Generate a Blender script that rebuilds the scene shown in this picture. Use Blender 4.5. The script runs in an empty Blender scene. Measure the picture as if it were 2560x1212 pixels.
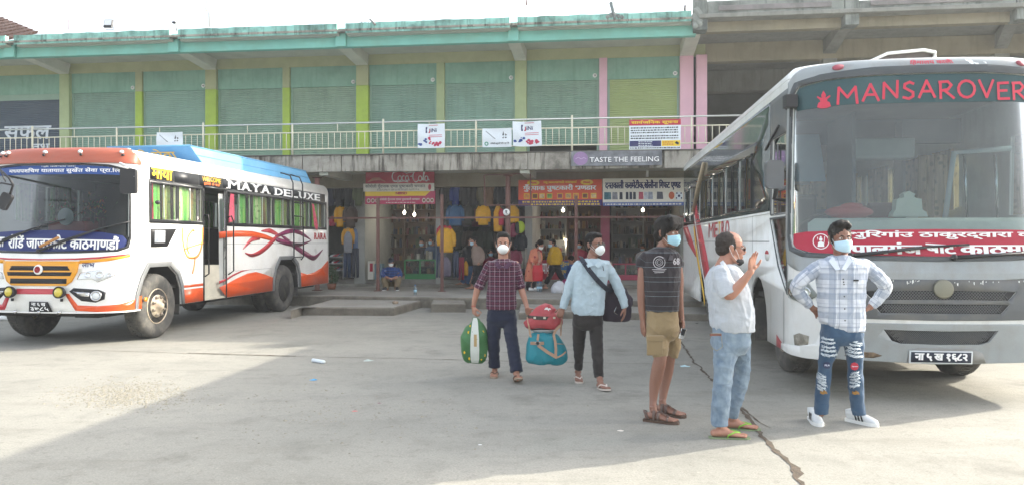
import bpy, bmesh, math, random
import numpy as np
from mathutils import Vector, Matrix, noise
from mathutils.geometry import tessellate_polygon
R = math.radians
random.seed(7)
sc = bpy.context.scene
COL = sc.collection
EYE, F = 1.555, 1920.0
# ---------------------------------------------------------------- camera, sky, sun, exposure
cam = bpy.data.cameras.new('camera'); camo = bpy.data.objects.new('camera', cam); COL.objects.link(camo)
camo.location = (0, 0, EYE); camo.rotation_euler = (R(90), 0, 0)
cam.lens = 27; cam.sensor_width = 36; cam.sensor_fit = 'HORIZONTAL'; cam.shift_y = -3/2560
cam.clip_start = .05; cam.clip_end = 4000
sc.camera = camo
SUN_EL, SUN_H = R(24.8), Vector((.9177, .3973))        # the sun stands ahead to the right
world = bpy.data.worlds.new('World'); sc.world = world; world.use_nodes = True
wn = world.node_tree
sky = wn.nodes.new('ShaderNodeTexSky'); sky.sky_type = 'NISHITA'; sky.sun_disc = False
sky.sun_elevation = SUN_EL; sky.sun_rotation = math.atan2(SUN_H.x, SUN_H.y)
sky.air_density = 1.0; sky.dust_density = 4.5; sky.ozone_density = 1.0; sky.altitude = 150
bg = wn.nodes['Background']; bg.inputs['Strength'].default_value = .15
hsv = wn.nodes.new('ShaderNodeHueSaturation'); hsv.inputs['Saturation'].default_value = .42        # hazy white sky
wn.links.new(sky.outputs[0], hsv.inputs['Color']); wn.links.new(hsv.outputs[0], bg.inputs[0])
sun = bpy.data.lights.new('sun', 'SUN'); suno = bpy.data.objects.new('sun', sun); COL.objects.link(suno)
sun.energy = 2.1; sun.angle = R(.6); sun.color = (1, .93, .80)
sd = Vector((SUN_H.x*math.cos(SUN_EL), SUN_H.y*math.cos(SUN_EL), math.sin(SUN_EL)))
suno.rotation_euler = sd.to_track_quat('Z', 'Y').to_euler(); suno.location = (20, 10, 20)
sc.view_settings.view_transform = 'Standard'; sc.view_settings.look = 'None'
sc.view_settings.exposure = 2.06; sc.view_settings.gamma = 1.0
sc.view_settings.use_curve_mapping = False
try:
 sc.cycles.max_bounces = 8; sc.cycles.transparent_max_bounces = 16
except Exception: pass
# ---------------------------------------------------------------- helpers: colour and materials
def lin(c):
 if isinstance(c, str):
  c = c.lstrip('#'); c = [int(c[i:i+2], 16)/255 for i in (0, 2, 4)]
  c = [x/12.92 if x <= .04045 else ((x+.055)/1.055)**2.4 for x in c]
 return (c[0], c[1], c[2], 1)
MATS = {}
class NT:
 def __init__(s, name):
  s.m = bpy.data.materials.new(name); s.m.use_nodes = True; s.t = s.m.node_tree
  s.b = s.t.nodes['Principled BSDF']; s.out = s.t.nodes['Material Output']
 def n(s, typ, **kw):
  nd = s.t.nodes.new('ShaderNode'+typ)
  for k, v in kw.items():
   if k[0] == 'i' and k[1:].isdigit(): s.put(nd.inputs[int(k[1:])], v)
   elif hasattr(nd, k) and not k[0].isupper(): setattr(nd, k, v)
   else: s.put(nd.inputs[k.replace('_', ' ')], v)
  return nd
 def put(s, inp, v):
  if hasattr(v, 'is_output'): s.t.links.new(v, inp)
  elif hasattr(v, 'outputs'): s.t.links.new(v.outputs[0], inp)
  else: inp.default_value = v
 def co(s, scale=(1, 1, 1), rot=(0, 0, 0), kind='Object', loc=(0, 0, 0)):
  t = s.n('TexCoord'); mp = s.n('Mapping')
  s.t.links.new(t.outputs[kind], mp.inputs[0])
  mp.inputs['Scale'].default_value = scale; mp.inputs['Rotation'].default_value = rot; mp.inputs['Location'].default_value = loc
  return mp
 def noise(s, vec, scale=5, detail=4, rough=.55):
  nd = s.n('TexNoise'); s.put(nd.inputs['Vector'], vec)
  nd.inputs['Scale'].default_value = scale; nd.inputs['Detail'].default_value = detail; nd.inputs['Roughness'].default_value = rough
  return nd.outputs[0]
 def ramp(s, fac, stops):
  nd = s.n('ValToRGB'); s.put(nd.inputs[0], fac); el = nd.color_ramp.elements
  while len(el) < len(stops): el.new(.5)
  for e, (p, c) in zip(el, stops):
   e.position = p; e.color = lin(c) if not isinstance(c, (int, float)) else (c, c, c, 1)
  return nd.outputs[0]
 def mix(s, fac, a, b, mode='MIX'):
  nd = s.n('Mix'); nd.data_type = 'RGBA'; nd.blend_type = mode
  s.put(nd.inputs[0], fac)
  for i, v in ((6, a), (7, b)):
   if isinstance(v, (str, tuple, list)): v = lin(v)
   s.put(nd.inputs[i], v)
  return nd.outputs[2]
 def math(s, op, a, b=0.0, c=None):
  nd = s.n('Math'); nd.operation = op; s.put(nd.inputs[0], a); s.put(nd.inputs[1], b)
  if c is not None: s.put(nd.inputs[2], c)
  return nd.outputs[0]
 def bump(s, h, strength=.3, dist=.02):
  nd = s.n('Bump'); s.put(nd.inputs['Height'], h); nd.inputs['Strength'].default_value = strength; nd.inputs['Distance'].default_value = dist
  s.put(s.b.inputs['Normal'], nd.outputs[0])
def mat(name, c='#808080', rough=.6, metal=0, var=.12, scale=3, bump=0, bscale=30, dirt=0, dcol='#5a5348', spec=.4, coat=0, streak=0, emit=None, estr=0, c2=None):
 """plain procedural material: base colour with grain, wear, streaks and fine relief"""
 if name in MATS: return MATS[name]
 k = NT(name); p = k.co()
 n1 = k.noise(p, scale, 5)
 c0 = lin(c); lo = [x*(1-var) for x in c0[:3]]; hi = [min(1, x*(1+var)) for x in c0[:3]]
 if c2: hi = lin(c2)[:3]; lo = c0[:3]
 col = k.mix(k.ramp(n1, [(.3, 0.0), (.7, 1.0)]), tuple(lo), tuple(hi))
 if dirt:
  n2 = k.noise(p, scale*.45+.3, 8, .68)
  col = k.mix(k.math('MULTIPLY', k.ramp(n2, [(.46, 0.0), (.66, 1.0)]), dirt), col, dcol)
 if streak:
  ps = k.co((2.2, 2.2, .22)); n3 = k.noise(ps, 3.5, 7, .65)
  col = k.mix(k.math('MULTIPLY', k.ramp(n3, [(.5, 0.0), (.64, 1.0)]), streak), col, dcol)
 k.put(k.b.inputs['Base Color'], col)
 rr = k.math('MULTIPLY_ADD', n1, .2, rough-.1); k.put(k.b.inputs['Roughness'], rr)
 k.b.inputs['Metallic'].default_value = metal; k.b.inputs['Specular IOR Level'].default_value = spec
 if coat: k.b.inputs['Coat Weight'].default_value = coat; k.b.inputs['Coat Roughness'].default_value = .08
 if bump: k.bump(k.noise(p, bscale, 5, .6), bump, .01)
 if emit: k.b.inputs['Emission Color'].default_value = lin(emit); k.b.inputs['Emission Strength'].default_value = estr
 MATS[name] = k.m; return k.m
# ---------------------------------------------------------------- helpers: geometry
class MB:
 """collects shapes for ONE mesh"""
 def __init__(s): s.v = []; s.f = []; s.mi = []; s.sm = []
 def add(s, vs, fs, m=0, smooth=False):
  o = len(s.v); s.v += [tuple(v) for v in vs]
  for f in fs: s.f.append(tuple(i+o for i in f)); s.mi.append(m); s.sm.append(smooth)
  return s
 def box(s, x0, x1, y0, y1, z0, z1, m=0, fr=None, bev=0):
  vs = [(x, y, z) for z in (z0, z1) for y in (y0, y1) for x in (x0, x1)]
  if fr: vs = [fr(*v) for v in vs]
  return s.add(vs, [(0, 2, 3, 1), (4, 5, 7, 6), (0, 1, 5, 4), (2, 6, 7, 3), (0, 4, 6, 2), (1, 3, 7, 5)], m)
 def tube(s, pts, r, n=8, m=0, cap=True, smooth=True, flat=None):
  """swept tube; r a number or list; flat=(k, axis) squashes"""
  pts = [Vector(p) for p in pts]; N = len(pts)
  rs = r if isinstance(r, (list, tuple)) else [r]*N
  e_ = pts[-1]-pts[0]
  if abs(e_.z) < .5*e_.length: rs = [(q[1], q[0]) if isinstance(q, tuple) else q for q in rs]      # (sideways, upright) for lying tubes
  vs = []; up = None
  for i, p in enumerate(pts):
   d = (pts[min(i+1, N-1)]-pts[max(i-1, 0)]).normalized() if N > 1 else Vector((0, 0, 1))
   if up is None:
    up = Vector((0, 1, 0)) if abs(d.y) < .9 else Vector((1, 0, 0))
   a = d.cross(up)
   if a.length < 1e-4: a = d.cross(Vector((0, 0, 1)))
   a.normalize(); b = a.cross(d).normalized(); up = b
   rr = rs[i]; ra, rb = rr if isinstance(rr, tuple) else (rr, rr)
   for k in range(n):
    t = 2*math.pi*k/n; vs.append(p+a*(ra*math.cos(t))+b*(rb*math.sin(t)))
  fs = [(i*n+k, i*n+(k+1) % n, (i+1)*n+(k+1) % n, (i+1)*n+k) for i in range(N-1) for k in range(n)]
  if cap: fs += [tuple(range(n-1, -1, -1)), tuple((N-1)*n+k for k in range(n))]
  return s.add(vs, fs, m, smooth)
 def lathe(s, prof, c, axis=(0, 0, 1), n=24, m=0, smooth=True, xdir=None):
  ax = Vector(axis).normalized(); a = Vector(xdir) if xdir else ax.orthogonal().normalized(); b = ax.cross(a); c = Vector(c)
  vs = [c+ax*h+(a*math.cos(2*math.pi*k/n)+b*math.sin(2*math.pi*k/n))*r for r, h in prof for k in range(n)]
  N = len(prof)
  fs = [(i*n+k, i*n+(k+1) % n, (i+1)*n+(k+1) % n, (i+1)*n+k) for i in range(N-1) for k in range(n)]
  if prof[0][0] > 1e-5: fs.append(tuple(range(n-1, -1, -1)))
  if prof[-1][0] > 1e-5: fs.append(tuple((N-1)*n+k for k in range(n)))
  return s.add(vs, fs, m, smooth)
 def ball(s, c, r, n=12, m=0):
  c = Vector(c); r = r if isinstance(r, (tuple, list)) else (r, r, r); h = n//2+1; vs = []
  for i in range(h+1):
   t = math.pi*i/h
   for k in range(n):
    p = 2*math.pi*k/n; vs.append((c.x+r[0]*math.sin(t)*math.cos(p), c.y+r[1]*math.sin(t)*math.sin(p), c.z+r[2]*math.cos(t)))
  return s.add(vs, [(i*n+k, (i+1)*n+k, (i+1)*n+(k+1) % n, i*n+(k+1) % n) for i in range(h) for k in range(n)], m, True)
 def poly(s, loop, m=0, holes=(), back=None):
  """flat polygon (3D loop) with holes; back = Vector makes it a slab"""
  ls = [[Vector(p) for p in loop]]+[[Vector(p) for p in h] for h in holes]
  flat = [p for l in ls for p in l]
  tri = tessellate_polygon(ls); s.add(flat, tri, m)
  if back is not None:
   bk = Vector(back); s.add([p+bk for p in flat], [t[::-1] for t in tri], m); o = 0
   for l in ls:
    n = len(l); s.add(l+[p+bk for p in l], [(i, (i+1) % n, n+(i+1) % n, n+i) for i in range(n)], m)
  return s
 def xform(s, fn): s.v = [tuple(fn(Vector(v))) for v in s.v]; return s
def meta(o, label=None, cat=None, group=None, kind=None):
 if label: o['label'] = label
 if cat: o['category'] = cat
 if group: o['group'] = group
 if kind: o['kind'] = kind
 return o
WM = {}      # world matrices kept by hand
def thing(name, label, cat, loc=(0, 0, 0), rz=0, group=None):
 o = bpy.data.objects.new(name, None); o.empty_display_size = .2; COL.objects.link(o)
 o.location = loc; o.rotation_euler = (0, 0, rz); WM[o] = Matrix.Translation(Vector(loc)) @ Matrix.Rotation(rz, 4, 'Z')
 return meta(o, label, cat, group)
def fixn(me):
 bm = bmesh.new(); bm.from_mesh(me); bmesh.ops.recalc_face_normals(bm, faces=bm.faces); bm.to_mesh(me); bm.free()
def obj(name, mb, mats, parent=None, label=None, cat=None, group=None, kind=None, fix=True, bevel=0, keep=False):
 """links the shapes of mb (world coordinates) as ONE mesh object"""
 mats = mats if isinstance(mats, (list, tuple)) else [mats]
 V = np.array(mb.v, dtype=np.float64).reshape(-1, 3)
 if parent is not None:
  inv = np.array(WM[parent].inverted()); V = V @ inv[:3, :3].T + inv[:3, 3]; loc = None
 elif keep or not len(V): loc = Vector((0, 0, 0))
 else:
  lo, hi = V.min(0), V.max(0); loc = Vector(((lo[0]+hi[0])/2, (lo[1]+hi[1])/2, lo[2])); V = V-np.array(loc)
 me = bpy.data.meshes.new(name); me.from_pydata(V.tolist(), [], mb.f)
 for m in mats: me.materials.append(m)
 me.polygons.foreach_set('material_index', mb.mi); me.polygons.foreach_set('use_smooth', mb.sm)
 me.update()
 if fix: fixn(me)
 o = bpy.data.objects.new(name, me); COL.objects.link(o)
 if parent is not None: o.parent = parent; WM[o] = WM[parent]
 else: o.location = loc; WM[o] = Matrix.Translation(loc)
 if bevel:
  b = o.modifiers.new('bevel', 'BEVEL'); b.width = bevel; b.segments = 2; b.limit_method = 'ANGLE'
 return meta(o, label, cat, group, kind)
def dup(o, parent=None):
 c = o.copy(); COL.objects.link(c); c.parent = parent
 for ch in list(o.children): dup(ch, c)
 return c
def pt(px, py, Y): return Vector(((px-1280)/F*Y, Y, EYE+(603-py)/F*Y))
def gd(px, py, z=0.0):
 Y = F*(EYE-z)/(py-603); return Vector(((px-1280)/F*Y, Y, z))
# ---------------------------------------------------------------- helpers: lettering
FC = {}
def _raw(txt, off=0.0, shear=0.0):
 off = min(off, .017); k = (txt, off, shear)
 if k in FC: return FC[k]
 cu = bpy.data.curves.new('t', 'FONT'); cu.body = txt; cu.offset = off; cu.shear = shear; cu.resolution_u = 2; cu.fill_mode = 'FRONT'
 o = bpy.data.objects.new('t', cu); COL.objects.link(o)
 dg = bpy.context.evaluated_depsgraph_get(); me = bpy.data.meshes.new_from_object(o.evaluated_get(dg))
 V = [tuple(v.co[:2]) for v in me.vertices]; Fs = [tuple(p.vertices) for p in me.polygons]
 bpy.data.objects.remove(o); bpy.data.meshes.remove(me); bpy.data.curves.remove(cu)
 FC[k] = (V, Fs); return FC[k]
def glyphs(txt, off=0.0, shear=0.0):
 """'~' after a consonant halves it (cuts its stem), '^' sets a reph hook over the last letter"""
 V, Fs, x = [], [], 0.0; run = ''
 def flush(half):
  nonlocal run, x, V, Fs
  if not run: return
  sp = len(run)-len(run.lstrip(' ')); body = run.strip(' '); x += .26*sp; tail = len(run)-len(run.rstrip(' ')) if body else 0
  run_ = run; run = ''
  if not body: return
  v, f = _raw(body, 0.0 if 'M' in body else off, shear)
  if not v: return
  mx = max(a for a, b in v); mn = min(a for a, b in v); cut = mx-.15 if half else mx
  o = len(V); V += [(min(a, cut)-mn+x, b) for a, b in v]; Fs += [tuple(i+o for i in t) for t in f]
  x += cut-mn+.26*tail
 for ch in txt:
  if ch == '~': flush(True)
  elif ch == '^':
   flush(False); o = len(V); pts = []
   for k in range(7):
    t = R(200-k*38); c = (x-.10+.085*math.cos(t), .80+.085*math.sin(t)); pts.append((c, t))
   for (cx, cy), t in pts: V += [(cx-.028*math.cos(t), cy-.028*math.sin(t)), (cx+.028*math.cos(t), cy+.028*math.sin(t))]
   Fs += [(o+2*k, o+2*k+1, o+2*k+3, o+2*k+2) for k in range(6)]
  else: run += ch
 flush(False)
 return V, Fs
def text_to(mb, txt, fn, m=0, off=0.012, shear=0.0, box=(0, 0, 1, 1), inkbox=True):
 """lettering stretched to box (x0, y0, x1, y1) of the surface fn(x, y) -> point"""
 V, Fs = glyphs(txt, off, shear)
 if not V: return mb
 xs = [v[0] for v in V]; ys = [v[1] for v in V]; a, b = min(xs), max(xs); c, d = (min(ys), max(ys))
 w = [fn(box[0]+(x-a)/(b-a)*(box[2]-box[0]), box[1]+(y-c)/(d-c)*(box[3]-box[1])) for x, y in V]
 mb.add(w, Fs, m); return mb
# ================================================================ GROUND
def ground_mat():
 k = NT('yard_concrete'); p = k.co()
 big = k.noise(p, .35, 5, .55); mid = k.noise(p, 2.3, 7, .62); fine = k.noise(p, 60, 4, .7)
 c = k.mix(k.ramp(big, [(.35, 0.0), (.68, 1.0)]), '#8f8d84', '#a19e94')
 c = k.mix(k.math('MULTIPLY', k.ramp(mid, [(.50, 0.0), (.75, 1.0)]), .45), c, '#6f7069')
 st = k.noise(k.co((1, 1, 1), loc=(7, 3, 0)), .9, 9, .72)
 c = k.mix(k.math('MULTIPLY', k.ramp(st, [(.56, 0.0), (.66, 1.0)]), .35), c, '#5f5c55')
 c = k.mix(k.math('MULTIPLY', k.ramp(fine, [(.42, 0.0), (.6, 1.0)]), .3), c, '#5f5f59')
 tr = k.noise(k.co((.25, 2.6, 1), rot=(0, 0, .12)), 1.2, 7, .7); c = k.mix(k.math('MULTIPLY', k.ramp(tr, [(.55, 0.0), (.68, 1.0)]), .28), c, '#6d6a60')
 g3 = k.noise(k.co(loc=(3, 9, 0)), 13, 8, .75); c = k.mix(k.math('MULTIPLY', k.ramp(g3, [(.54, 0.0), (.64, 1.0)]), .3), c, '#5c5850'); c = k.mix(k.math('MULTIPLY', k.ramp(g3, [(.30, 1.0), (.40, 0.0)]), .35), c, '#bcb6a6')
 v = k.n('TexVoronoi'); k.put(v.inputs['Vector'], p); v.inputs['Scale'].default_value = 9
 sp = k.ramp(v.outputs['Distance'], [(.03, 1.0), (.055, 0.0)])
 c = k.mix(k.math('MULTIPLY', sp, k.ramp(k.noise(p, 1.7, 3), [(.52, 0.0), (.6, .8)])), c, '#47443f')
 k.put(k.b.inputs['Base Color'], c); k.b.inputs['Roughness'].default_value = .85
 k.b.inputs['Specular IOR Level'].default_value = .25
 k.bump(k.math('ADD', k.math('MULTIPLY', mid, 1.4), k.math('MULTIPLY', fine, .5)), .45, .012)
 return k.m
GROUND = ground_mat()
mb = MB(); mb.add([(-400, -60, 0), (400, -60, 0), (400, 600, 0), (-400, 600, 0)], [(0, 1, 2, 3)])
obj('ground', mb, GROUND, kind='structure', keep=True)
CONC = mat('platform_concrete', '#96938a', .85, var=.12, scale=1.3, bump=.4, bscale=25, dirt=.45, dcol='#6b6860')
KERB = mat('kerb_concrete', '#8b877d', .88, var=.18, scale=4, bump=.7, bscale=22, dirt=.6, dcol='#56524a')
def slab(name, loop, z0, z1, m, rough_edge=.012):
 """raised concrete slab with slightly worn edges"""
 lp = []
 n = len(loop)
 for i in range(n):
  a, b = Vector(loop[i]), Vector(loop[(i+1) % n]); L = (b-a).length; k = max(1, int(L/.35)) if L < 40 else 1
  for j in range(k):
   q = a.lerp(b, j/k)
   if k > 1 and j: q += Vector((noise.noise(Vector((q.x*3, q.y*3, 1))), noise.noise(Vector((q.x*3, q.y*3, 5)))))*rough_edge
   lp.append(q)
 ctr = sum((Vector((q.x, q.y)) for q in lp), Vector((0, 0)))/len(lp)
 mb = MB(); top = []; mid = []; bot = []
 area = sum(lp[i].x*lp[(i+1) % len(lp)].y-lp[(i+1) % len(lp)].x*lp[i].y for i in range(len(lp)))
 sg = 1 if area > 0 else -1; N = len(lp)
 for i, q in enumerate(lp):
  t = (lp[(i+1) % N]-lp[i-1]).normalized(); nrm = Vector((t.y, -t.x))*sg
  bv = .022+.014*noise.noise(Vector((q.x*4, q.y*4, 9)))
  top.append((q.x-nrm.x*bv, q.y-nrm.y*bv, z1)); mid.append((q.x, q.y, z1-bv)); bot.append((q.x, q.y, z0))
 mb.poly(top)
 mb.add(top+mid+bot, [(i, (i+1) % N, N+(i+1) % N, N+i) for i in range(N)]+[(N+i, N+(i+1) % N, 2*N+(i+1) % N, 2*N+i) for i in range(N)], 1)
 return obj(name, mb, [m, mat('kerb_face_dark', '#7c766a', .92, var=.25, scale=5, bump=.8, bscale=18, dirt=.6, dcol='#454038')], kind='structure')  # side faces use a darker concrete than the top
def g2(px, py, z=0.0):
 v = gd(px, py, z); return (v.x, v.y)
# raised walkway in front of the shops (z .25) and the lower pieces in front of it
AB = R(7.1); UX, UY = math.cos(AB), -math.sin(AB); VX, VY = math.sin(AB), math.cos(AB)
def BF(s, c, z=0.0): return Vector((s*UX+c*VX, s*UY+c*VY, z))
def s_at(px, c):
 k = (px-1280)/F; Y = c/(VY+k*VX); return k*Y*UX+Y*UY
ZW = .25
fr = [g2(1400, 745, ZW), g2(1085, 742, ZW)]
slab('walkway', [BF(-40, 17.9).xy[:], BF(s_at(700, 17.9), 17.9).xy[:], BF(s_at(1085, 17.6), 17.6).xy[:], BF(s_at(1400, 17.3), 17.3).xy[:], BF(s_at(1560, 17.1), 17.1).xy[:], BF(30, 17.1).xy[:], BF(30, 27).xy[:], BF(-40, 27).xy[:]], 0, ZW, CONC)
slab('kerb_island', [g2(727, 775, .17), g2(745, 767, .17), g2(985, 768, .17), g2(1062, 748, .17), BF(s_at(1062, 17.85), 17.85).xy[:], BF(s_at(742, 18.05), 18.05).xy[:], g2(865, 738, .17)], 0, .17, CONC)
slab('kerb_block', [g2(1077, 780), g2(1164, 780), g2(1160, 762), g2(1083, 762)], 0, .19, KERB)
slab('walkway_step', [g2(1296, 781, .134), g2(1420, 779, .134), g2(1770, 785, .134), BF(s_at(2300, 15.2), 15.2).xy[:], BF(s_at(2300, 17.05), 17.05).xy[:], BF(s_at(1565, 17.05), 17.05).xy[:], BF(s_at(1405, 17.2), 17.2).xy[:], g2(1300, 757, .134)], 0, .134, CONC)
for q in [((700, 781), (560, 781))]: pass
# cracks, joint and patches of the yard
DK = mat('crack_dirt', '#564b3f', .95, var=.35, scale=14, bump=.8, bscale=60)
def crack(pts, w0, w1, name='ground_crack', z=.004, seed=1, amp=.03, step=.06):
 L = []; P = [gd(*p) for p in pts]; rnd = random.Random(seed)
 for a, b in zip(P, P[1:]):
  n = max(2, int((b-a).length/step))
  L += [a.lerp(b, i/n) for i in range(n)]
 L.append(P[-1]); a, b = [], []; N = len(L)
 for i, q in enumerate(L):
  t = (L[min(i+1, N-1)]-L[max(i-1, 0)]).normalized(); nn = Vector((t.y, -t.x, 0)); u = i/N
  w = (w0+(w1-w0)*u)*(.35+.65*abs(noise.noise(q*5+Vector((0, 0, seed))))*2.2)
  off = nn*amp*(noise.noise(q*3+Vector((5, 0, seed)))+.5*noise.noise(q*11))
  q2 = q+off; a.append((q2+nn*w+Vector((0, 0, z)))); b.append((q2-nn*w*(.7+.5*rnd.random())+Vector((0, 0, z))))
 mb = MB(); mb.add(a+b, [(i, i+1, N+i+1, N+i) for i in range(N-1)])
 return obj(name, mb, DK, kind='structure')
crack([(1690, 838), (1738, 905), (1775, 945), (1850, 1015), (1900, 1085), (1965, 1150), (2015, 1212), (2060, 1275)],   .015, .032, seed=3, amp=.05)
crack([(1855, 1018), (1890, 1048), (1932, 1070)], .016, .004, seed=5)
crack([(95, 874), (260, 876), (500, 884), (760, 891), (1000, 895), (1300, 903), (1560, 908), (1740, 910)], .009, .014, seed=8, amp=.012)
crack([(470, 882), (600, 886), (740, 890)], .024, .020, seed=12, amp=.012, z=.006)
crack([(30, 848), (150, 852)], .004, .004, seed=11)
# loose gravel patch in the sun
gm = [mat('gravel', '#8d887a', .9, var=.3, scale=40)]
mb = MB(); rnd = random.Random(4)
for i in range(2300):
 a = rnd.gauss(0, 1); b = rnd.gauss(0, 1); q = gd(320+a*75+b*20, 985+b*17-a*5)
 if rnd.random() < .12: q = gd(880+rnd.gauss(0, 170), 1025+rnd.gauss(0, 40))
 r = rnd.uniform(.004, .013)*(1 if rnd.random() < .9 else 1.7); h = r*.7
 mb.add([(q.x-r, q.y, .0), (q.x, q.y-r, .0), (q.x+r, q.y+r*.3, .0), (q.x, q.y+r, .0), (q.x+rnd.uniform(-r, r)*.4, q.y, h)], [(0, 1, 4), (1, 2, 4), (2, 3, 4), (3, 0, 4)])
obj('loose_gravel', mb, gm, kind='stuff')
# ================================================================ GREEN SHOP BUILDING (own axes s right, c away, z up)
def bbox(mb, s0, s1, c0, c1, z0, z1, m=0): return mb.box(s0, s1, c0, c1, z0, z1, m, fr=BF)
cW, cE, cP, cR = 21.5, 19.2, 19.35, 19.66      # upper wall, balcony edge, parapet, roof beam
S0 = -22.0
ws = mat('wall_olive', '#a9ac84', .85, var=.08, scale=2, dirt=.25, dcol='#7f8268', bump=.15)
W_LIME = mat('paint_lime', '#a3bb4c', .8, var=.08, scale=3, dirt=.4, dcol='#84924a', bump=.1)
W_SAGE = mat('paint_sage', '#a7b487', .8, var=.07, scale=3, dirt=.2, dcol='#86906e', bump=.1)
W_PINK = mat('paint_pink', '#dfb2c0', .8, var=.05, scale=3, dirt=.12, dcol='#b58f98', bump=.1)
W_TURQ = mat('paint_turquoise', '#7fc0b2', .8, var=.07, scale=2, dirt=.45, dcol='#7aa590', bump=.2)
W_TURQD = mat('paint_turquoise_mouldy', '#8fc6b8', .85, var=.12, scale=2.5, dirt=1, dcol='#4c685c', bump=.4, streak=.7)
W_HEAD = mat('paint_green_panel', '#84ab97', .82, var=.08, scale=2.2, dirt=.5, dcol='#658a75', bump=.15, streak=.35)
W_SOFF = mat('soffit_plaster', '#bfc1b4', .88, var=.07, scale=1.6, dirt=.3, dcol='#8f948a', bump=.15)
W_SLAB = mat('balcony_edge_concrete', '#a39e92', .9, var=.12, scale=2.5, dirt=.8, dcol='#4f4a42', bump=.5, streak=1)
W_CONC = mat('bare_concrete', '#8b8b83', .9, var=.1, scale=1.8, dirt=.45, dcol='#6f6f68', bump=.4, streak=.45)
W_CDARK = mat('mouldy_concrete', '#8a8f88', .9, var=.2, scale=1.4, dirt=.85, dcol='#4c514e', bump=.5, streak=.6)
W_CTAN = mat('tan_plaster', '#958d78', .9, var=.09, scale=1.5, dirt=.55, dcol='#77725f', bump=.3, streak=.3)
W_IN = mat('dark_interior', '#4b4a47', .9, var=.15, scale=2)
SH_G = mat('shutter_green', '#849f8c', .55, var=.06, scale=2.5, dirt=.25, dcol='#72907a', spec=.5)
SH_O = mat('shutter_olive', '#9dab72', .55, var=.06, scale=2.5, dirt=.2, dcol='#869160', spec=.5)
SH_N = mat('shutter_navy', '#43505d', .55, var=.1, scale=2.5, dirt=.2, dcol='#5a6064', spec=.5)
WHITEP = mat('white_paint', '#e8e8e4', .6, var=.03)
BLK = mat('black_paint', '#1d1d1f', .55, var=.1)
gb = thing('shop_building', 'long two storey shop building with green roller shutters above and a turquoise roof edge', 'building', BF(-8, cW, 0)[:], -AB)
EDGE = s_at(1740, cR)
SR = s_at(1735, cW)
# columns: (px, half width px, kind)
cols = [(-230, 12, 'sage'), (-40, 9, 'sage'), (160, 12, 'sage'), (343.5, 8.5, 'lime'), (526, 13.5, 'lime'), (713, 9, 'lime'), (905, 15, 'lime'), (1100, 10, 'sage'), (1301.5, 14.5, 'sage'), (1508, 10, 'pink'), (1717, 17, 'pink')]
cs = []
for px, hw, kd in cols:
 a, b = s_at(px-hw, cW-.12), s_at(px+hw, cW-.12); cs.append((a, b)); big = hw > 11
 proj = .12 if big else .07
 m2 = {'lime': W_LIME, 'sage': W_SAGE, 'pink': W_PINK}[kd]
 mb = MB(); zt = 6.03 if kd == 'lime' else (6.63 if big or kd == 'pink' else 6.04)
 bbox(mb, a, b, cW-proj, cW+.2, 3.75, zt)
 obj('column', mb, m2, gb, bevel=.01)
 if zt < 6.6: bbox(mb := MB(), a, b, cW-proj, cW+.2, zt, 6.63); obj('column', mb, ws if kd != 'sage' else W_SAGE, gb, bevel=.01)
# header beam, soffit, fascia, parapet, brackets
obj('top_beam', bbox(MB(), S0, SR+.3, cW-.03, cW+.25, 6.63, 6.93), ws, gb)
obj('soffit', bbox(MB(), S0, EDGE, cR+.19, cW+.2, 6.93, 7.03), W_SOFF, gb)
obj('roof_slab', bbox(MB(), S0, EDGE, cP-.02, cW+4, 7.03, 7.08), W_SLAB, gb)
obj('fascia_beam', bbox(MB(), S0, EDGE, cR, cR+.19, 6.70, 7.03), W_TURQ, gb, bevel=.01)
notch = [-165, 22, 432, 851, 1283, 1745]
notch = [-400]+notch
for i in range(len(notch)-1):
 a = s_at(notch[i]+(12 if i < 5 else 10), cP); b = s_at(notch[i+1]-(9 if i < 5 else 16), cP)
 mb = MB(); n = max(4, int((b-a)/.09)); tops = []
 for j in range(n+1):
  s = a+(b-a)*j/n; h = 7.235+.012*noise.noise(Vector((s*2.3, 3, 0)))*2+.010*noise.noise(Vector((s*9, 1, 0))); tops.append((s, h))
 fv = [BF(s, cP-.0, h) for s, h in tops]+[BF(s, cP, 6.975) for s, h in tops]+[BF(s, cP+.12, h-.005) for s, h in tops]+[BF(s, cP+.12, 7.08) for s, h in tops]
 m_ = n+1
 fs = [(j, j+1, m_+j+1, m_+j) for j in range(n)]+[(j, j+1, 2*m_+j+1, 2*m_+j) for j in range(n)]+[(2*m_+j, 2*m_+j+1, 3*m_+j+1, 3*m_+j) for j in range(n)]
 fs += [(m_+j, m_+j+1, 3*m_+j+1, 3*m_+j) for j in range(n)]
 fs += [(0, m_, 3*m_, 2*m_), (n, m_+n, 3*m_+n, 2*m_+n)]
 mb.add(fv, fs); obj('parapet', mb, W_TURQD, gb)
 bbox(mb := MB(), a, b, cP+.122, cR-.002, 6.955, 7.028); obj('ledge', mb, W_SOFF, gb)
for px in notch[1:-1]:
 a, b = s_at(px-13, cR-.1), s_at(px+13, cR-.1)
 bbox(mb := MB(), a, b, cR-.1, cR-.002, 6.69, 7.16); bbox(mb, a+.03, b-.03, cR, cR+.3, 7.08, 7.2); obj('beam_end', mb, W_TURQ, gb, bevel=.015)
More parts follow.
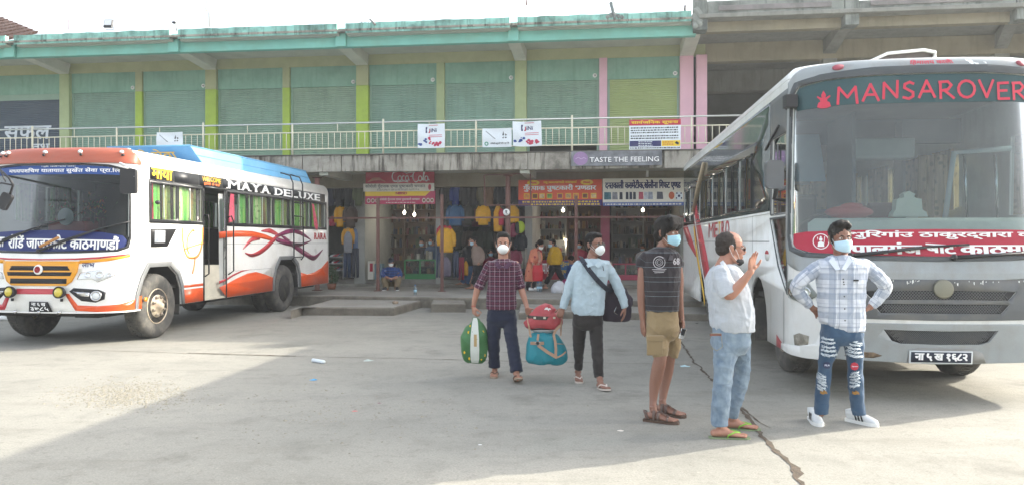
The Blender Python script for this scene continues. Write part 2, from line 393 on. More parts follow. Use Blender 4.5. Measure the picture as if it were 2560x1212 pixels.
for (px, hw, kd), (a, b) in zip(cols, cs):
 if hw < 11: continue
 mb = MB(); zb0, zb1 = 6.62, 6.70
 vs = [BF(a, cR+.19, zb1), BF(b, cR+.19, zb1), BF(b, cW-.03, zb0-.0), BF(a, cW-.03, zb0), BF(a, cR+.19, 6.93), BF(b, cR+.19, 6.93), BF(b, cW-.03, 6.93), BF(a, cW-.03, 6.93)]
 vs = [BF(a, cR+.19, 6.72), BF(b, cR+.19, 6.72), BF(b, cW-.125, 6.60), BF(a, cW-.125, 6.60)]+vs[4:]
 mb.add(vs, [(0, 1, 2, 3), (4, 5, 6, 7), (0, 1, 5, 4), (1, 2, 6, 5), (2, 3, 7, 6), (3, 0, 4, 7)]); obj('bracket_beam', mb, mat('bracket_pale', '#cfcdc0', .88, var=.06, dirt=.2, dcol='#a5a396'), gb, bevel=.012)
# shop bays: header panel, shutter, number plate
nums = ['', '', '47', '48', '49', '50', '51', '52', '53', '54']
for i in range(len(cols)-1):
 a, b = cs[i][1], cs[i+1][0]
 mb = MB(); bbox(mb, a+.004, b-.004, cW, cW+.2, 6.04, 6.63); obj('header_panel', mb, W_HEAD, gb)
 m = mat('shutter_green_%d' % i, ('#849f8c', '#8aa08a', '#7f9c8c', '#86a494')[i % 4], .55, var=.07, scale=1.5+i % 3, dirt=.3+.1*(i % 3), dcol='#6d8474', streak=.3, spec=.5) if i < 9 else SH_O; m = SH_N if i <= 1 else m
 zb = 3.8 if i < 8 else (4.28 if i == 8 else 4.10)
 # corrugated curtain: real slat relief
 mb = MB(); z = 6.04; prof = []
 while z > zb: prof += [(cW+.040, z), (cW+.025, z-.020), (cW+.025, z-.042), (cW+.040, z-.056)]; z -= .058
 vs = [BF(s, c, z) for c, z in prof for s in (a+.07, b-.07)]
 mb.add(vs, [(2*j, 2*j+1, 2*j+3, 2*j+2) for j in range(len(prof)-1)], 0)
 sh = obj('roller_shutter', mb, m, gb)
 if i <= 1:
  bbox(mb := MB(), a+.07, b-.07, cW+.005, cW+.018, 5.86, 6.035); obj('shutter_hood', mb, SH_G, gb)
 for g0, g1 in ((a+.004, a+.07), (b-.07, b-.004)):
  bbox(mb := MB(), g0, g1, cW+.012, cW+.09, 3.79, 6.035); obj('shutter_guide', mb, SH_G, gb)
 mb = MB(); bbox(mb, a+.07, b-.07, cW+.008, cW+.05, zb-.05, zb); obj('bottom_bar', mb, m, gb)
 if nums[i] and i != 4:
  c = BF(b-.12, cW-.004, 6.16); nrm = BF(0, -1, 0)-BF(0, 0, 0)
  mb = MB(); mb.lathe([(0, .006), (.055, .006), (.06, 0)], c, nrm, 20); nb = obj('number_plate', mb, WHITEP, gb)
  mb = MB(); text_to(mb, nums[i], lambda x, y: BF(b-.12-.032+.064*x, cW-.013, 6.16-.026+.052*y), off=.02); obj('number', mb, BLK, gb)
# the dark room behind the shutters and rear wall
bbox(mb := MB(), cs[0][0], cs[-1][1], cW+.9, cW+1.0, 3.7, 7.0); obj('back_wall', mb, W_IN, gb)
bbox(mb := MB(), cs[-1][0]+.02, cs[-1][1]-.02, cW+.2, cW+8, 0, 7.03); obj('side_wall', mb, W_CONC, gb)
bbox(mb := MB(), S0-.2, S0, cW, cW+8, 0, 7.03); obj('side_wall', mb, W_CONC, gb)
# painted words on the navy shutter (left edge)
mb = MB(); f_ = lambda x, y: BF(s_at(10, cW)+(s_at(128, cW)-s_at(10, cW))*x, cW+.012, 5.08-.42*(1-y))
text_to(mb, 'सफल', f_, off=.03, shear=.1)
f_ = lambda x, y: BF(s_at(78, cW)+(s_at(124, cW)-s_at(78, cW))*x, cW+.012, 4.53-.36*(1-y)); text_to(mb, 'वुध', f_, off=.02)
obj('painted_words', mb, mat('faded_white_lettering', '#d0d6dc', .7, dirt=.15, dcol='#6c7880'), gb)
# balcony slab with jointed edge panels and beams under it
SE = s_at(1905, cE)
bbox(mb := MB(), S0, SE+6, cE+.10, cW+1.0, 3.46, 3.76); obj('balcony_slab', mb, W_SOFF, gb)
joints = [-400, -150, 90, 330, 470, 600, 668, 756, 853, 948, 1062, 1180, 1320, 1440, 1560, 1660, 1752, 1905]
for i, (a, b) in enumerate(zip(joints, joints[1:])):
 mb = MB(); d = .012*((i*7) % 3-1); bbox(mb, s_at(a, cE)+.008, s_at(b, cE)-.008, cE+d, cE+.10, 3.35+d*.5, 3.775-abs(d)*.3); obj('edge_panel', mb, W_SLAB, gb, bevel=.008)
bbox(mb := MB(), S0, SE, cE-.04, cE+.5, 3.778, 3.80); obj('coping', mb, mat('coping_dark', '#6f6c64', .9, dirt=.8, dcol='#3c3a36', scale=3), gb)
bbox(mb := MB(), S0, SE, cW-.3, cW+.25, 3.08, 3.458); obj('lower_beam', mb, W_CTAN, gb)
for px in (870, 1330):
 s = s_at(px, cW-.3); bbox(mb := MB(), s-.12, s+.12, cE+.105, cW-.303, 3.27, 3.458); obj('cross_beam', mb, W_SOFF, gb)
# ground floor: shop partitions, plinth, inner room
cG = 21.95
W_GREY = mat('grey_pier', '#a9aaa4', .85, var=.08, dirt=.35, dcol='#7c7c75', bump=.2)
W_MAR = mat('maroon_pier', '#8e4a58', .8, var=.1, dirt=.2)
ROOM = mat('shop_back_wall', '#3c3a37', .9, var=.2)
piers = [(560, 20), (770, 10), (901, 13), (1098, 7), (1322, 9), (1513, 11), (1715, 14)]
ps = []
for px, hw in piers:
 a, b = s_at(px-hw, cG-.1), s_at(px+hw, cG-.1); ps.append((a, b))
 bbox(mb := MB(), a, b, cG-.18, cG+3.2, .25, 3.46); obj('shop_pier', mb, W_MAR if px in (1513,) else W_GREY, gb)
bbox(mb := MB(), S0, 12, cG-.05, cG+3.6, .25, .45); obj('shop_floor', mb, mat('plinth_concrete', '#8f8c84', .85, dirt=.5, dcol='#5e5b54', bump=.3), gb)
bbox(mb := MB(), S0, 12, cG-.30, cG-.05, .25, .33); obj('shop_step', mb, KERB, gb)
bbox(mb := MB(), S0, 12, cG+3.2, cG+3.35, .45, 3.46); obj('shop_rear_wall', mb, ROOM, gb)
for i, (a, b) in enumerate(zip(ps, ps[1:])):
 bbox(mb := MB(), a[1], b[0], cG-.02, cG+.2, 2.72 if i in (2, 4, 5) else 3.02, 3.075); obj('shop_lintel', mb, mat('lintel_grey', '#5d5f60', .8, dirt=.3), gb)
# ================================================================ railing along the balcony
PAINT_R = mat('railing_paint', '#d8d3bc', .5, var=.06, dirt=.2, dcol='#a39a80')
STEEL = mat('railing_steel', '#c8ccc9', .35, metal=.6, var=.06)
rl = thing('balcony_railing', 'cream painted steel railing with thin upright bars along the balcony edge', 'railing', BF(0, cE, 3.8)[:], -AB)
cr_ = cE+.06
RE = s_at(1868, cr_)
def rod(mb, a, b, r, n=6, m=0): return mb.tube([a, b], r, n, m)
mb = MB(); rod(mb, BF(S0, cr_, 4.615), BF(RE, cr_, 4.615), .022, 8); obj('top_rail', mb, STEEL, rl)
mb = MB(); rod(mb, BF(S0, cr_, 4.385), BF(RE, cr_, 4.385), .017); obj('middle_rail', mb, PAINT_R, rl)
mb = MB(); rod(mb, BF(S0, cr_, 3.955), BF(RE, cr_, 3.955), .017); obj('bottom_rail', mb, PAINT_R, rl)
posts = [-350, -240, -125, 81, 292, 508, 731, 958, 1190, 1430, 1729]
me_post = None
for i, px in enumerate(posts):
 s = s_at(px, cr_); tall = px in (81, 508, 958, 1430)
 mb = MB(); rod(mb, BF(s, cr_, 3.79), BF(s, cr_, 4.70 if tall else 4.61), .026 if px != 1729 else .02, 8); obj('post', mb, PAINT_R, rl)
 if i < len(posts)-1:
  s2 = s_at(posts[i+1], cr_); mb = MB(); sm = (s+s2)/2; rod(mb, BF(sm, cr_, 4.385), BF(sm, cr_, 4.61), .012); obj('short_post', mb, PAINT_R, rl)
bar0 = None; s = S0+.2; nb = 0
ss = []
for i in range(len(posts)):
 a = s_at(posts[i], cr_); b = s_at(posts[i+1], cr_) if i < len(posts)-1 else RE; n = round((b-a)/.162)
 ss += [a+(b-a)*k/n for k in range(1, n)]
ss = [s for s in ss if s > s_at(-60, cr_)]
mb = MB(); rod(mb, BF(ss[0], cr_, 3.96), BF(ss[0], cr_, 4.38), .0095); bar0 = obj('bar', mb, PAINT_R, rl)
for s in ss[1:]:
 c = bar0.copy(); COL.objects.link(c); c.location = (s-ss[0], 0, 0)
# ================================================================ CONCRETE BUILDING on the right
cb = thing('concrete_building', 'unfinished bare concrete building with deep beams and mouldy parapet walls', 'building', BF(12, cW, 0)[:], -AB)
a0 = s_at(1742, cR); CEND = 34.0
def cbx(name, m, *a, bev=.012): return obj(name, bbox(MB(), *a), m, cb, bevel=bev)
cbx('column', W_PINK, s_at(1741, cW-.12), s_at(1768, cW-.12), cW-.12, cW+.25, 3.78, 6.63)
cbx('joint_filler', BLK, cs[-1][1]+.005, s_at(1740, cW), cW, cW+.1, 3.78, 6.6)
cbx('edge_beam', W_CTAN, a0+.02, CEND, cR, cR+.25, 6.78, 7.10)
cbx('ledge', W_CONC, a0+.02, CEND, cP-.1, cR-.002, 7.02, 7.12)
cbx('ceiling', W_CONC, a0+.02, CEND, cR+.25, cW+9, 6.96, 7.10)
cbx('inner_beam', W_CTAN, a0+.3, CEND, cW, cW+.3, 6.45, 6.955)
cbx('inner_beam', W_CONC, a0+.3, CEND, cW+3.5, cW+3.8, 6.3, 6.955)
cbx('rear_wall', mat('rear_wall_grey', '#7b7c78', .9, var=.1, scale=1, dirt=.4, dcol='#555550'), a0+.3, CEND, cW+7.5, cW+7.7, 3.4, 6.955)
for i, px in enumerate((1752, 2130, 2560, 3000)):
 s = s_at(px, cP); cbx('roof_post', W_CDARK, s-.16, s+.16, cP-.03, cR+.1, 6.75, 7.9)
 w = s_at(px+ (25 if i == 0 else -55), cW)
 mb = MB(); x0, x1 = s-.14, s+.14; y0, y1 = w-.18, w+.14
 if i:
  mb.add([BF(x0, cR+.25, 6.80), BF(x1, cR+.25, 6.80), BF(y1, cW, 6.58), BF(y0, cW, 6.58), BF(x0, cR+.25, 6.955), BF(x1, cR+.25, 6.955), BF(y1, cW, 6.955), BF(y0, cW, 6.955)], [(0, 1, 2, 3), (4, 5, 6, 7), (0, 1, 5, 4), (1, 2, 6, 5), (2, 3, 7, 6), (3, 0, 4, 7)]); obj('bracket_beam', mb, W_CONC, cb)
  cbx('column', W_CONC, w-.18, w+.18, cW-.02, cW+.3, 0, 6.45)
pp = [s_at(1752, cP)+.17, s_at(2130, cP)-.17, s_at(2130, cP)+.17, s_at(2560, cP)-.17, s_at(2560, cP)+.17, s_at(3000, cP)-.17]
for j in range(3):
 cbx('parapet_wall', W_CDARK, pp[2*j], pp[2*j+1], cP, cP+.14, 7.123, 7.46 if j < 1 else 7.34)
 cbx('parapet_panel', mat('panel_mauve_grey', '#86817f', .9, var=.1, dirt=.6, dcol='#5a5a58'), pp[2*j]+.25, pp[2*j+1]-.3, cP-.03, cP, 7.2, 7.33)
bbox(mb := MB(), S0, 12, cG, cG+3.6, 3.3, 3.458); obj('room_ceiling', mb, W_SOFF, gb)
cbx('balcony_slab', W_SOFF, SE+.01, CEND, cE+.6, cW+9, 3.4, 3.74)
cbx('ground_wall', W_GREY, s_at(1760, cG)+.2, CEND, cG+1, cG+1.2, .25, 3.4)
cbx('low_wall', mat('brown_brickwork', '#7a6255', .9, var=.15, scale=6, dirt=.4), s_at(1775, cW+2), CEND, cW+2, cW+2.15, 3.78, 4.6)
# ================================================================ BUS BODIES: every shape is laid on a curved body surface given by (p, z),
# p = distance round the body from the middle of the front, z = height
class Body:
 def __init__(s, O, ang, W, D, n, L, zb, z1, zt, rr, rake, tumble):
  s.O = Vector((O[0], O[1], 0)); s.ey = Vector((math.sin(ang), math.cos(ang), 0)); s.ex = Vector((math.cos(ang), -math.sin(ang), 0)); s.ang = ang
  s.W, s.D, s.L, s.zb, s.z1, s.zt, s.rr, s.rake, s.tum = W, D, L, zb, z1, zt, rr, rake, tumble
  xs = W*np.sin(np.linspace(0, math.pi/2, 400)); ys = D*(1-np.maximum(0, 1-(xs/W)**n)**(1/n))
  s.X = np.append(xs, W); s.Y = np.append(ys, L)
  s.S = np.concatenate([[0], np.cumsum(np.hypot(np.diff(s.X), np.diff(s.Y)))]); s.PC = s.S[-2]; s.PM = s.S[-1]
  s.grid = None
 def m(s, p, z, off=0.0):
  return s._m(p, z, off)
 def _b(s, p, z):
  a = np.abs(p); x = np.interp(a, s.S, s.X); y = np.interp(a, s.S, s.Y); w = np.clip(1-y/s.D, 0, 1)
  x = x*(1-s.tum*np.clip(z-1.3, 0, 9)**1.5/3)
  y = y+np.interp(z, s.rake[0], s.rake[1])*(w*w*(3-2*w))**.5
  f = np.clip((z-s.z1)/(s.zt-s.z1), 0, 1)*math.pi/2
  ins = s.rr*(1-np.cos(f)); zz = np.where(z > s.z1, s.z1+(s.zt-s.z1)*np.sin(f), z)
  x = x-ins*np.minimum(1, x/.3); y = y+ins*1.1*np.clip(w*3, 0, 1)
  x = x*np.sign(np.where(p == 0, 1, p)); return x, y, zz
 def _m(s, p, z, off):
  p = np.atleast_1d(np.asarray(p, float)); z = np.atleast_1d(np.asarray(z, float)); e = 2e-3
  P = np.stack(s._b(p, z), -1)
  if np.any(off):
   d1 = np.stack(s._b(p+e, z), -1)-np.stack(s._b(p-e, z), -1); d2 = np.stack(s._b(p, z+e), -1)-np.stack(s._b(p, z-e), -1)
   nn = np.cross(d1, d2); nn /= np.linalg.norm(nn, axis=-1, keepdims=True)+1e-12; P = P+nn*off
  return P
 def w(s, P):
  P = np.asarray(P); E = np.array([s.ex, s.ey, (0, 0, 1)]); return P @ E + np.array(s.O)
 def at(s, p, z, off=0.0): return Vector(s.w(s._m(p, z, off))[0])
 def loc(s, x, y, z): return Vector(s.w(np.array([[x, y, z]]))[0])
 def q(s, px, py):
  """body coordinates seen at a place of the photograph"""
  if s.grid is None:
   pp = np.linspace(-s.W*1.25, s.PM, 700) if s.side > 0 else np.linspace(-s.PM, s.W*1.3, 700)
   zz = np.linspace(s.zb-.1, s.zt, 130); a, b = np.meshgrid(pp, zz); P = s.w(s._m(a.ravel(), b.ravel(), 0))
   s.grid = (a.ravel(), b.ravel(), 1280+F*P[:, 0]/P[:, 1], 603-F*(P[:, 2]-EYE)/P[:, 1])
  a, b, u, v = s.grid; i = int(np.argmin((u-px)**2+(v-py)**2)); p, z = a[i], b[i]
  for _ in range(6):
   P = s.w(s._m([p, p+.002, p], [z, z, z+.002], 0)); uu = 1280+F*P[:, 0]/P[:, 1]; vv = 603-F*(P[:, 2]-EYE)/P[:, 1]
   J = np.array([[uu[1]-uu[0], uu[2]-uu[0]], [vv[1]-vv[0], vv[2]-vv[0]]])/.002
   try: d = np.linalg.solve(J, [px-uu[0], py-vv[0]])
   except Exception: break
   d = np.clip(d, -.05, .05); p += d[0]; z += d[1]; z = min(max(z, s.zb-.2), s.zt)
  return (float(p), float(z))
 def Q(s, *pts): return [s.q(*a) for a in pts]
 def patch(s, mb, loops, off=.0, thick=0, m=0, dp=.12, dz=.12, smooth=True):
  bm = bmesh.new()
  ls = [[Vector((a, b, 0)) for a, b in l] for l in loops]; flat = [q for l in ls for q in l]
  vs = [bm.verts.new(q) for q in flat]
  for t in tessellate_polygon(ls):
   try: bm.faces.new([vs[i] for i in t])
   except ValueError: pass
  lo = [min(q[i] for q in flat) for i in (0, 1)]; hi = [max(q[i] for q in flat) for i in (0, 1)]
  def cuts(ax, vals):
   for c in vals:
    if lo[ax]+1e-3 < c < hi[ax]-1e-3:
     no = (1, 0, 0) if ax == 0 else (0, 1, 0); co = (c, 0, 0) if ax == 0 else (0, c, 0)
     bmesh.ops.bisect_plane(bm, geom=bm.verts[:]+bm.edges[:]+bm.faces[:], plane_co=co, plane_no=no, dist=1e-5)
  fine = list(np.arange(-s.PC-.02, s.PC+.03, dp)); cuts(0, fine)
  zs = list(np.arange(s.zb, s.z1, max(dz, .02)*2))+list(np.linspace(s.z1, s.zt, 9)) if dz < 5 else []
  zs += [k for k in s.rake[0] if dz < 5]
  cuts(1, zs)
  bm.verts.index_update(); A = np.array([v.co[:2] for v in bm.verts])
  P = s.w(s._m(A[:, 0], A[:, 1], off)); n = len(P); vs = [tuple(q) for q in P]; fs = [tuple(v.index for v in f.verts) for f in bm.faces]
  if thick:
   P2 = s.w(s._m(A[:, 0], A[:, 1], off-thick)); vs += [tuple(q) for q in P2]
   fs2 = [(e.verts[0].index, e.verts[1].index, n+e.verts[1].index, n+e.verts[0].index) for e in bm.edges if len(e.link_faces) == 1]
   mb.add(vs, fs, m, smooth); o = len(mb.v)-len(vs)
   for f in fs2: mb.f.append(tuple(i+o for i in f)); mb.mi.append(m); mb.sm.append(False)
  else: mb.add(vs, fs, m, smooth)
  bm.free(); return mb
 def text(s, mb, txt, p0, p1, z0, z1, off=.006, bold=.015, shear=0, zfun=None, m=0):
  V, Fs = glyphs(txt, bold, shear); xs = [v[0] for v in V]; ys = [v[1] for v in V]; a, b, c, d = min(xs), max(xs), min(ys), max(ys)
  A = np.array(V); pp = p0+(A[:, 0]-a)/(b-a)*(p1-p0); zz = z0+(A[:, 1]-c)/(d-c)*(z1-z0)
  if zfun: zz = zz+np.array([zfun((q-p0)/(p1-p0)) for q in pp])
  for i in ((-1, 0, 1) if bold > .017 else (0,)): mb.add([tuple(q) for q in s.w(s._m(pp+i*.07*(z1-z0)*min(1, (bold-.012)*40), zz, off+i*.0007))], Fs, m)
  return mb
 def stroke(s, pts, w):
  """outline in (p, z) of a ribbon along pts; w number or list"""
  P = [Vector(q) for q in pts]; K = []; N = len(P)
  for i in range(N-1):      # smooth
   a, b, c, d = P[max(i-1, 0)], P[i], P[i+1], P[min(i+2, N-1)]
   for k in range(6):
    t = k/6; K.append(.5*((2*b)+(c-a)*t+(2*a-5*b+4*c-d)*t*t+(-a+3*b-3*c+d)*t**3))
  K.append(P[-1]); M_ = len(K); ws = w if isinstance(w, (list, tuple)) else [w]*N; l, r = [], []
  for i, q in enumerate(K):
   t = (K[min(i+1, M_-1)]-K[max(i-1, 0)]); t.normalize(); nn = Vector((-t.y, t.x)); u = i/(M_-1)*(N-1); j = min(int(u), N-2); ww = ws[j]+(ws[j+1]-ws[j])*(u-j)
   l.append((q+nn*ww/2)[:]); r.append((q-nn*ww/2)[:])
  return l+r[::-1]
def mir(l): return [(-a, b) for a, b in l][::-1]
def sym(half): return half+[(-a, b) for a, b in half[::-1] if abs(a) > 1e-6]
def rect(p0, p1, z0, z1): return [(p0, z0), (p1, z0), (p1, z1), (p0, z1)]
def rrect(p0, p1, z0, z1, r=.03, k=3):
 o = []
 for cx, cz, a0 in ((p1-r, z0+r, -90), (p1-r, z1-r, 0), (p0+r, z1-r, 90), (p0+r, z0+r, 180)):
  for i in range(k+1): t = R(a0+90*i/k); o.append((cx+r*math.cos(t), cz+r*math.sin(t)))
 return o
def circ(p, z, r, n=20, rz=None): return [(p+r*math.cos(2*math.pi*i/n), z+(rz or r)*math.sin(2*math.pi*i/n)) for i in range(n)]
def glass(name, tint=(.75, .82, .8), dens=.25, rough=.03, dust=.0, dcol=(.6, .62, .6), refl=.8):
 """thin pane: mirror-like at grazing angles, else seen through a tint, with an even film of dust"""
 k = NT(name); t = k.t; t.nodes.remove(k.b)
 fr_ = k.n('Fresnel'); fr_.inputs[0].default_value = 1.5
 tr = k.n('BsdfTransparent'); tr.inputs[0].default_value = (*[c*(1-dens) for c in tint], 1)
 gl = k.n('BsdfGlossy'); gl.inputs['Roughness'].default_value = rough
 df = k.n('BsdfDiffuse'); df.inputs[0].default_value = (*dcol, 1)
 m1 = k.n('MixShader'); ns = k.noise(k.co(), 2.2, 6, .6)
 k.put(m1.inputs[0], k.math('MULTIPLY', k.ramp(ns, [(.3, .55), (.7, 1.0)]), dust)); k.put(m1.inputs[1], tr); k.put(m1.inputs[2], df)
 m2 = k.n('MixShader'); k.put(m2.inputs[0], k.math('MULTIPLY_ADD', fr_, refl, .01)); k.put(m2.inputs[1], m1); k.put(m2.inputs[2], gl)
 t.links.new(m2.outputs[0], k.out.inputs[0]); MATS[name] = k.m; return k.m
G_CLEAR = glass('window_glass', (.9, .95, .92), dens=.05, dust=.06, refl=.5)
G_TINT = glass('tinted_glass', (.42, .52, .5), .35, dust=.12, dcol=(.35, .4, .38))
G_WIND = glass('dusty_windscreen', (.62, .72, .74), .2, dust=.19, dcol=(.5, .55, .55), refl=.5)
G_WIND1 = glass('windscreen_glass', (.5, .58, .6), .45, dust=.05, dcol=(.35, .4, .42), refl=.12)
RUB = mat('tyre_rubber', '#4a4946', .85, var=.15, scale=12, dirt=.5, dcol='#7c766b', bump=.4)
STEELR = mat('rim_steel', '#a39a8c', .5, metal=.5, var=.2, scale=14, dirt=.6, dcol='#5c4a3c')
CHR = mat('chrome', '#cfcfcf', .18, metal=1, var=.04)
BLKM = mat('black_metal', '#262628', .45, var=.1)
DRK = mat('dark_plastic', '#2c2d2f', .55, var=.1)
UNDER = mat('underbody', '#2a2724', .9, var=.2)
LENS = mat('lamp_lens', '#d9dcdc', .12, var=.05, spec=.8, coat=.6)
LENSY = mat('yellow_lens', '#c9b53a', .15, var=.05, coat=.8)
AMB = mat('amber_lens', '#e08a28', .2, coat=.6)
def wheel(root, c, side, r, wd, ax, dual=False, rimc=None, face=.05):
 """wheel with axle direction ax (unit, pointing outwards); c = middle of the outer face"""
 c = Vector(c); ax = Vector(ax); rr = r*.56
 e = thing_part('wheel', root, c)
 mb = MB(); p = [(rr, -.01), (rr+.02, .0), (r*.80, .012), (r*.93, .002), (r*.985, -.03), (r, -.06), (r, -wd+.06), (r*.985, -wd+.03), (r*.9, -wd), (rr, -wd+.01), (rr, -.01)]
 mb.lathe(p, c, ax, 44)
 for k in range(44*2):      # tread blocks
  t = 2*math.pi*k/88
 obj('tyre', mb, RUB, e)
 mb = MB()
 for k in range(56):
  t0 = 2*math.pi*k/56; t1 = t0+2*math.pi*.6/56; a = ax.orthogonal().normalized(); b = ax.cross(a)
  for h0, h1 in ((-.065, -wd*.36), (-wd*.40, -wd*.62), (-wd*.66, -wd+.065)):
   vs = []
   for rad in (r-.004, r+.008):
    for t in (t0, t1):
     for h in (h0, h1): vs.append(c+a*(rad*math.cos(t))+b*(rad*math.sin(t))+ax*h)
   mb.add(vs, [(4, 5, 7, 6), (0, 1, 5, 4), (2, 3, 7, 6), (0, 2, 6, 4), (1, 3, 7, 5)])
 obj('tread', mb, RUB, e, kind='stuff')
 m_ = rimc or STEELR; dp = face
 mb = MB()
 if not dual:
  mb.lathe([(rr, -.012), (rr-.012, .004), (rr-.03, -.03), (rr-.045, -.075), (rr*.70, -.06), (rr*.62, .0), (rr*.42, .012), (rr*.36, .03), (rr*.20, .05), (rr*.16, .085), (0, .09)], c, ax, 36)
 else:
  mb.lathe([(rr, -.012), (rr-.012, .004), (rr-.03, -.04), (rr-.05, -wd*.8), (rr*.70, -wd*.85), (rr*.42, -wd*.83), (rr*.36, -wd*.6), (rr*.30, -.07), (0, -.06)], c, ax, 36)
 obj('rim', mb, m_, e)
 a = ax.orthogonal().normalized(); b = ax.cross(a); hub = MB(); h0 = .012 if not dual else -wd*.83
 for k in range(8):
  t = 2*math.pi*(k+.5)/8; q = c+a*(rr*.52*math.cos(t))+b*(rr*.52*math.sin(t)); hub.lathe([(.026, h0-.01), (.026, h0+.02), (.014, h0+.03), (.014, h0+.045), (0, h0+.045)], q, ax, 6, smooth=False)
 obj('wheel_nut', hub, STEELR, e, kind='stuff')
 hv = MB()
 for k in range(8):
  t = 2*math.pi*k/8; q = c+a*(rr*.80*math.cos(t))+b*(rr*.80*math.sin(t)); hv.lathe([(.03, -.062 if not dual else -wd*.84), (.03, -.05 if not dual else -wd*.80), (0, -.05 if not dual else -wd*.80)], q, ax, 8)
 obj('rim_hole', hv, BLK, e, kind='stuff')
 return e
def thing_part(name, root, c=None):
 o = bpy.data.objects.new(name, None); o.empty_display_size = .1; COL.objects.link(o); o.parent = root
 if c is not None:
  lm = WM[root].inverted() @ Vector(c); o.location = lm; WM[o] = WM[root] @ Matrix.Translation(lm)
 else: WM[o] = WM[root]
 return o
def curtain_mat(name, cols, sx=9):
 k = NT(name); p = k.co((sx, sx, .6)); n1 = k.noise(p, 1.0, 2, .4); st = [(i/(len(cols)-1)*.5+.25, c) for i, c in enumerate(cols)]
 c = k.ramp(n1, st); v = k.n('TexVoronoi'); k.put(v.inputs['Vector'], k.co()); v.inputs['Scale'].default_value = 11
 c = k.mix(k.math('MULTIPLY', k.ramp(v.outputs['Distance'], [(.22, 1.0), (.34, 0.0)]), .45), c, '#40572c')
 k.put(k.b.inputs['Base Color'], c); k.b.inputs['Roughness'].default_value = .85; MATS[name] = k.m; return k.m
def curtain(bd, root, p0, p1, z0, z1, m, off=-.09, side=1, lean=0):
 mb = MB(); n = max(8, int(abs(p1-p0)/.02)); vs = []
 for j, z in enumerate((z0, (z0+z1)/2, z1)):
  for i in range(n+1):
   u = i/n; p = p0+(p1-p0)*u+lean*(z1-z)/(z1-z0); o = off+.022*math.sin(u*n*.8+math.sin(u*7)*2)*(1-.2*j)
   vs.append(bd.at(p, z, o))
 mb.add(vs, [(j*(n+1)+i, j*(n+1)+i+1, (j+1)*(n+1)+i+1, (j+1)*(n+1)+i) for j in range(2) for i in range(n)], 0, True)
 return obj('curtain', mb, m, root, fix=False)
# ================================================================ BUS WITH BLUE ROOF BOX (left)
A1 = math.atan2(.137, .99)
B1 = Body((-7.03, 11.42), A1, 1.21, .55, 3.0, 8.40, .50, 2.74, 2.97, .17, ([0, .5, .75, 1.3, 1.45, 2.75, 3], [.03, .0, -.03, .03, .06, .22, .26]), .012); B1.side = 1
WHT = mat('bus_white_paint', '#e9e8e3', .32, var=.04, scale=2, dirt=.3, dcol='#b8b2a4', coat=.35)
ORG = mat('bus_orange_paint', '#d9531e', .35, var=.05, dirt=.15, dcol='#b0573a', coat=.3)
REDP = mat('bus_red_paint', '#b4323a', .35, var=.05, coat=.3)
YEL = mat('bus_yellow_paint', '#e09a1e', .4, var=.05, coat=.2)
PURP = mat('bus_purple_paint', '#7a2450', .35, var=.05, coat=.3)
ROOFR = mat('roof_cap_brick_red', '#a8563e', .5, var=.06, dirt=.25, dcol='#8a6a58', coat=.15)
NAVY = mat('banner_navy', '#1e2c66', .6, var=.06)
LETW = mat('lettering_white', '#f2f2f0', .6, var=.02)
LETY = mat('lettering_yellow', '#e8b81c', .6, var=.02)
GREYT = mat('arch_trim_grey', '#77797a', .6, var=.06, dirt=.2)
bus1 = thing('passenger_bus', 'white and orange bus with a blue roof box and brick red front cap', 'bus', B1.loc(0, 0, 0)[:], -A1, 'long distance buses')
b = B1; QP = b.Q
def pz(px, z=2.2):      # p of the side at a picture column
 k = (px-1280)/F; o = b.O+b.ex*(b.W*.985); t = (k*o.y-o.x)/(b.ey.x-k*b.ey.y); return b.PC+(t-b.D)
ZW0, ZW1 = 1.875, 2.50
# side openings
wins = [(374, 441), (443, 504), (565, 626), (629, 680), (683, 729), (731, 774), (776, 813)]
wp = [(pz(a), pz(c)) for a, c in wins]
d0, d1 = pz(508), pz(562)
pw_f, pw_r = b.PC+(1.16-b.D), b.PC+(5.93-b.D)
pw_r = pz(716, .6)
def arch(pc, r=.60, zc=.5):
 return [(pc-r, b.zb), (pc-r+.02, .72), (pc-r+.13, .96), (pc-r*.52, 1.15), (pc+r*.42, 1.15), (pc+r-.13, 1.0), (pc+r-.03, .78), (pc+r, b.zb)]
wsh = sym([(0, 2.70)]+[(x, z) for x, z in ((.5, 2.70), (.9, 2.68), (1.18, 2.62), (1.24, 2.5), (1.27, 2.2), (1.30, 1.62), (1.26, 1.48), (1.1, 1.43), (.6, 1.41), (0, 1.40))])
# body outline with arches cut from its lower edge
PM = b.PM
low = [(-PM, b.zb)]+[(-q, z) for q, z in arch(pw_r, .66)[::-1]]+[(-q, z) for q, z in arch(pw_f)[::-1]]
low += [(q, z) for q, z in arch(pw_f)]+[(d0, b.zb), (d0, 2.50), (d1, 2.50), (d1, b.zb)]+arch(pw_r, .66)+[(PM, b.zb)]
out = low+[(PM, 2.74), (-PM, 2.74)]
holes = [wsh]+[rect(a+.02, c-.02, ZW0+.02, ZW1-.02) for a, c in wp]+[rect(-c+.02, -a-.02, ZW0+.02, ZW1-.02) for a, c in wp[:2]+[(d0, d1)]+wp[2:]]
mb = MB(); b.patch(mb, [out]+holes, 0, .035, 0, dp=.07); obj('body', mb, WHT, bus1)
mb = MB(); b.patch(mb, [[(-PM, 2.742), (PM, 2.742), (PM, 2.97), (-PM, 2.97)]], .0, .02, 0, dp=.07)
top = [tuple(b.at(p, 2.97)) for p in np.linspace(-PM, PM, 90)]; mb.poly(top)
obj('roof', mb, WHT, bus1)
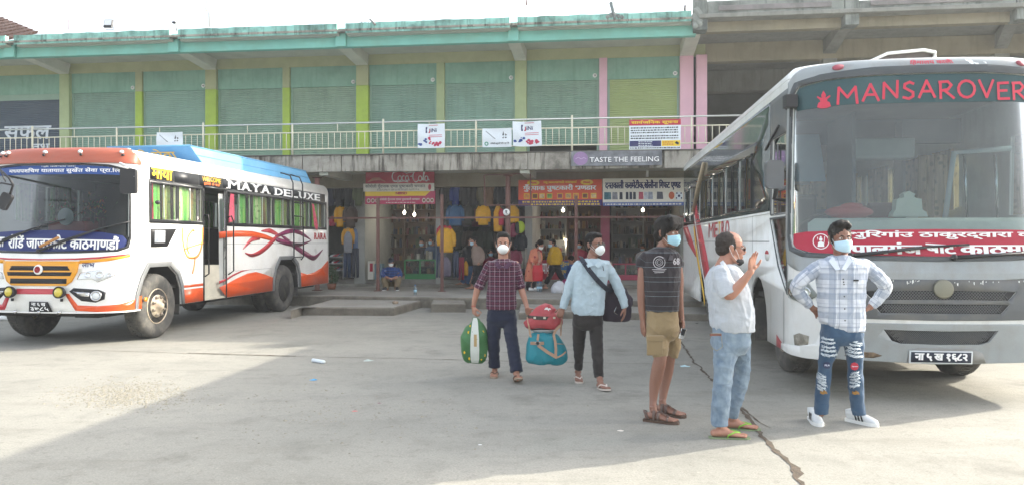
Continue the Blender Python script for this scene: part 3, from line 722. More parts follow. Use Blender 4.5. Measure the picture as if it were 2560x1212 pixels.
mb = MB(); cap = [(-1.62, 2.735), (1.62, 2.735), (1.55, 2.82), (1.40, 2.97), (-1.40, 2.97), (-1.55, 2.82)]; b.patch(mb, [cap], .022, .03, 0, dp=.07, dz=.03)
obj('roof_cap', mb, ROOFR, bus1)
rear = [b.loc(x, b.L, z) for x, z in ((-1.2, .5), (1.2, .5), (1.19, 2.0), (1.15, 2.7), (1.0, 2.95), (-1.0, 2.95), (-1.15, 2.7), (-1.19, 2.0))]
mb = MB(); mb.poly(rear, back=b.ey*.05); obj('rear_panel', mb, WHT, bus1)
# floor, underbody
mb = MB(); fr1 = lambda x, y, z: b.loc(x, y, z)
mb.box(-1.12, 1.12, .45, 8.3, .78, .84, 0, fr1); obj('floor_pan', mb, UNDER, bus1)
mb = MB(); mb.box(-.9, .9, .25, 8.2, .42, .77, 0, fr1); mb.tube([b.loc(-.9, 1.2, .5), b.loc(.9, 1.2, .5)], .07, 8); mb.tube([b.loc(-.9, 5.93, .5), b.loc(.9, 5.93, .5)], .09, 8)
obj('chassis', mb, UNDER, bus1)
INTD = mat('bus_interior_dark', '#37353a', .85, var=.2, scale=5)
mb = MB(); mb.box(-1.08, -1.05, 1.3, 8.3, .84, 1.85, 0, fr1); mb.box(-1.0, 1.0, 2.6, 2.66, .84, 2.6, 0, fr1); obj('partition', mb, INTD, bus1)
mb = MB(); mb.box(-1.1, 1.1, .4, 8.3, 2.66, 2.69, 0, fr1); obj('headlining', mb, mat('headlining', '#8b8478', .9), bus1)
# side glass with frames, curtains
BLKG = mat('window_rubber_black', '#222426', .4, var=.08)
CUR_G = curtain_mat('curtain_green', ['#3f8a35', '#8fc05c', '#4fae48', '#cfd8a4', '#5f6a30'])
CUR_B = curtain_mat('curtain_brown_leaf', ['#6a4626', '#93ab60', '#7a5630', '#35552c'])
CUR_R = curtain_mat('curtain_red', ['#a32742', '#c9566a', '#8c1f38'])
mb = MB(); hs = [rect(a+.03, c-.03, ZW0+.03, ZW1-.03) for a, c in wp]; z_ = ZW0-.035
b.patch(mb, [[(wp[0][0]-.04, z_), (d0-.01, z_), (d0-.01, ZW1+.03), (wp[0][0]-.04, ZW1+.03)]]+hs[:2], .006, .01)
b.patch(mb, [[(d1+.01, z_), (wp[-1][1]+.05, z_), (wp[-1][1]+.05, ZW1+.03), (d1+.01, ZW1+.03)]]+hs[2:], .006, .01)
obj('window_band', mb, BLKG, bus1)
for i, (a, c) in enumerate(wp):
 mid = (a+c)/2
 mb = MB(); b.patch(mb, [rect(a+.03, mid, ZW0+.03, ZW1-.03)], -.012, 0); wg = obj('window', mb, G_CLEAR, bus1, fix=False)
 mb = MB(); b.patch(mb, [rect(mid, c-.03, ZW0+.03, ZW1-.03)], -.022, 0); obj('pane', mb, G_CLEAR, wg, fix=False)
 mb = MB(); b.patch(mb, [rect(mid-.014, mid+.014, ZW0+.03, ZW1-.03)], -.002, .012); obj('window_bar', mb, mat('aluminium', '#b9bcbb', .35, metal=.8), wg)
 if i != 2: curtain(b, bus1, a+.02, a+(c-a)*(.62 if i else .5), ZW0, ZW1, CUR_G if i % 3 != 1 else CUR_G)
 curtain(b, bus1, a+(c-a)*.66, c-.03, ZW0, ZW1, CUR_B if i not in (2,) else CUR_G, off=-.11)
 if i in (0,): curtain(b, bus1, a+.02, a+.13, ZW0, ZW1, CUR_R, off=-.05)
mb = MB(); a, c = wp[2]; mb.add([b.at(a+.16, 2.46, -.01), b.at(a+.30, 2.46, -.01), b.at(a+.27, 1.95, .015), b.at(a+.03, 1.90, .02), b.at(a+.1, 2.2, .0)], [(0, 1, 2, 3, 4)]); obj('curtain', mb, CUR_R, bus1, label='red curtain pulled aside')
mb = MB(); a, c = wp[6]; mb.add([b.at(a+.02, 2.46, .02), b.at(a+.14, 2.44, .02), b.at(a+.33, 1.95, .04), b.at(a+.26, 1.80, .05), b.at(a+.12, 1.92, .03)], [(0, 1, 2, 3, 4)]); obj('curtain', mb, CUR_R, bus1, label='red curtain blowing out of the window')
for (a, c) in wp[:2]+wp[2:]:
 mb = MB(); b.patch(mb, [rect(-c+.02, -a-.02, ZW0+.02, ZW1-.02)], -.012, 0); obj('window', mb, G_CLEAR, bus1, fix=False)
 curtain(b, bus1, -c+.3, -a-.02, ZW0, ZW1, CUR_G)
# boards above the windows
BRD = mat('board_black', '#26282b', .45, var=.1, dirt=.2, dcol='#55585a')
seams = [372, 433, 496, 554, 676, 811]
for s0, s1 in zip(seams, seams[1:]):
 mb = MB(); b.patch(mb, [rect(pz(s0, 2.65)+.008, pz(s1, 2.65)-.008, 2.535, 2.725)], .008, .012, dz=9); obj('name_board', mb, BRD, bus1)
mb = MB(); b.text(mb, 'माया', pz(376), pz(428), 2.55, 2.72, .012, .02); obj('lettering', mb, LETY, bus1)
mb = MB(); b.text(mb, 'WELCOME', pz(503), pz(549), 2.63, 2.715, .012, .01, zfun=lambda u: -.03*abs(u-.5)); obj('lettering', mb, LETY, bus1)
mb = MB(); b.text(mb, 'हाम~रो ॐ बस', pz(507), pz(546), 2.55, 2.62, .012, .02); obj('lettering', mb, mat('lettering_orange', '#e06a30', .6), bus1)
def serif_text(mb, txt, p0, p1, z0, z1, off, bold, grow=1.0):
 """bold slab-serif lettering: heavy glyphs with small feet"""
 V, Fs = glyphs(txt, bold); xs = [v[0] for v in V]; A = np.array(V); a, c = min(xs), max(xs); y0, y1 = A[:, 1].min(), A[:, 1].max()
 pp = p0+(A[:, 0]-a)/(c-a)*(p1-p0); zz = z0+(A[:, 1]-y0)/(y1-y0)*(z1-z0)
 mb.add([tuple(q) for q in b.w(b._m(pp, zz, off))], Fs)
 w_, x = [], 0
 for ch in txt:
  V2, _ = glyphs(ch, bold) if ch != ' ' else ([], 0)
 return mb
def letters_serif(word, px0, px1, z0, z1, off, m, bold=.045):
 mb = MB(); n = len(word); wts = [1.35 if c == 'M' else (.95 if c in 'EL' else 1.1) for c in word]; tot = sum(wts); p0, p1 = pz(px0, 2.6), pz(px1, 2.6); x = p0
 for ch, wt in zip(word, wts):
  w = (p1-p0)*wt/tot; g = w*.09; a, c = x+g, x+w-g; b.text(mb, ch, a, c, z0, z1, off, bold)
  h = (z1-z0)*.10; f = w*.15
  feet = {'M': [(a, 0), (c, 0), (a, 1), (c, 1)], 'A': [(a, 0), (c, 0)], 'Y': [((a+c)/2, 0), (a, 1), (c, 1)], 'D': [(a, 0), (a, 1)], 'E': [(a, 0), (a, 1)], 'L': [(a, 0), (a+.01, 1)], 'U': [(a, 1), (c, 1)], 'X': [(a, 0), (c, 0), (a, 1), (c, 1)], 'R': [(a, 0), (c, 0), (a, 1)]}.get(ch, [])
  for fx, up in feet:
   zz = z1-h if up else z0; b.patch(mb, [rect(fx-f, fx+f, zz, zz+h)], off+.0015, 0, dz=9)
  x += w
 return obj('lettering', mb, m, bus1)
letters_serif('MAYA', 565, 673, 2.55, 2.715, .012, LETW)
letters_serif('DELUXE', 683, 799, 2.545, 2.70, .012, LETW)
letters_serif('RARA', 783, 813, 1.60, 1.76, .006, REDP, .03)
# doorway: folded leaf, steps, grab rails
mb = MB(); b.patch(mb, [rect(d0-.03, d0, .50, 2.53), ], .012, .05); b.patch(mb, [rect(d1, d1+.03, .50, 2.53)], .012, .05); b.patch(mb, [rect(d0-.03, d1+.03, 2.50, 2.54)], .03, .06); obj('door_frame', mb, BLKG, bus1)
xd = b.W
mb = MB(); P = lambda p, z, dx: b.loc(xd*.985-dx, p-b.PC+b.D, z)
mb.add([P(d1-.01, .52, .02), P(d1-.11, .52, .05), P(d1-.11, 2.44, .07), P(d1-.01, 2.44, .03)], [(0, 1, 2, 3)]); dl = obj('door', mb, mat('door_grey', '#a9aba8', .5, dirt=.2), bus1)
mb = MB(); mb.add([P(d1-.03, 1.65, .015), P(d1-.09, 1.65, .035), P(d1-.09, 2.35, .05), P(d1-.03, 2.35, .02)], [(0, 1, 2, 3)]); obj('door_glass', mb, G_TINT, dl)
STEP = mat('step_beige', '#b9b4a4', .7, dirt=.4, dcol='#7d776a')
mb = MB(); mb.add([P(d0, .52, .03), P(d1-.11, .52, .03), P(d1-.11, 1.12, .06), P(d0, 1.12, .06)], [(0, 1, 2, 3)])
y0, y1 = d0-b.PC+b.D, d1-b.PC+b.D
mb.box(xd-.75, xd-.12, y0, y1, 1.08, 1.12, 0, fr1); mb.box(xd-.12, xd-.02, y0, y1, .50, .54, 0, fr1); obj('step_panel', mb, STEP, bus1)
mb = MB(); mb.box(xd-1.0, xd-.98, y0-.2, y1+.2, .84, 2.5, 0, fr1); obj('partition', mb, INTD, bus1)
mb = MB(); mb.box(xd-.7, xd-.69, y0+.35, y1-.05, 1.35, 1.75, 0, fr1); obj('notice_paper', mb, mat('paper_grey', '#a9b0b4', .8), bus1)
mb = MB(); p_ = pz(516)-.12; mb.tube([b.at(p_, 2.02, .01), b.at(p_+.02, 2.02, .07), b.at(p_+.05, 1.95, .07), b.at(p_+.05, .98, .07), b.at(p_+.02, .93, .01)], .014, 8); obj('grab_rail', mb, BLKM, bus1)
mb = MB(); p_ = d1+.06; mb.tube([b.at(p_, 2.0, .01), b.at(p_+.03, 2.03, .07), b.at(p_+.09, 1.93, .08), b.at(p_+.09, 1.0, .08), b.at(p_+.02, .93, .01)], .014, 8); obj('grab_rail', mb, BLKM, bus1)
# rear ladder
lp0, lp1 = pz(724), pz(748)
for p_ in (lp0, lp1):
 mb = MB(); mb.tube([b.loc(.55, p_-b.PC+b.D, 3.0), b.loc(1.0, p_-b.PC+b.D, 3.09), b.loc(1.2, p_-b.PC+b.D, 3.03), b.at(p_, 2.8, .09), b.at(p_, 2.0, .08), b.at(p_+.02, 1.2, .08), b.at(p_+.02, 1.13, .02)], .016, 8); obj('ladder_rail', mb, BLKM, bus1)
for z in (2.42, 2.12, 1.82, 1.5, 1.2):
 mb = MB(); mb.tube([b.at(lp0, z, .085), b.at(lp1, z, .085)], .013, 8); obj('rung', mb, BLKM, bus1)
# painted swoosh bands of the side
def crop(*pts): return [b.q(350+x/2.754, 360+y/2.754) for x, y in pts]
def band(pts, m, off=.004, name='painted_band'):
 mb = MB(); b.patch(mb, [pts], off, .004, dz=.2); return obj(name, mb, m, bus1)
a_ = arch(pw_r, .66); zr = b.zb+.004
band(crop((545, 985), (600, 958), (660, 925), (740, 888), (800, 878), (860, 895), (910, 915), (955, 922))+[(pw_r-.665, .78), (pw_r-.665, zr), (d1+.035, zr)], ORG)
band(crop((545, 940), (600, 920), (640, 895), (700, 868), (770, 860), (700, 878), (640, 908), (600, 935), (545, 960)), REDP)
band([(pw_r+.665, zr), (pw_r+.665, .85)]+crop((1150, 895), (1200, 880), (1250, 850), (1292, 800))+[(PM-.005, 1.0), (PM-.005, zr)], ORG)
cc = pw_f+.62
band([(cc, zr), (cc+.02, .74), (d0-.04, .74), (d0-.04, zr)], ORG); band([(cc+.01, .77), (cc+.02, .815), (d0-.04, .815), (d0-.04, .77)], ORG)
def rib(pts, w, m, off=.004): band(b.stroke(crop(*pts), w), m, off)
rib([(545, 628), (600, 622), (690, 618), (780, 622), (860, 640), (930, 665)], [.12, .12, .12, .11, .10, .06], ORG)
rib([(835, 600), (890, 598), (925, 612), (960, 628)], [.02, .10, .09, .02], REDP)
rib([(708, 725), (740, 685), (775, 655), (825, 645)], [.01, .07, .09, .09], REDP)
rib([(722, 748), (770, 765), (830, 740), (880, 700), (925, 655), (965, 620)], [.02, .07, .10, .11, .09, .03], REDP, .006)
rib([(930, 640), (1000, 610), (1060, 600), (1120, 622), (1178, 662)], [.06, .10, .10, .09, .01], PURP, .006)
rib([(935, 655), (990, 675), (1050, 690), (1110, 690), (1178, 665)], [.09, .11, .10, .07, .01], PURP, .008)
rib([(965, 628), (1000, 650), (1030, 665)], [.01, .08, .02], PURP, .005)
rib([(1040, 690), (1090, 722), (1140, 755), (1200, 782), (1258, 725)], [.08, .12, .13, .12, .01], PURP, .006)
for pts, w in (([(290, 575), (298, 690), (330, 775), (395, 770), (425, 690), (430, 575)], .045), ([(365, 590), (330, 640), (325, 720), (355, 765), (392, 720), (390, 640), (365, 590)], .04), ([(300, 725), (370, 700), (445, 678)], .03), ([(378, 780), (372, 840), (360, 890)], .035)):
 rib(pts, w, mat('bus_light_orange', '#e89a4e', .5), .0045)
# body seams
for z in (1.50,):
 mb = MB(); b.patch(mb, [rect(d1+.04, PM-.02, z, z+.006)], .0015, 0); obj('body_seam', mb, GREYT, bus1)
mb = MB(); b.patch(mb, [rect(d1+.35, pw_r-.8, .985, .991)], .0025, 0); b.patch(mb, [rect(pw_r-.802, pw_r-.796, .60, .99)], .0025, 0); obj('body_seam', mb, GREYT, bus1)
# wheel arch trims
def ring(l, k, zc=.5):
 c = sum(x for x, z in l)/len(l); return [(c+(x-c)*k, (z-zc)*(k if z > zc+.02 else 1)+zc) for x, z in l]
for pc, r in ((pw_f, .60), (pw_r, .66)):
 l = arch(pc, r); o = ring(l, 1.13); mb = MB(); b.patch(mb, [o+l[::-1]], .016, .03); obj('arch_trim', mb, GREYT, bus1)
 mb = MB(); vs = []; yl = [(x-b.PC+b.D, z) for x, z in l]
 for y, z in yl: vs += [b.loc(b.W-.02, y, z), b.loc(b.W-.6, y, z)]
 mb.add(vs, [(2*i, 2*i+1, 2*i+3, 2*i+2) for i in range(len(yl)-1)]); mb.poly([b.loc(b.W-.6, y, z) for y, z in yl]); obj('wheel_housing', mb, UNDER, bus1)
 yl2 = [(y, z) for y, z in yl]; mb = MB(); vs = []
 for y, z in yl: vs += [b.loc(-b.W+.02, y, z), b.loc(-b.W+.6, y, z)]
 mb.add(vs, [(2*i, 2*i+1, 2*i+3, 2*i+2) for i in range(len(yl)-1)]); mb.poly([b.loc(-b.W+.6, y, z) for y, z in yl]); obj('wheel_housing', mb, UNDER, bus1)
yf, yr = pw_f-b.PC+b.D, pw_r-b.PC+b.D
CREAMR = mat('rim_cream_rust', '#c6b9a2', .6, metal=.1, var=.15, scale=14, dirt=.7, dcol='#7a5a42')
wheel(bus1, b.loc(b.W-.05, yf, .515), 1, .515, .28, b.ex, rimc=CREAMR)
wheel(bus1, b.loc(-b.W+.05, yf, .515), 1, .515, .28, -b.ex, rimc=CREAMR)
wheel(bus1, b.loc(b.W-.06, yr, .515), 1, .515, .27, b.ex, dual=True, rimc=DRK)
wheel(bus1, b.loc(b.W-.37, yr, .515), 1, .515, .27, b.ex, dual=True, rimc=DRK)
wheel(bus1, b.loc(-b.W+.06, yr, .515), 1, .515, .27, -b.ex, dual=True, rimc=DRK)
mb = MB(); mb.box(b.W-.5, b.W-.06, yf+.62, yf+.635, .32, .9, 0, fr1); obj('mud_flap', mb, RUB, bus1)
mb = MB(); mb.box(b.W-.55, b.W-.06, yr+.70, yr+.71, .3, .9, 0, fr1); obj('mud_flap', mb, RUB, bus1)
# ---- front
mb = MB(); b.patch(mb, [[(x*1.0, z) for x, z in wsh]], -.02, 0, dp=.07); obj('windscreen', mb, G_WIND1, bus1, fix=False)
ws_o = [(x*1.025+(.012 if x > 0 else -.012 if x < 0 else 0), 2.05+(z-2.05)*1.045) for x, z in wsh]
mb = MB(); b.patch(mb, [ws_o, wsh[::-1]], .006, .03, dp=.07); obj('windscreen_rubber', mb, BLKG, bus1)
bt = [(-1.24, 2.555)]+[(x, 2.565) for x in (-.6, 0, .6)]+[(1.235, 2.55)]+[(1.20, 2.63), (.9, 2.68), (.5, 2.70), (0, 2.70), (-.5, 2.70), (-.9, 2.68), (-1.19, 2.62)]
mb = MB(); b.patch(mb, [bt], -.012, 0, dp=.07); obj('banner', mb, mat('banner_blue', '#274a8c', .6, var=.05), bus1)
mb = MB(); x0 = b.q(22, 424)[0]; x1 = b.q(312, 424)[0]
b.text(mb, 'मध~यपश~चिम यातायात सुखे^त सेवा प्रा.लि.'.replace('चिम', 'िचम').replace('लि', 'िल'), x0, min(x1, 1.12), 2.575, 2.665, -.008, .016); obj('lettering', mb, LETW, bus1)
mb = MB(); b.text(mb, 'श्री गणेशाय नमः', -.15, .42, 2.672, 2.697, -.008, .02); obj('lettering', mb, LETW, bus1)
bb = [(-1.25, 1.475), (-1.1, 1.437), (-.6, 1.417), (0, 1.407), (.6, 1.417), (1.1, 1.437), (1.25, 1.475), (1.285, 1.56), (1.20, 1.64), (.9, 1.69), (.3, 1.72), (-.3, 1.72), (-.9, 1.69), (-1.2, 1.64), (-1.285, 1.56)]
mb = MB(); b.patch(mb, [bb], -.012, 0, dp=.07); obj('banner', mb, NAVY, bus1)
mb = MB(); x0 = b.q(20, 600)[0]; x1 = min(b.q(310, 600)[0], 1.15); b.text(mb, 'रोिडं जाजरकोट काठमाण~डौं', x0, x1, 1.45, 1.66, -.008, .018, zfun=lambda u: -.03*u*u); obj('lettering', mb, LETW, bus1)
mb = MB(); b.text(mb, 'सल~या', x0-.45, x0-.08, 1.47, 1.62, -.008, .018); obj('lettering', mb, LETW, bus1)
def pt1(name, half, m, off=.008, th=.01, par=None, dp=.07):
 mb = MB(); b.patch(mb, [sym(half)], off, th, dp=dp, dz=.1); return obj(name, mb, m, par or bus1)
# centre line of the front is p = 0
pt1('painted_band', [(0, 1.275), (.55, 1.28), (.9, 1.30), (1.34, 1.355), (1.34, 1.375), (.9, 1.325), (.55, 1.305), (0, 1.295)], REDP, .006, .005)
for sgn in (1, -1):
 l = [(.62, 1.225), (1.0, 1.26), (1.34, 1.32), (1.34, 1.352), (.9, 1.295), (.62, 1.277)]; mb = MB(); b.patch(mb, [[(sgn*x, z) for x, z in l]], .006, .005); obj('painted_band', mb, YEL, bus1)
gr = pt1('grille', [(0, .90), (.44, .90), (.53, .96), (.60, 1.10), (.62, 1.262), (0, 1.262)], YEL, .022, .03)
for z0, z1, h, k in ((1.125, 1.19, .50, .05), (1.045, 1.10, .51, -.02), (.93, 1.005, .46, .0)):
 mb = MB(); b.patch(mb, [[(-h, z0+(.0)), (h, z0), (h-k, z1), (-h+k, z1)]], .026, .002); s_ = obj('grille_slot', mb, BLK, gr)
 for j in range(3):
  zz = z0+(z1-z0)*(j+.7)/3.2; mb = MB(); b.patch(mb, [rect(-h+.03, h-.03, zz, zz+.006)], .032, .006, dz=9); obj('slat', mb, DRK, gr)
mb = MB(); c_ = b.at(0, 1.135, .03); nrm = (b.at(0, 1.135, .05)-b.at(0, 1.135, 0)).normalized(); mb.lathe([(0, .022), (.055, .02), (.072, .012), (.076, 0)], c_, nrm, 24); em = obj('emblem', mb, WHITEP, gr)
mb = MB(); mb.lathe([(.048, .0245), (.040, .0255), (.040, .0235), (.048, .0225)], c_, nrm, 24); mb.tube([c_+nrm*.026-b.ex*.03, c_+nrm*.026+b.ex*.03], .006, 6); obj('emblem_ring', mb, REDP, em)
for sg in (1, -1):
 hl = [(sg*x, z) for x, z in ((.60, .995), (.64, 1.09), (.82, 1.12), (1.14, 1.155), (1.16, 1.12), (1.12, 1.045), (.90, .955), (.82, 1.0))]
 e = MB(); b.patch(e, [hl], .006, .02); e = obj('headlight', e, CHR, bus1)
 mb = MB(); b.patch(mb, [[((x-sg*.88)*.95+sg*.88, (z-1.05)*.92+1.05) for x, z in hl]], .012, .004); obj('headlight_lens', mb, LENS, e)
 for pc, rr_ in ((.92, .055), (.76, .04), (1.05, .03)):
  c_ = b.at(sg*pc, 1.06, .012); nn = (b.at(sg*pc, 1.06, .05)-c_).normalized(); mb = MB(); mb.lathe([(rr_, 0), (rr_, .008), (rr_*.8, .004), (rr_*.5, -.0), (0, .004)], c_, nn, 18); obj('reflector', mb, CHR, e)
 po = [(sg*x, z) for x, z in ((.50, .82), (.56, .87), (.92, .845), (1.02, .80), (1.0, .70), (.88, .655), (.68, .68))]
 mb = MB(); b.patch(mb, [po], .004, .01); e = obj('fog_lamp_pocket', mb, BLK, bus1)
 mb = MB(); b.patch(mb, [[(sg*x, z) for x, z in ((.53, .822), (.80, .80), (.80, .745), (.66, .755))], ], .012, .01); b.patch(mb, [[(sg*x, z) for x, z in ((.60, .813), (.76, .80), (.78, .78), (.62, .796))]], .014, .003); obj('pocket_trim', mb, CHR, e)
 c_ = b.at(sg*.89, .752, .006); nn = (b.at(sg*.89, .752, .05)-c_).normalized(); mb = MB(); mb.lathe([(.075, 0), (.078, .014), (.06, .018), (.058, .008)], c_, nn, 22); obj('lamp_bezel', mb, CHR, e)
 mb = MB(); mb.lathe([(.058, .006), (.04, .016), (0, .02)], c_, nn, 20); obj('fog_lamp', mb, LENS, e)
 # yellow auxiliary lamp
 c_ = b.at(sg*.40, .80, .03); nn = (b.at(sg*.40, .8, .05)-b.at(sg*.40, .8, 0)).normalized(); nn = (nn*.98+Vector((0, 0, .0))).normalized()
 mb = MB(); mb.lathe([(0, -.02), (.06, -.02), (.085, .03), (.088, .075), (.078, .085), (.076, .07)], c_, nn, 20); e = obj('auxiliary_lamp', mb, BLKM, bus1)
 mb = MB(); mb.lathe([(.076, .07), (.055, .085), (0, .092)], c_, nn, 20); obj('lamp_lens', mb, LENSY, e)
 mb = MB(); mb.tube([c_-Vector((0, 0, .09)), c_-Vector((0, 0, .13))], .02, 8); obj('lamp_bracket', mb, BLKM, e)
# bumper bands
pt1('painted_band', [(0, .775), (.36, .775), (.36, .855), (0, .855)], REDP, .007, .006)
for sg in (1, -1):
 mb = MB(); l = [(.44, .775), (.50, .775), (.64, .58), (1.2, .575), (1.68, .56)];
 b.patch(mb, [[(sg*x, z) for x, z in ((.44, .785), (.50, .785), (.62, .615), (.90, .60), (1.20, .62), (1.45, .68), (1.62, .72), (1.62, .515), (.9, .515), (.58, .535))]], .007, .006); obj('painted_band', mb, ORG if sg > 0 else REDP, bus1)
mb = MB(); b.patch(mb, [[(-1.55, .495), (1.55, .495), (1.55, .515), (-1.55, .515)]], .03, .05); obj('bumper_edge', mb, WHT, bus1)
mb = MB(); b.patch(mb, [[(-.145, .52), (.235, .52), (.17, .665), (-.125, .67)]], .03, .012); pl = obj('number_plate', mb, BLK, bus1)
mb = MB(); b.text(mb, 'ना ६ ख', -.09, .14, .60, .655, .034, .02); b.text(mb, '३७८५', -.11, .19, .53, .592, .034, .02); obj('number', mb, LETW, pl)
for x in (-.36, .03, .36):
 c_ = b.at(x, .515, .04); mb = MB(); mb.ball(c_, .028, 10); obj('marker_lamp', mb, CHR, bus1)
for px in (-75, 22, 112, 203, 305):
 pp_, zz_ = b.q(px, 391) if px > 0 else (-.95, 2.80); mb = MB(); mb.ball(b.at(pp_, 2.84, .035), (.032, .04, .028), 10); e = obj('roof_lamp', mb, LENS, bus1); mb = MB(); mb.tube([b.at(pp_, 2.81, .02), b.at(pp_+.03, 2.80, .06)], .018, 8); obj('lamp_base', mb, BLKM, e)
# wipers
def wiper(bd, root, piv, tip, sweep=.35):
 mb = MB(); p0, p1 = piv, tip; q0 = bd.at(*p0, .045); q1 = bd.at(p0[0]+(p1[0]-p0[0])*.62, p0[1]+(p1[1]-p0[1])*.66, .05)
 mb.tube([q0, q1], [.020, .011], 6); mb.ball(q0, .032, 8)
 N = 7; mb.tube([bd.at(p0[0]+(p1[0]-p0[0])*(.22+.78*i/N), p0[1]+(p1[1]-p0[1])*(.30+.70*(i/N))+.012*math.sin(i/N*3.1), .022) for i in range(N+1)], .011, 6)
 return obj('wiper', mb, BLKM, root)
wiper(b, bus1, b.q(101, 628), b.q(326, 553)); wiper(b, bus1, (-.98, 1.45), b.q(165, 549))
mb = MB(); q0, q1 = b.q(107, 618), b.q(153, 595); mb.tube([b.at(*q0, .062), b.at(*q1, .06)], .022, 8); obj('wiper_cloth', mb, mat('rag_orange', '#b5824c', .9, bump=.5), bus1, label='orange rag tied round the wiper arm')
# mirrors
mb = MB(); e0 = b.at(1.28, 2.62, .0); mc = pt(325, 454, 11.05)
mb.tube([e0, e0+Vector((-.05, -.22, .1)), pt(322, 418, 11.1), mc+Vector((.02, .05, .18))], .016, 8); mb.tube([b.at(1.27, 2.48, 0), pt(341, 447, 11.1), pt(335, 440, 11.0)], .012, 8)
mi = obj('mirror_arm', mb, WHITEP, bus1)
mb = MB(); fx = Matrix.Translation(mc) @ Matrix.Rotation(R(12), 4, 'Z'); l = rrect(-.105, .105, -.18, .18, .04, 4)
mb.poly([fx @ Vector((x, 0, z)) for x, z in l], back=Vector((0, -.07, 0))); obj('mirror_shell', mb, BLKM, mi, bevel=.012)
mc = pt(16, 504, 10.9); mb = MB(); mb.tube([b.at(-1.22, 2.6, 0), pt(0, 425, 10.9), pt(22, 445, 10.8), pt(33, 462, 10.8), pt(24, 490, 10.9)], .016, 8); mb.tube([pt(-40, 465, 11.1), pt(5, 458, 10.9), pt(30, 463, 10.8)], .012, 8); mb.tube([pt(2, 430, 10.9), pt(14, 455, 10.9)], .01, 6); mi = obj('mirror_arm', mb, BLKM, bus1)
mb = MB(); fx = Matrix.Translation(mc) @ Matrix.Rotation(R(28), 4, 'Y'); l = rrect(-.075, .075, -.12, .12, .035, 4); mb.poly([fx @ Vector((x, 0, z)) for x, z in l], back=Vector((0, -.06, 0))); obj('mirror_shell', mb, BLKM, mi, bevel=.01)
# side details ahead of the door
mb = MB(); l = b.Q((377, 572), (441, 572), (418, 617), (377, 618)); b.patch(mb, [l], .006, .01); pk = obj('side_vent_panel', mb, BLK, bus1)
mb = MB(); l = b.Q((386, 577), (411, 577), (411, 606), (385, 607)); b.patch(mb, [l], .012, .004); nt = obj('permit_sheet', mb, mat('paper_white', '#dfe4ea', .8), pk)
mb = MB()
for j in range(6):
 l = b.Q((389, 580+j*4), (409-(j % 3)*3, 580+j*4), (409-(j % 3)*3, 581.5+j*4), (389, 581.5+j*4)); b.patch(mb, [l], .0145, .001, dz=9)
obj('print_lines', mb, mat('print_blue', '#3c5f9c', .8), nt, kind='stuff')
mb = MB(); b.patch(mb, [circ(*b.q(363, 747), .045, rz=.035)], .014, .012); obj('side_reflector', mb, AMB, bus1)
mb = MB(); b.text(mb, 'लाभ', .66, .84, 1.175, 1.235, .006, .015); obj('lettering', mb, NAVY, bus1)
mb = MB(); mb.ball(b.at(pz(385)+.0, 2.17, .05), (.04, .05, .035), 10); obj('side_lamp', mb, BLKM, bus1)
mb = MB(); mb.box(-1.1, -.2, .32, .36, .5, .62, 0, fr1); mb.box(.2, .6, .5, 1.0, .38, .52, 0, fr1); obj('step_tube', mb, BLKM, bus1)
# dashboard, flowers, picture, seats behind the windscreen
DASH = mat('dashboard_grey', '#9a9a92', .7, dirt=.2)
mb = MB(); b.patch(mb, [rect(-1.2, 1.2, 1.36, 1.44)], -.25, .3, dp=.1); vs = [b.at(x, 1.60, -.10) for x in np.linspace(-1.2, 1.2, 12)]+[b.at(x, 1.66, -.45) for x in np.linspace(-.9, .9, 12)]
mb.add(vs, [(i, i+1, 13+i, 12+i) for i in range(11)]); obj('dashboard', mb, DASH, bus1)
RED = mat('red_cloth', '#b02a2e', .7, var=.15)
mb = MB(); mb.box(-.20, .42, .42, .75, 1.64, 1.86, 0, fr1); obj('dash_shrine', mb, RED, bus1, bevel=.02)
c_ = b.loc(.13, .40, 1.93); mb = MB(); mb.lathe([(0, .0), (.11, .0), (.13, .0), (.135, .015), (.12, .02)], c_, -b.ey, 28); e = obj('round_picture', mb, WHITEP, bus1)
mb = MB(); mb.lathe([(0, .006), (.108, .006)], c_, -b.ey, 28); obj('picture', mb, curtain_mat('picture_blue_pink', ['#3a6fb0', '#e8c9c4', '#b5cbe8', '#c4606a'], 20), e)
rnd = random.Random(5)
for cx in (-.12, .40):
 mb = MB()
 for i in range(170):
  q = b.loc(cx+rnd.gauss(0, .13), .62+rnd.gauss(0, .06), 2.06+rnd.gauss(0, .09)); r = rnd.uniform(.012, .028); mm = 0 if rnd.random() < .6 else rnd.choice([1, 2]); d = Vector((rnd.uniform(-1, 1), -.4, rnd.uniform(-1, 1))).normalized()*r*1.6; n2 = Vector((0, 0, 1)).cross(d).normalized()*r*.6
  mb.add([q-d, q+n2, q+d, q-n2], [(0, 1, 2, 3)], mm)
 mb.tube([b.loc(cx, .62, 1.84), b.loc(cx, .62, 2.05)], .03, 8, 3)
 obj('flower_bunch', mb, [mat('leaf_green', '#4f7f3c', .8, var=.2), mat('petal_orange', '#d98a3a', .7), mat('petal_red', '#c43c3c', .7), BLKM], bus1)
SEATB = mat('seat_maroon', '#6e2c38', .8, var=.15)
for x, y in ((-.72, 1.7), (.35, 1.9), (.78, 2.35)):
 mb = MB(); mb.box(x-.22, x+.22, y, y+.5, 1.12, 1.28, 0, fr1); mb.box(x-.21, x+.21, y+.42, y+.54, 1.25, 1.98, 0, fr1); obj('seat', mb, SEATB, bus1, bevel=.04)
mb = MB(); c_ = b.loc(-.72, .98, 1.55); ax = (b.ey*.55+Vector((0, 0, .8))).normalized()
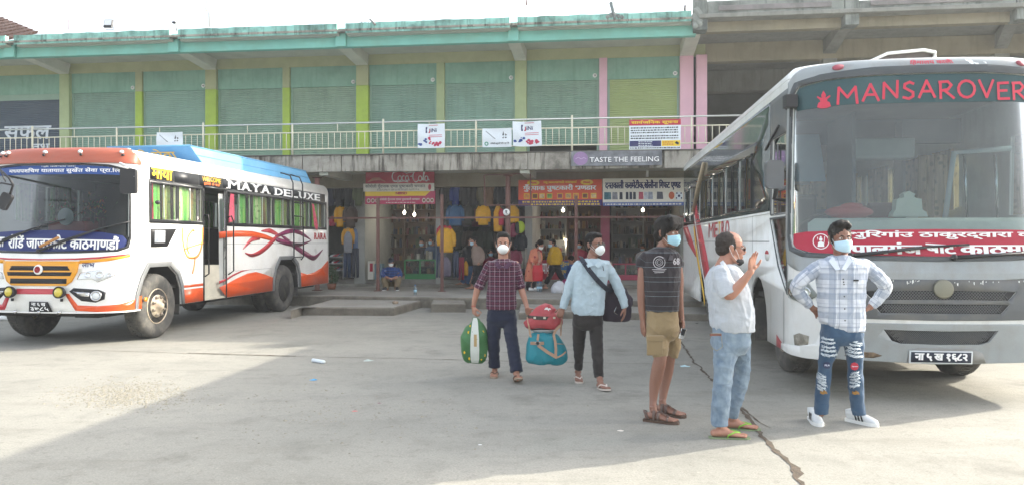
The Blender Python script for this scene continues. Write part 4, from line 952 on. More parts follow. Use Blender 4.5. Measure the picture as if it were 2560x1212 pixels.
a1 = ax.orthogonal().normalized(); a2 = ax.cross(a1); mb.tube([c_+a1*.22*math.cos(t)+a2*.22*math.sin(t) for t in np.linspace(0, 2*math.pi, 25)], .016, 8); mb.tube([c_-ax*.45, c_], .03, 8); mb.tube([c_-a1*.2, c_+a1*.2], .014, 6); obj('steering_wheel', mb, BLKM, bus1)
# blue box on the roof
BLUB = mat('roof_box_blue', '#4a8cc0', .5, var=.1, scale=1.2, dirt=.3, dcol='#9db9c9')
BLUW = mat('roof_box_pale_blue', '#5f9cc4', .5, var=.1, scale=1.2, dirt=.3, dcol='#8fb4cc')
yb0, yb1 = 2.53, 7.75
mb = MB(); vs = [b.loc(x, y, z) for x, y, z in ((-.62, yb0+.25, 2.98), (1.0, yb0+.25, 2.98), (1.02, yb1, 2.98), (-.62, yb1, 2.98), (-.72, yb0, 3.27), (.90, yb0, 3.27), (.92, yb1-.1, 3.27), (-.72, yb1-.1, 3.27))]
mb.add(vs, [(0, 1, 5, 4), (3, 2, 6, 7), (0, 4, 7, 3)], 0); mb.add([vs[1], vs[2], vs[6], vs[5]], [(0, 1, 2, 3)], 1); mb.add([vs[4], vs[5], vs[6], vs[7]], [(0, 1, 2, 3)], 0)
rb = obj('roof_box', mb, [BLUB, BLUW], bus1)
mb = MB(); fn = lambda x, y: vs[0].lerp(vs[1], .04+.72*x).lerp(vs[4].lerp(vs[5], .04+.72*x), .12+.70*y)-b.ey*.006
text_to(mb, 'यात्री सेवा', fn, off=.03); obj('lettering', mb, mat('lettering_gold', '#d8b35a', .6), rb)
mb = MB(); e0, e1 = vs[5], vs[6]; mb.tube([e0, e1], .014, 6); mb.tube([vs[4], vs[5]], .014, 6); mb.tube([vs[1].lerp(vs[5], .45), vs[2].lerp(vs[6], .45)], .008, 6); obj('box_edge', mb, BLUW, rb)
# ================================================================ WHITE AND GREY BUS (right)
A2 = math.atan2(.11, .994)
B2 = Body((4.10, 7.38), A2, 1.29, .58, 3.0, 10.2, .40, 3.22, 3.385, .15, ([0, .4, .9, 1.25, 1.5, 3.1, 3.5], [.05, .0, -.05, -.02, .05, .16, .2]), .010); B2.side = -1
WH2 = mat('coach_white_paint', '#e3e4e0', .35, var=.05, scale=2.5, dirt=.35, dcol='#b9b4a6', streak=.2, coat=.3)
GR2 = mat('coach_grey_paint', '#949a9b', .42, var=.09, scale=3, dirt=.45, dcol='#847f73', streak=.2, coat=.25)
GRD = mat('coach_grey_dark', '#5c5f60', .5, var=.12, scale=4, dirt=.6, dcol='#77736a')
RD2 = mat('coach_red_paint', '#b33a44', .4, var=.06, coat=.2)
YL2 = mat('coach_yellow_tape', '#e0b43a', .5, var=.08)
bus2 = thing('coach', 'white coach with grey front, red lettering across the top of its dusty windscreen', 'bus', B2.loc(0, 0, 0)[:], -A2, 'long distance buses')
b = B2; Q2 = b.Q
fr2 = lambda x, y, z: B2.loc(x, y, z)
def pz2(px):
 k = (px-1280)/F; o = b.O-b.ex*(b.W*.985); t = (k*o.y-o.x)/(b.ey.x-k*b.ey.y); return -(b.PC+(t-b.D))
PM = b.PM
yfw, yrw = 1.76, 6.75
pwf, pwr = b.PC+(1.97-b.D), b.PC+(yrw-b.D)
def arch2(pc, r, zt=1.13): return [(pc-r, b.zb)]+[(pc-r*math.cos(t), .50+(zt-.5)*math.sin(t)) for t in np.linspace(.15, math.pi-.15, 9)]+[(pc+r, b.zb)]
low = [(-PM, b.zb)]+[(-q, z) for q, z in arch2(pwr, .62)[::-1]]+[(-q, z) for q, z in arch2(pwf, .53)[::-1]]+[(q, z) for q, z in arch2(pwf, .53)]+[(q, z) for q, z in arch2(pwr, .62)]+[(PM, b.zb)]
out = low+[(PM, 3.23), (-PM, 3.23)]
WZ0, WZ1 = 1.42, 2.93
wsh2 = sym([(0, 3.205), (.5, 3.20), (1.0, 3.175), (1.28, 3.13), (1.36, 3.04), (1.40, 2.2), (1.42, 1.62), (1.38, 1.50), (1.2, 1.44), (.6, 1.41), (0, 1.40)])
# side windows: passenger glass from the driver's window to the rear
sz0, sz1 = 1.95, 2.92
edges = [(1712, 1724), (1726, 1747), (1750, 1779), (1782, 1812), (1815, 1847), (1850, 1882)]
sw = [(pz2(a), pz2(c)) for a, c in edges]          # negative p, ascending to the front
dw = [b.q(1922, 318), b.q(1967, 300), b.q(1967, 508), b.q(1917, 510)]
dw = [(-b.PC-.62, 2.70), (-b.PC+.06, 2.70), (-b.PC+.06, 1.84), (-b.PC-.66, 1.84)]
dl_ = [(-b.PC-.70, 1.80), (-b.PC+.06, 1.80), (-b.PC+.06, 1.02), (-b.PC-.30, 1.30)]
holes = [wsh2]+[rect(a+.03, c-.03, sz0+.03, sz1-.25) for a, c in sw]+[rect(-c+.03, -a-.03, sz0+.03, sz1-.25) for a, c in sw]+[dw, dl_, [(-x, z) for x, z in dw], [(-x, z) for x, z in dl_]]
mb = MB(); b.patch(mb, [out]+holes, 0, .035, 0, dp=.07); obj('body', mb, WH2, bus2)
mb = MB(); b.patch(mb, [[(-PM, 3.232), (PM, 3.232), (PM, 3.385), (-PM, 3.385)]], .0, .02, 0, dp=.07, dz=.04); mb.poly([tuple(b.at(p, 3.385)) for p in np.linspace(-PM, PM, 90)]); obj('roof', mb, WH2, bus2)
rear = [b.loc(x, b.L, z) for x, z in ((-1.28, .4), (1.28, .4), (1.27, 2.0), (1.22, 3.0), (1.0, 3.3), (-1.0, 3.3), (-1.22, 3.0), (-1.27, 2.0))]
mb = MB(); mb.poly(rear, back=b.ey*.05); obj('rear_panel', mb, WH2, bus2)
mb = MB(); mb.box(-1.2, 1.2, .5, 10.1, .86, .92, 0, fr2); obj('floor_pan', mb, UNDER, bus2)
mb = MB(); mb.box(-.95, .95, .6, 10.0, .42, .84, 0, fr2); mb.tube([b.loc(-.9, yfw, .5), b.loc(.9, yfw, .5)], .07, 8); mb.tube([b.loc(-.9, yrw, .5), b.loc(.9, yrw, .5)], .09, 8); obj('chassis', mb, UNDER, bus2)
# grey skin round the windscreen, over the top and down to the grille
mb = MB(); ring_ = sym([(0, 3.34), (.9, 3.33), (1.25, 3.29), (1.46, 3.20), (1.52, 2.6), (1.54, 1.9), (1.55, 1.5), (1.50, 1.33), (1.32, 1.26), (.95, 1.21), (.6, 1.19), (0, 1.19)])
b.patch(mb, [ring_, wsh2[::-1]], .012, .012, dp=.07, dz=.06); obj('front_surround', mb, GR2, bus2)
mb = MB(); o2 = [(x*1.0+(.045 if x > 0 else -.045 if x < 0 else 0), 2.2+(z-2.2)*1.055) for x, z in wsh2]; b.patch(mb, [o2, wsh2[::-1]], .018, .02, dp=.07); obj('windscreen_rubber', mb, mat('rubber_grey', '#4b5052', .6, dirt=.3), bus2)
mb = MB(); b.patch(mb, [wsh2], -.012, 0, dp=.07); obj('windscreen', mb, G_WIND, bus2, fix=False)
mb = MB(); cc2 = [(-1.3, 2.89)]+[(x, 2.915) for x in (-.8, 0, .8)]+[(1.3, 2.89), (1.34, 3.03), (1.27, 3.12), (1.0, 3.17), (.5, 3.193), (0, 3.197), (-.5, 3.193), (-1.0, 3.17), (-1.27, 3.12), (-1.34, 3.03)]
b.patch(mb, [cc2], -.006, 0, dp=.07); obj('sun_strip', mb, mat('sun_strip_teal', '#2d4c50', .6, var=.08, dirt=.15, dcol='#7f9a98'), bus2)
PINKR = mat('lettering_red', '#c83a50', .6, var=.03)
SF = {'M': [[(0, 0), (.06, 1), (.5, .38), (.92, 1), (1.0, 0)]], 'A': [[(0, 0), (.5, 1), (1, 0)], [(.2, .36), (.82, .36)]], 'N': [[(0, 0), (.06, .95), (.9, .05), (.96, 1.05)]],
 'S': [[(.9, .9), (.6, 1), (.2, .88), (.15, .66), (.5, .52), (.85, .38), (.85, .14), (.5, 0), (.05, .08)]], 'R': [[(.08, 0), (.08, 1)], [(.0, .97), (.6, 1), (.85, .78), (.6, .52), (.1, .45)], [(.35, .47), (1.0, 0)]],
 'O': [[(.5+.5*math.cos(t), .5+.5*math.sin(t)) for t in np.linspace(1.2, 1.2+2*math.pi, 15)]], 'V': [[(0, 1), (.5, 0), (1, 1)]], 'E': [[(.95, .98), (.08, .95), (.08, .02), (1, .04)], [(.1, .5), (.8, .52)]]}
mb = MB(); pa = b.q(2088, 240)[0]; pb = .93; x = pa; word = 'MANSAROVER'
wts = dict(M=1.35, A=1.1, N=1.05, S=.85, R=1.0, O=1.15, V=1.0, E=.85); tot = sum(wts[c] for c in word)
for i, ch in enumerate(word):
 w = (pb-pa)*wts[ch]/tot; u = (x+w/2-pa)/(pb-pa); z0 = 2.925+.035*math.sin(math.pi*u)+((i*37) % 5-2)*.004; h = .165
 for st in SF[ch]:
  for q0, q1 in zip(st, st[1:]):
   A_, B_ = [(x+w*(.10+.76*q[0]), z0+h*q[1]) for q in (q0, q1)]; d = Vector((B_[0]-A_[0], B_[1]-A_[1])); d.normalize(); nn = Vector((-d.y, d.x))*.0125; e = d*.008
   b.patch(mb, [[(A_[0]-e.x+nn.x, A_[1]-e.y+nn.y), (A_[0]-e.x-nn.x, A_[1]-e.y-nn.y), (B_[0]+e.x-nn.x, B_[1]+e.y-nn.y), (B_[0]+e.x+nn.x, B_[1]+e.y+nn.y)]], .003+i*.0002, 0, dz=9, dp=9)
 x += w
obj('lettering', mb, PINKR, bus2)
mb = MB(); cx, cz = b.q(2059, 246)[0], 2.975     # small seated figure emblem
for l in ([(-.065, -.07), (-.03, -.085), (.03, -.085), (.07, -.07), (.06, -.045), (0, -.03), (-.055, -.045)], circ(0, -.005, .035, 12), circ(0, .045, .024, 10), [(-.018, .06), (.018, .06), (0, .095)], [(-.03, 0), (-.065, .03), (-.06, .045), (-.02, .02)], [(.03, 0), (.065, .03), (.06, .045), (.02, .02)], circ(-.03, -.045, .028, 8), circ(.035, -.045, .028, 8)):
 b.patch(mb, [[(cx+x, cz+z) for x, z in l]], .004, 0, dz=9)
obj('emblem', mb, PINKR, bus2)
ban = sym([(0, 1.672), (.7, 1.665), (1.2, 1.65), (1.37, 1.63), (1.38, 1.53), (1.33, 1.485), (1.15, 1.445), (.6, 1.42), (0, 1.412)])
mb = MB(); b.patch(mb, [ban], -.006, 0, dp=.07); obj('banner', mb, mat('banner_red', '#b02840', .6, var=.05, dirt=.1), bus2)
mb = MB(); pa = b.q(2122, 570)[0]; b.text(mb, 'भुिरगांउ ठाकुरद्वारा विद^या', pa, 1.25, 1.573, 1.662, .006, .026)
pa = b.q(2092, 598)[0]; pc_ = b.q(2302, 598)[0]; b.text(mb, 'नेपालगंज', pa, pc_, 1.428, 1.553, .006, .032)
b.text(mb, 'बाट', b.q(2314, 598)[0], b.q(2388, 598)[0], 1.45, 1.535, .006, .032, zfun=lambda u: -.02*u); b.text(mb, 'काठमाण~डौं', b.q(2398, 598)[0], 1.25, 1.432, 1.555, .006, .034); obj('lettering', mb, LETW, bus2)
cx, cz = b.q(2052, 587)[0], 1.553; mb = MB(); b.patch(mb, [circ(cx, cz, .078, 24), circ(cx, cz, .070, 24)[::-1]], .004, 0, dz=9)
for l in (circ(cx, cz+.02, .017, 10), [(cx-.032, cz-.052), (cx+.032, cz-.052), (cx+.026, cz-.01), (cx+.008, cz), (cx-.008, cz), (cx-.026, cz-.01)], [(cx-.03, cz+.01), (cx-.036, cz+.045), (cx-.026, cz+.04)], [(cx+.03, cz-.03), (cx+.04, cz+.05), (cx+.034, cz+.052), (cx+.026, cz-.02)], [(cx-.012, cz+.038), (cx+.012, cz+.038), (cx, cz+.055)]): b.patch(mb, [l], .004, 0, dz=9)
obj('emblem', mb, LETW, bus2)
mb = MB(); b.text(mb, 'िहमालय काली', b.q(2273, 163)[0], b.q(2386, 163)[0], 3.262, 3.305, .014, .02); obj('lettering', mb, PINKR, bus2)
for px in (2095, 2556):
 q = b.q(px, 172); mb = MB(); b.patch(mb, [circ(q[0], 3.265, .055, 20, rz=.018)], .026, .014); obj('marker_lamp', mb, mat('lamp_red', '#a04a56', .4, dirt=.3), bus2)
mb = MB();
for (x, z, r) in ((b.q(2425, 158)[0], 3.28, .03), (b.q(2440, 162)[0], 3.26, .02), (b.q(2462, 160)[0], 3.27, .012)): b.patch(mb, [[(x+r*(1+.5*math.sin(i*2.3))*math.cos(i*.7), z+r*.7*(1+.4*math.cos(i*1.7))*math.sin(i*.7)) for i in range(9)]], .014, 0, dz=9)
obj('paint_chip', mb, WH2, bus2)
# side glass band (dark reflecting panels) with window frames
mb = MB(); zb_ = [(-PM+.05, sz0-.06), (sw[-1][1]+.10, sz0-.06), (sw[-1][1]+.26, 2.35), (-b.PC+.10, 2.35), (-b.PC+.10, 3.02), (-PM+.05, 3.02)]
hs = [rect(a+.03, c-.03, sz0+.03, sz1-.25) for a, c in sw]
front_b = -b.PC-.62
zb_ = [(-PM+.05, sz0-.05), (front_b-.10, sz0-.05), (front_b-.10, 3.15), (-PM+.05, 3.15)]
BG2 = mat('side_band_glass', '#2f3a38', .08, var=.1, spec=.7, coat=.5)
mb = MB(); b.patch(mb, [zb_]+[h for h in hs if max(q[0] for q in h) < front_b-.1], .005, .008, dp=.3); obj('side_band', mb, BG2, bus2)
mb = MB(); b.patch(mb, [[(front_b-.09, 1.86), (-b.PC+.12, 1.86), (-b.PC+.12, 3.15), (front_b-.09, 3.15)], [(x*1, z) for x, z in dw][::-1]], .006, .01); obj('driver_window_frame', mb, GRD, bus2)
mb = MB(); b.patch(mb, [[(-PM+.05, 1.868), (front_b-.10, 1.868), (front_b-.10, 1.885), (-PM+.05, 1.885)]], .010, .008, dp=.4); obj('band_trim', mb, WH2, bus2)
ALU = MATS['aluminium']
for a, c in sw:
 md = (a+c)/2
 mb = MB(); b.patch(mb, [rect(a+.03, md, sz0+.03, sz1-.25)], -.01, 0); w_ = obj('window', mb, G_TINT, bus2, fix=False)
 mb = MB(); b.patch(mb, [rect(md, c-.03, sz0+.03, sz1-.25)], -.022, 0); obj('pane', mb, G_TINT, w_, fix=False)
 mb = MB(); b.patch(mb, [rect(md-.015, md+.015, sz0+.03, sz1-.25)], .0, .012); b.patch(mb, [rect(c-.034, c-.016, sz0+.02, sz1-.24)], .009, .012); obj('window_bar', mb, BLKM, w_)
 mb = MB(); b.patch(mb, [rect(-c+.03, -a-.03, sz0+.03, sz1-.25)], -.01, 0); obj('window', mb, G_TINT, bus2, fix=False)
CURB = curtain_mat('curtain_beige', ['#c49a66', '#dcbc8a', '#a5845a', '#cfae7c'], 6)
for i, (a, c) in enumerate(sw):
 if i in (0, 2, 3, 5): curtain(b, bus2, a+.03, a+(c-a)*.45, sz0, sz1-.2, CURB, off=-.1)
 curtain(b, bus2, -c+.03, -c+(c-a)*.7, sz0, sz1-.2, CURB, off=-.1)
for l, nm in ((dw, 'driver_window'), (dl_, 'lower_window')):
 mb = MB(); b.patch(mb, [l], -.012, 0, dp=.2); obj(nm, mb, G_TINT, bus2, fix=False)
 mb = MB(); b.patch(mb, [[(-x, z) for x, z in l]], -.012, 0, dp=.2); obj(nm, mb, G_TINT, bus2, fix=False)
mb = MB(); b.patch(mb, [[(front_b+.25, 1.86), (front_b+.29, 1.86), (front_b+.29, 2.62), (front_b+.25, 2.62)]], .008, .01); b.patch(mb, [[(front_b+.3, 2.1), (-b.PC+.06, 2.1), (-b.PC+.06, 2.13), (front_b+.3, 2.13)]], .008, .01); obj('window_bar', mb, GRD, bus2)
fl = [(x+(-.02 if x < -b.PC-.2 else .02), z+(.02 if z > 1.5 else -.02)) for x, z in dl_]
mb = MB(); b.patch(mb, [fl, dl_[::-1]], .008, .01); obj('lower_window_frame', mb, mat('rubber_grey'), bus2)
# curtain blown out of a side window
mb = MB(); q0 = b.at(*b.q(1763, 408), .03); q1 = b.at(*b.q(1750, 470), .10); q2_ = b.at(*b.q(1741, 528), .06)
mb.tube([q0, q0.lerp(q2_, .5), q2_], [(.03, .02), (.05, .02), (.035, .02)], 8); obj('curtain', mb, mat('cloth_pale_tan', '#b8a78c', .85, var=.12, scale=20), bus2, label='beige curtain hanging out of a side window')
# side seam lines, lettering, stripes
def B2band(pts, m, off=.005, name='painted_band', th=.003):
 mb = MB(); b.patch(mb, [pts], off, th, dz=.2, dp=.3); return obj(name, mb, m, bus2)
SEAM = mat('seam_dark', '#3c3d3c', .7)
B2band([(-PM+.03, 1.548), (-b.PC-.75, 1.548), (-b.PC-.75, 1.556), (-PM+.03, 1.556)], SEAM, .002, 'body_seam', 0)
for px in (1732, 1800, 1885):
 p_ = pz2(px); B2band([(p_, .95), (p_+.012, .95), (p_+.012, 1.87), (p_, 1.87)], SEAM, .002, 'body_seam', 0)
B2band([(-b.PC-.06, .42), (-b.PC-.045, .42), (-b.PC-.045, 1.02), (-b.PC-.06, 1.02)], SEAM, .003, 'body_seam', 0)
mb = MB(); lx = [1775, 1789, 1800, 1807, 1817, 1829]; ys = [(537, 588), (530, 588), (527, 586), (525, 584), (521, 583)]
for i, ch in enumerate('METRO'):
 pa, pb = pz2(lx[i]), pz2(lx[i+1]-2); b.text(mb, ch, pa, pb, 1.615, 1.88-.01*(i == 0), .007, .02, m=1 if i == 2 else 0)
obj('lettering', mb, [RD2, YL2], bus2)
def c6(*pts): return [b.q(1680+x/1.5526, 180+y/1.5526) for x, y in pts]
B2band(c6((38, 565), (50, 570), (75, 640), (100, 720), (92, 715), (60, 660), (42, 610)), RD2)
B2band(b.stroke(c6((90, 545), (98, 600), (118, 700), (138, 800), (150, 900)), [.55, .6, .62, .55, .35]), RD2)
B2band(b.stroke(c6((86, 600), (97, 700), (110, 780), (122, 850), (128, 900)), [.10, .14, .16, .14, .10]), YL2, .009)
B2band(b.stroke(c6((88, 560), (108, 700), (128, 820), (135, 880)), [.08, .08, .08, .06]), WH2, .010)
mb = MB(); q = b.q(1919, 637); b.patch(mb, [circ(q[0], q[1], .11, 20, rz=.066)], .008, .004); st_ = obj('round_sticker', mb, WHITEP, bus2); mb = MB(); b.patch(mb, [[(q[0]+.10*math.cos(t), q[1]+.012+.045*math.sin(t)) for t in np.linspace(0, math.pi, 9)]], .0095, 0, dz=9); obj('sticker_print', mb, RD2, st_)
B2band([(-b.PC-.38, .40), (-b.PC+.02, .40), (-b.PC+.02, .43), (-b.PC-.38, .53)], RD2, .006)
# wheel arches, wheels
for pc in (pwf, pwr):
 for sg in (-1, 1):
  yl = [(x-b.PC+b.D, z) for x, z in arch2(pc, .53 if pc == pwf else .62)]; mb = MB(); vs = []
  for y, z in yl: vs += [b.loc(sg*(b.W-.02), y, z), b.loc(sg*(b.W-.6), y, z)]
  mb.add(vs, [(2*i, 2*i+1, 2*i+3, 2*i+2) for i in range(len(yl)-1)]); mb.poly([b.loc(sg*(b.W-.6), y, z) for y, z in yl]); obj('wheel_housing', mb, UNDER, bus2)
for sg in (-1, 1):
 wheel(bus2, b.loc(sg*(b.W-.24), yfw, .51), sg, .51, .28, b.ex*sg, rimc=STEELR)
 wheel(bus2, b.loc(sg*(b.W-.10), yrw, .51), sg, .51, .26, b.ex*sg, dual=True, rimc=DRK)
mb = MB(); mb.box(-b.W+.05, -b.W+.4, yrw+.7, yrw+.715, .3, .95, 0, fr2); obj('mud_flap', mb, mat('flap_rag', '#8d8a80', .9), bus2)
mb = MB(); mb.box(-b.W+.06, -b.W+.42, yfw+.66, yfw+.675, .28, .9, 0, fr2); obj('mud_flap', mb, RUB, bus2)
# ---- lower front: grey panel, grille slots, emblem disc, bumper
def fp(half, m, off, th, name, par=None, holes=()):
 mb = MB(); b.patch(mb, [sym(half)]+[sym(h)[::-1] for h in holes], off, th, dp=.07, dz=.1); return obj(name, mb, m, par or bus2)
s1 = [(0, 1.085), (.70, 1.075), (.62, .995), (0, 1.0)]; s2 = [(0, .955), (.63, .955), (.55, .87), (0, .87)]
gp = fp([(0, 1.19), (.70, 1.195), (.98, 1.215), (1.04, 1.0), (.92, .82), (.75, .81), (0, .80)], GRD, .010, .012, 'grille_panel', holes=(s1, s2))
MESH = mat('grille_mesh_dark', '#2f3132', .6, var=.1)
for s_, z0, z1, h in ((s1, 1.0, 1.08, .62), (s2, .875, .95, .56)):
 fp([(x*.99, z) for x, z in s_], BLK, .003, .001, 'grille_back', gp)
 mb = MB()
 nx = 44
 for i in range(nx+1):
  for sg in (-1, 1):
   x = -h+2*h*i/nx; x2 = x+sg*(z1-z0)*.9
   if abs(x2) < h: mb.tube([b.at(x, z0, .007), b.at(x2, z1, .007)], .0028, 4, smooth=False)
 obj('grille_mesh', mb, GRD, gp, kind='stuff')
mb = MB(); b.patch(mb, [rect(.42, .47, .87, 1.08)], -.002, .01); b.patch(mb, [rect(-.47, -.42, .87, 1.08)], -.002, .01); obj('grille_bar', mb, GRD, gp)
c_ = b.at(.02, 1.10, .018); nn = (b.at(.02, 1.10, .1)-b.at(.02, 1.1, 0)).normalized(); mb = MB(); mb.lathe([(0, .02), (.07, .02), (.085, .012), (.094, 0)], c_, nn, 28); em = obj('emblem_disc', mb, mat('disc_grey', '#75786f', .5), bus2)
mb = MB(); mb.lathe([(.078, .0215), (.088, .018), (.092, .008)], c_, nn, 28); obj('disc_rim', mb, mat('trim_bronze', '#7d7b6c', .4, metal=.4), em)
# flaked white paint under the windscreen
rnd = random.Random(9); mb = MB()
for i in range(34):
 x = rnd.uniform(-.5, .95) if rnd.random() < .6 else rnd.gauss(-.33, .12); z = 1.185-abs(rnd.gauss(0, .012)); h = rnd.uniform(.004, .02)*(2 if rnd.random() < .15 else 1); w = rnd.uniform(.003, .008)
 b.patch(mb, [[(x-w, z), (x+w, z+.003), (x+w*.6, z-h), (x-w*.5, z-h*.8)]], .0125, 0, dz=9)
obj('paint_flake', mb, WH2, bus2, kind='stuff')
lo = [(0, .765), (.74, .77), (.86, .76), (.93, .70), (.97, .66), (1.08, .655), (1.06, .55), (.98, .43), (.90, .405), (.55, .40), (0, .38)]
mo = [(0, .70), (.52, .71), (.44, .60), (.36, .575), (0, .57)]
bp = fp(lo, GR2, .022, .03, 'bumper', holes=(mo,))
fp([(x*.99, z) for x, z in mo], BLK, .003, .001, 'grille_back', bp); mb = MB()
for i in range(60):
 for sg in (-1, 1):
  x = -.55+1.1*i/60; za, zb2 = .575, .705; x2 = x+sg*.13
  hw = lambda z: .36+(z-.575)/.13*.16
  pts = [(x+(x2-x)*t, za+(zb2-za)*t) for t in (0, .25, .5, .75, 1)]; pts = [q for q in pts if abs(q[0]) < hw(q[1])]
  if len(pts) > 1: mb.tube([b.at(*q, .012) for q in (pts[0], pts[-1])], .0026, 4, smooth=False)
obj('grille_mesh', mb, GRD, bp, kind='stuff')
mb = MB(); rc = [(-.30, .40), (.42, .40), (.38, .50), (.28, .535), (-.2, .54), (-.28, .51)]; b.patch(mb, [rc], .03, .006); obj('plate_recess', mb, mat('bumper_grey_light', '#90908c', .5, dirt=.4), bp)
mb = MB(); b.patch(mb, [rect(-.285, .285, .395, .515)], .046, .012); pl = obj('number_plate', mb, mat('plate_white', '#cfd3d2', .4), bus2)
mb = MB(); b.patch(mb, [rect(-.272, .272, .405, .505)], .048, .001); obj('plate_field', mb, mat('plate_navy', '#1d2638', .5), pl)
mb = MB(); b.text(mb, 'ना ५ ख १६८२', -.235, .235, .418, .495, .051, .03); obj('number', mb, LETW, pl)
# white corner pieces and seam, broken lamp, headlamps
for sg in (-1, 1):
 mb = MB(); b.patch(mb, [[(sg*x, z) for x, z in ((1.08, .66), (1.12, .54), (1.30, .50), (1.75, .47), (1.75, .41), (1.2, .385), (1.0, .385), (1.06, .52))]], .014, .02); obj('bumper_corner', mb, WH2, bus2)
 hl = [(sg*x, z) for x, z in ((1.10, 1.02), (1.20, 1.14), (1.42, 1.17), (1.55, 1.12), (1.45, .98), (1.25, .93))]
 mb = MB(); b.patch(mb, [hl], .006, .02); e = obj('headlight', mb, mat('lamp_housing', '#8d8f8c', .5, metal=.3), bus2)
 for pc in (1.22, 1.40):
  c_ = b.at(sg*pc, 1.045, .012); nn = (b.at(sg*pc, 1.045, .1)-b.at(sg*pc, 1.045, 0)).normalized(); mb = MB(); mb.lathe([(.055, 0), (.055, .012), (.04, .004), (0, .012)], c_, nn, 18); obj('reflector', mb, CHR, e)
 mb = MB(); b.patch(mb, [hl], .024, .002); obj('headlight_lens', mb, G_CLEAR, e)
mb = MB(); b.patch(mb, [[(-x, z) for x, z in ((1.20, .50), (1.36, .50), (1.38, .60), (1.30, .63), (1.19, .61))]], .004, .01); e = obj('broken_lamp', mb, mat('broken_filler', '#aaa699', .9, var=.3, scale=18, dirt=.8, bump=.8), bus2)
mb = MB(); b.patch(mb, [[(-.86, .44), (-.60, .43), (-.52, .455), (-.6, .485), (-.8, .49)]], .024, .004); obj('bumper_damage', mb, mat('torn_fibre', '#7a6650', .95, var=.4, scale=25, dirt=.9, dcol='#34302b', bump=1), bus2)
wiper(b, bus2, b.q(2074, 636) if False else (-.80, 1.405), b.q(2420, 612)); wiper(b, bus2, b.q(2380, 646), (1.3, 1.46))
# mirror, side camera box
mb = MB(); q0 = b.at(-1.66, 2.02, .0); mc = pt(1932, 438, 7.95); mb.tube([b.at(-b.PC+.02, 1.98, 0), b.at(-b.PC+.02, 2.0, .12), mc+Vector((.08, .03, 0))], .022, 8); mi = obj('mirror_arm', mb, BLKM, bus2)
l = rrect(-.095, .095, -.145, .145, .045, 5); fx = Matrix.Translation(mc) @ Matrix.Rotation(R(8), 4, 'Z'); mb = MB(); mb.poly([fx @ Vector((x, 0, z)) for x, z in l], back=Vector((0, -.08, 0))); obj('mirror_shell', mb, mat('mirror_grey', '#5f6264', .5, dirt=.2), mi, bevel=.02)
mb = MB(); mc = pt(1976, 258, 7.9); mb.box(-.06, .06, -.05, .06, -.05, .08, 0, lambda x, y, z: mc+Vector((x, y, z))); mb.tube([mc+Vector((.05, .04, .02)), b.at(-b.PC+.05, 2.95, 0)], .03, 8); mb.tube([mc+Vector((0, 0, -.05)), mc+Vector((.01, .02, -.14))], .008, 6); obj('camera_box', mb, BLKM, bus2, bevel=.01)
mb = MB(); mb.tube([b.at(-b.PC-.9, 2.62, .02), b.at(-b.PC-.2, 2.80, .03)], .012, 6); obj('drip_rail', mb, BLKM, bus2)
# roof scoop
mb = MB(); P = []
prof = [(-.46, 3.36), (-.40, 3.50), (-.28, 3.62), (-.1, 3.70), (.30, 3.73), (.42, 3.70), (.42, 3.65), (.30, 3.52), (.26, 3.36)]
n = len(prof); ya, yb2 = 1.55, 2.6
vs = [b.loc(x+.19, ya, z+.03) for x, z in prof]+[b.loc(x*.8+.19, yb2, 3.36+(z-3.36)*.6) for x, z in prof]
mb.add(vs, [(i, i+1, n+i+1, n+i) for i in range(n-1)], 0, True); sc_ = obj('roof_scoop', mb, mat('scoop_shell', '#b9bab2', .6, dirt=.4), bus2)
mb = MB(); mb.poly([v+b.ey*.05 for v in vs[:n]]); obj('scoop_mouth', mb, mat('scoop_inner', '#5d5654', .8, dirt=.3), sc_)
mb = MB(); mb.tube(vs[:n], .018, 8); obj('scoop_lip', mb, WH2, sc_)
# cabin seen through the windscreen
DA2 = mat('dash_cream', '#c9cdbf', .7, var=.05, dirt=.2)
mb = MB(); N = 16; xs = np.linspace(-1.22, 1.22, N); vs = [b.at(x, 1.40, -.05) for x in xs]+[b.at(x, 1.74, -.07) for x in xs]+[b.at(x*.98, 1.80, -.20) for x in xs]+[b.at(x*.9, 1.80, -.55) for x in xs]
mb.add(vs, [(r*N+i, r*N+i+1, (r+1)*N+i+1, (r+1)*N+i) for r in range(3) for i in range(N-1)], 0, True); obj('dashboard', mb, DA2, bus2)
mb = MB(); mb.ball(b.loc(-.62, .66, 1.86), (.26, .12, .07), 14); mb.ball(b.loc(-.60, .64, 1.91), (.13, .09, .05), 10); obj('dash_cloth', mb, RED, bus2, label='folded red cloth on the dashboard')
mb = MB(); l = [(-.22, 0), (.24, 0), (.22, .07), (.17, .10), (.16, .26), (.10, .27), (.06, .29), (.08, .33), (.03, .36), (0, .38), (-.03, .36), (-.08, .33), (-.06, .29), (-.10, .27), (-.16, .26), (-.17, .10), (-.20, .07)]
mb.poly([b.loc(x*.78+.0, .70, 1.81+z*.72) for x, z in l], back=b.ey*.12); obj('dash_shrine', mb, mat('shrine_cream', '#cfd2c4', .7, var=.05), bus2, bevel=.015)
mb = MB(); c_ = b.loc(-.80, .95, 1.72); ax = (b.ey*.5+Vector((0, 0, .85))).normalized(); a1 = ax.orthogonal().normalized(); a2 = ax.cross(a1)
mb.tube([c_+a1*.25*math.cos(t)+a2*.25*math.sin(t) for t in np.linspace(0, 2*math.pi, 25)], .016, 8); mb.tube([c_-ax*.4, c_], .03, 8); obj('steering_wheel', mb, BLKM, bus2)
P2 = mat('cabin_panel', '#5e666a', .8, var=.1); PB = mat('cabin_blind_blue', '#a3c4dc', .8, var=.06); PG = mat('cabin_grey_pad', '#b9c2c4', .8, var=.06)
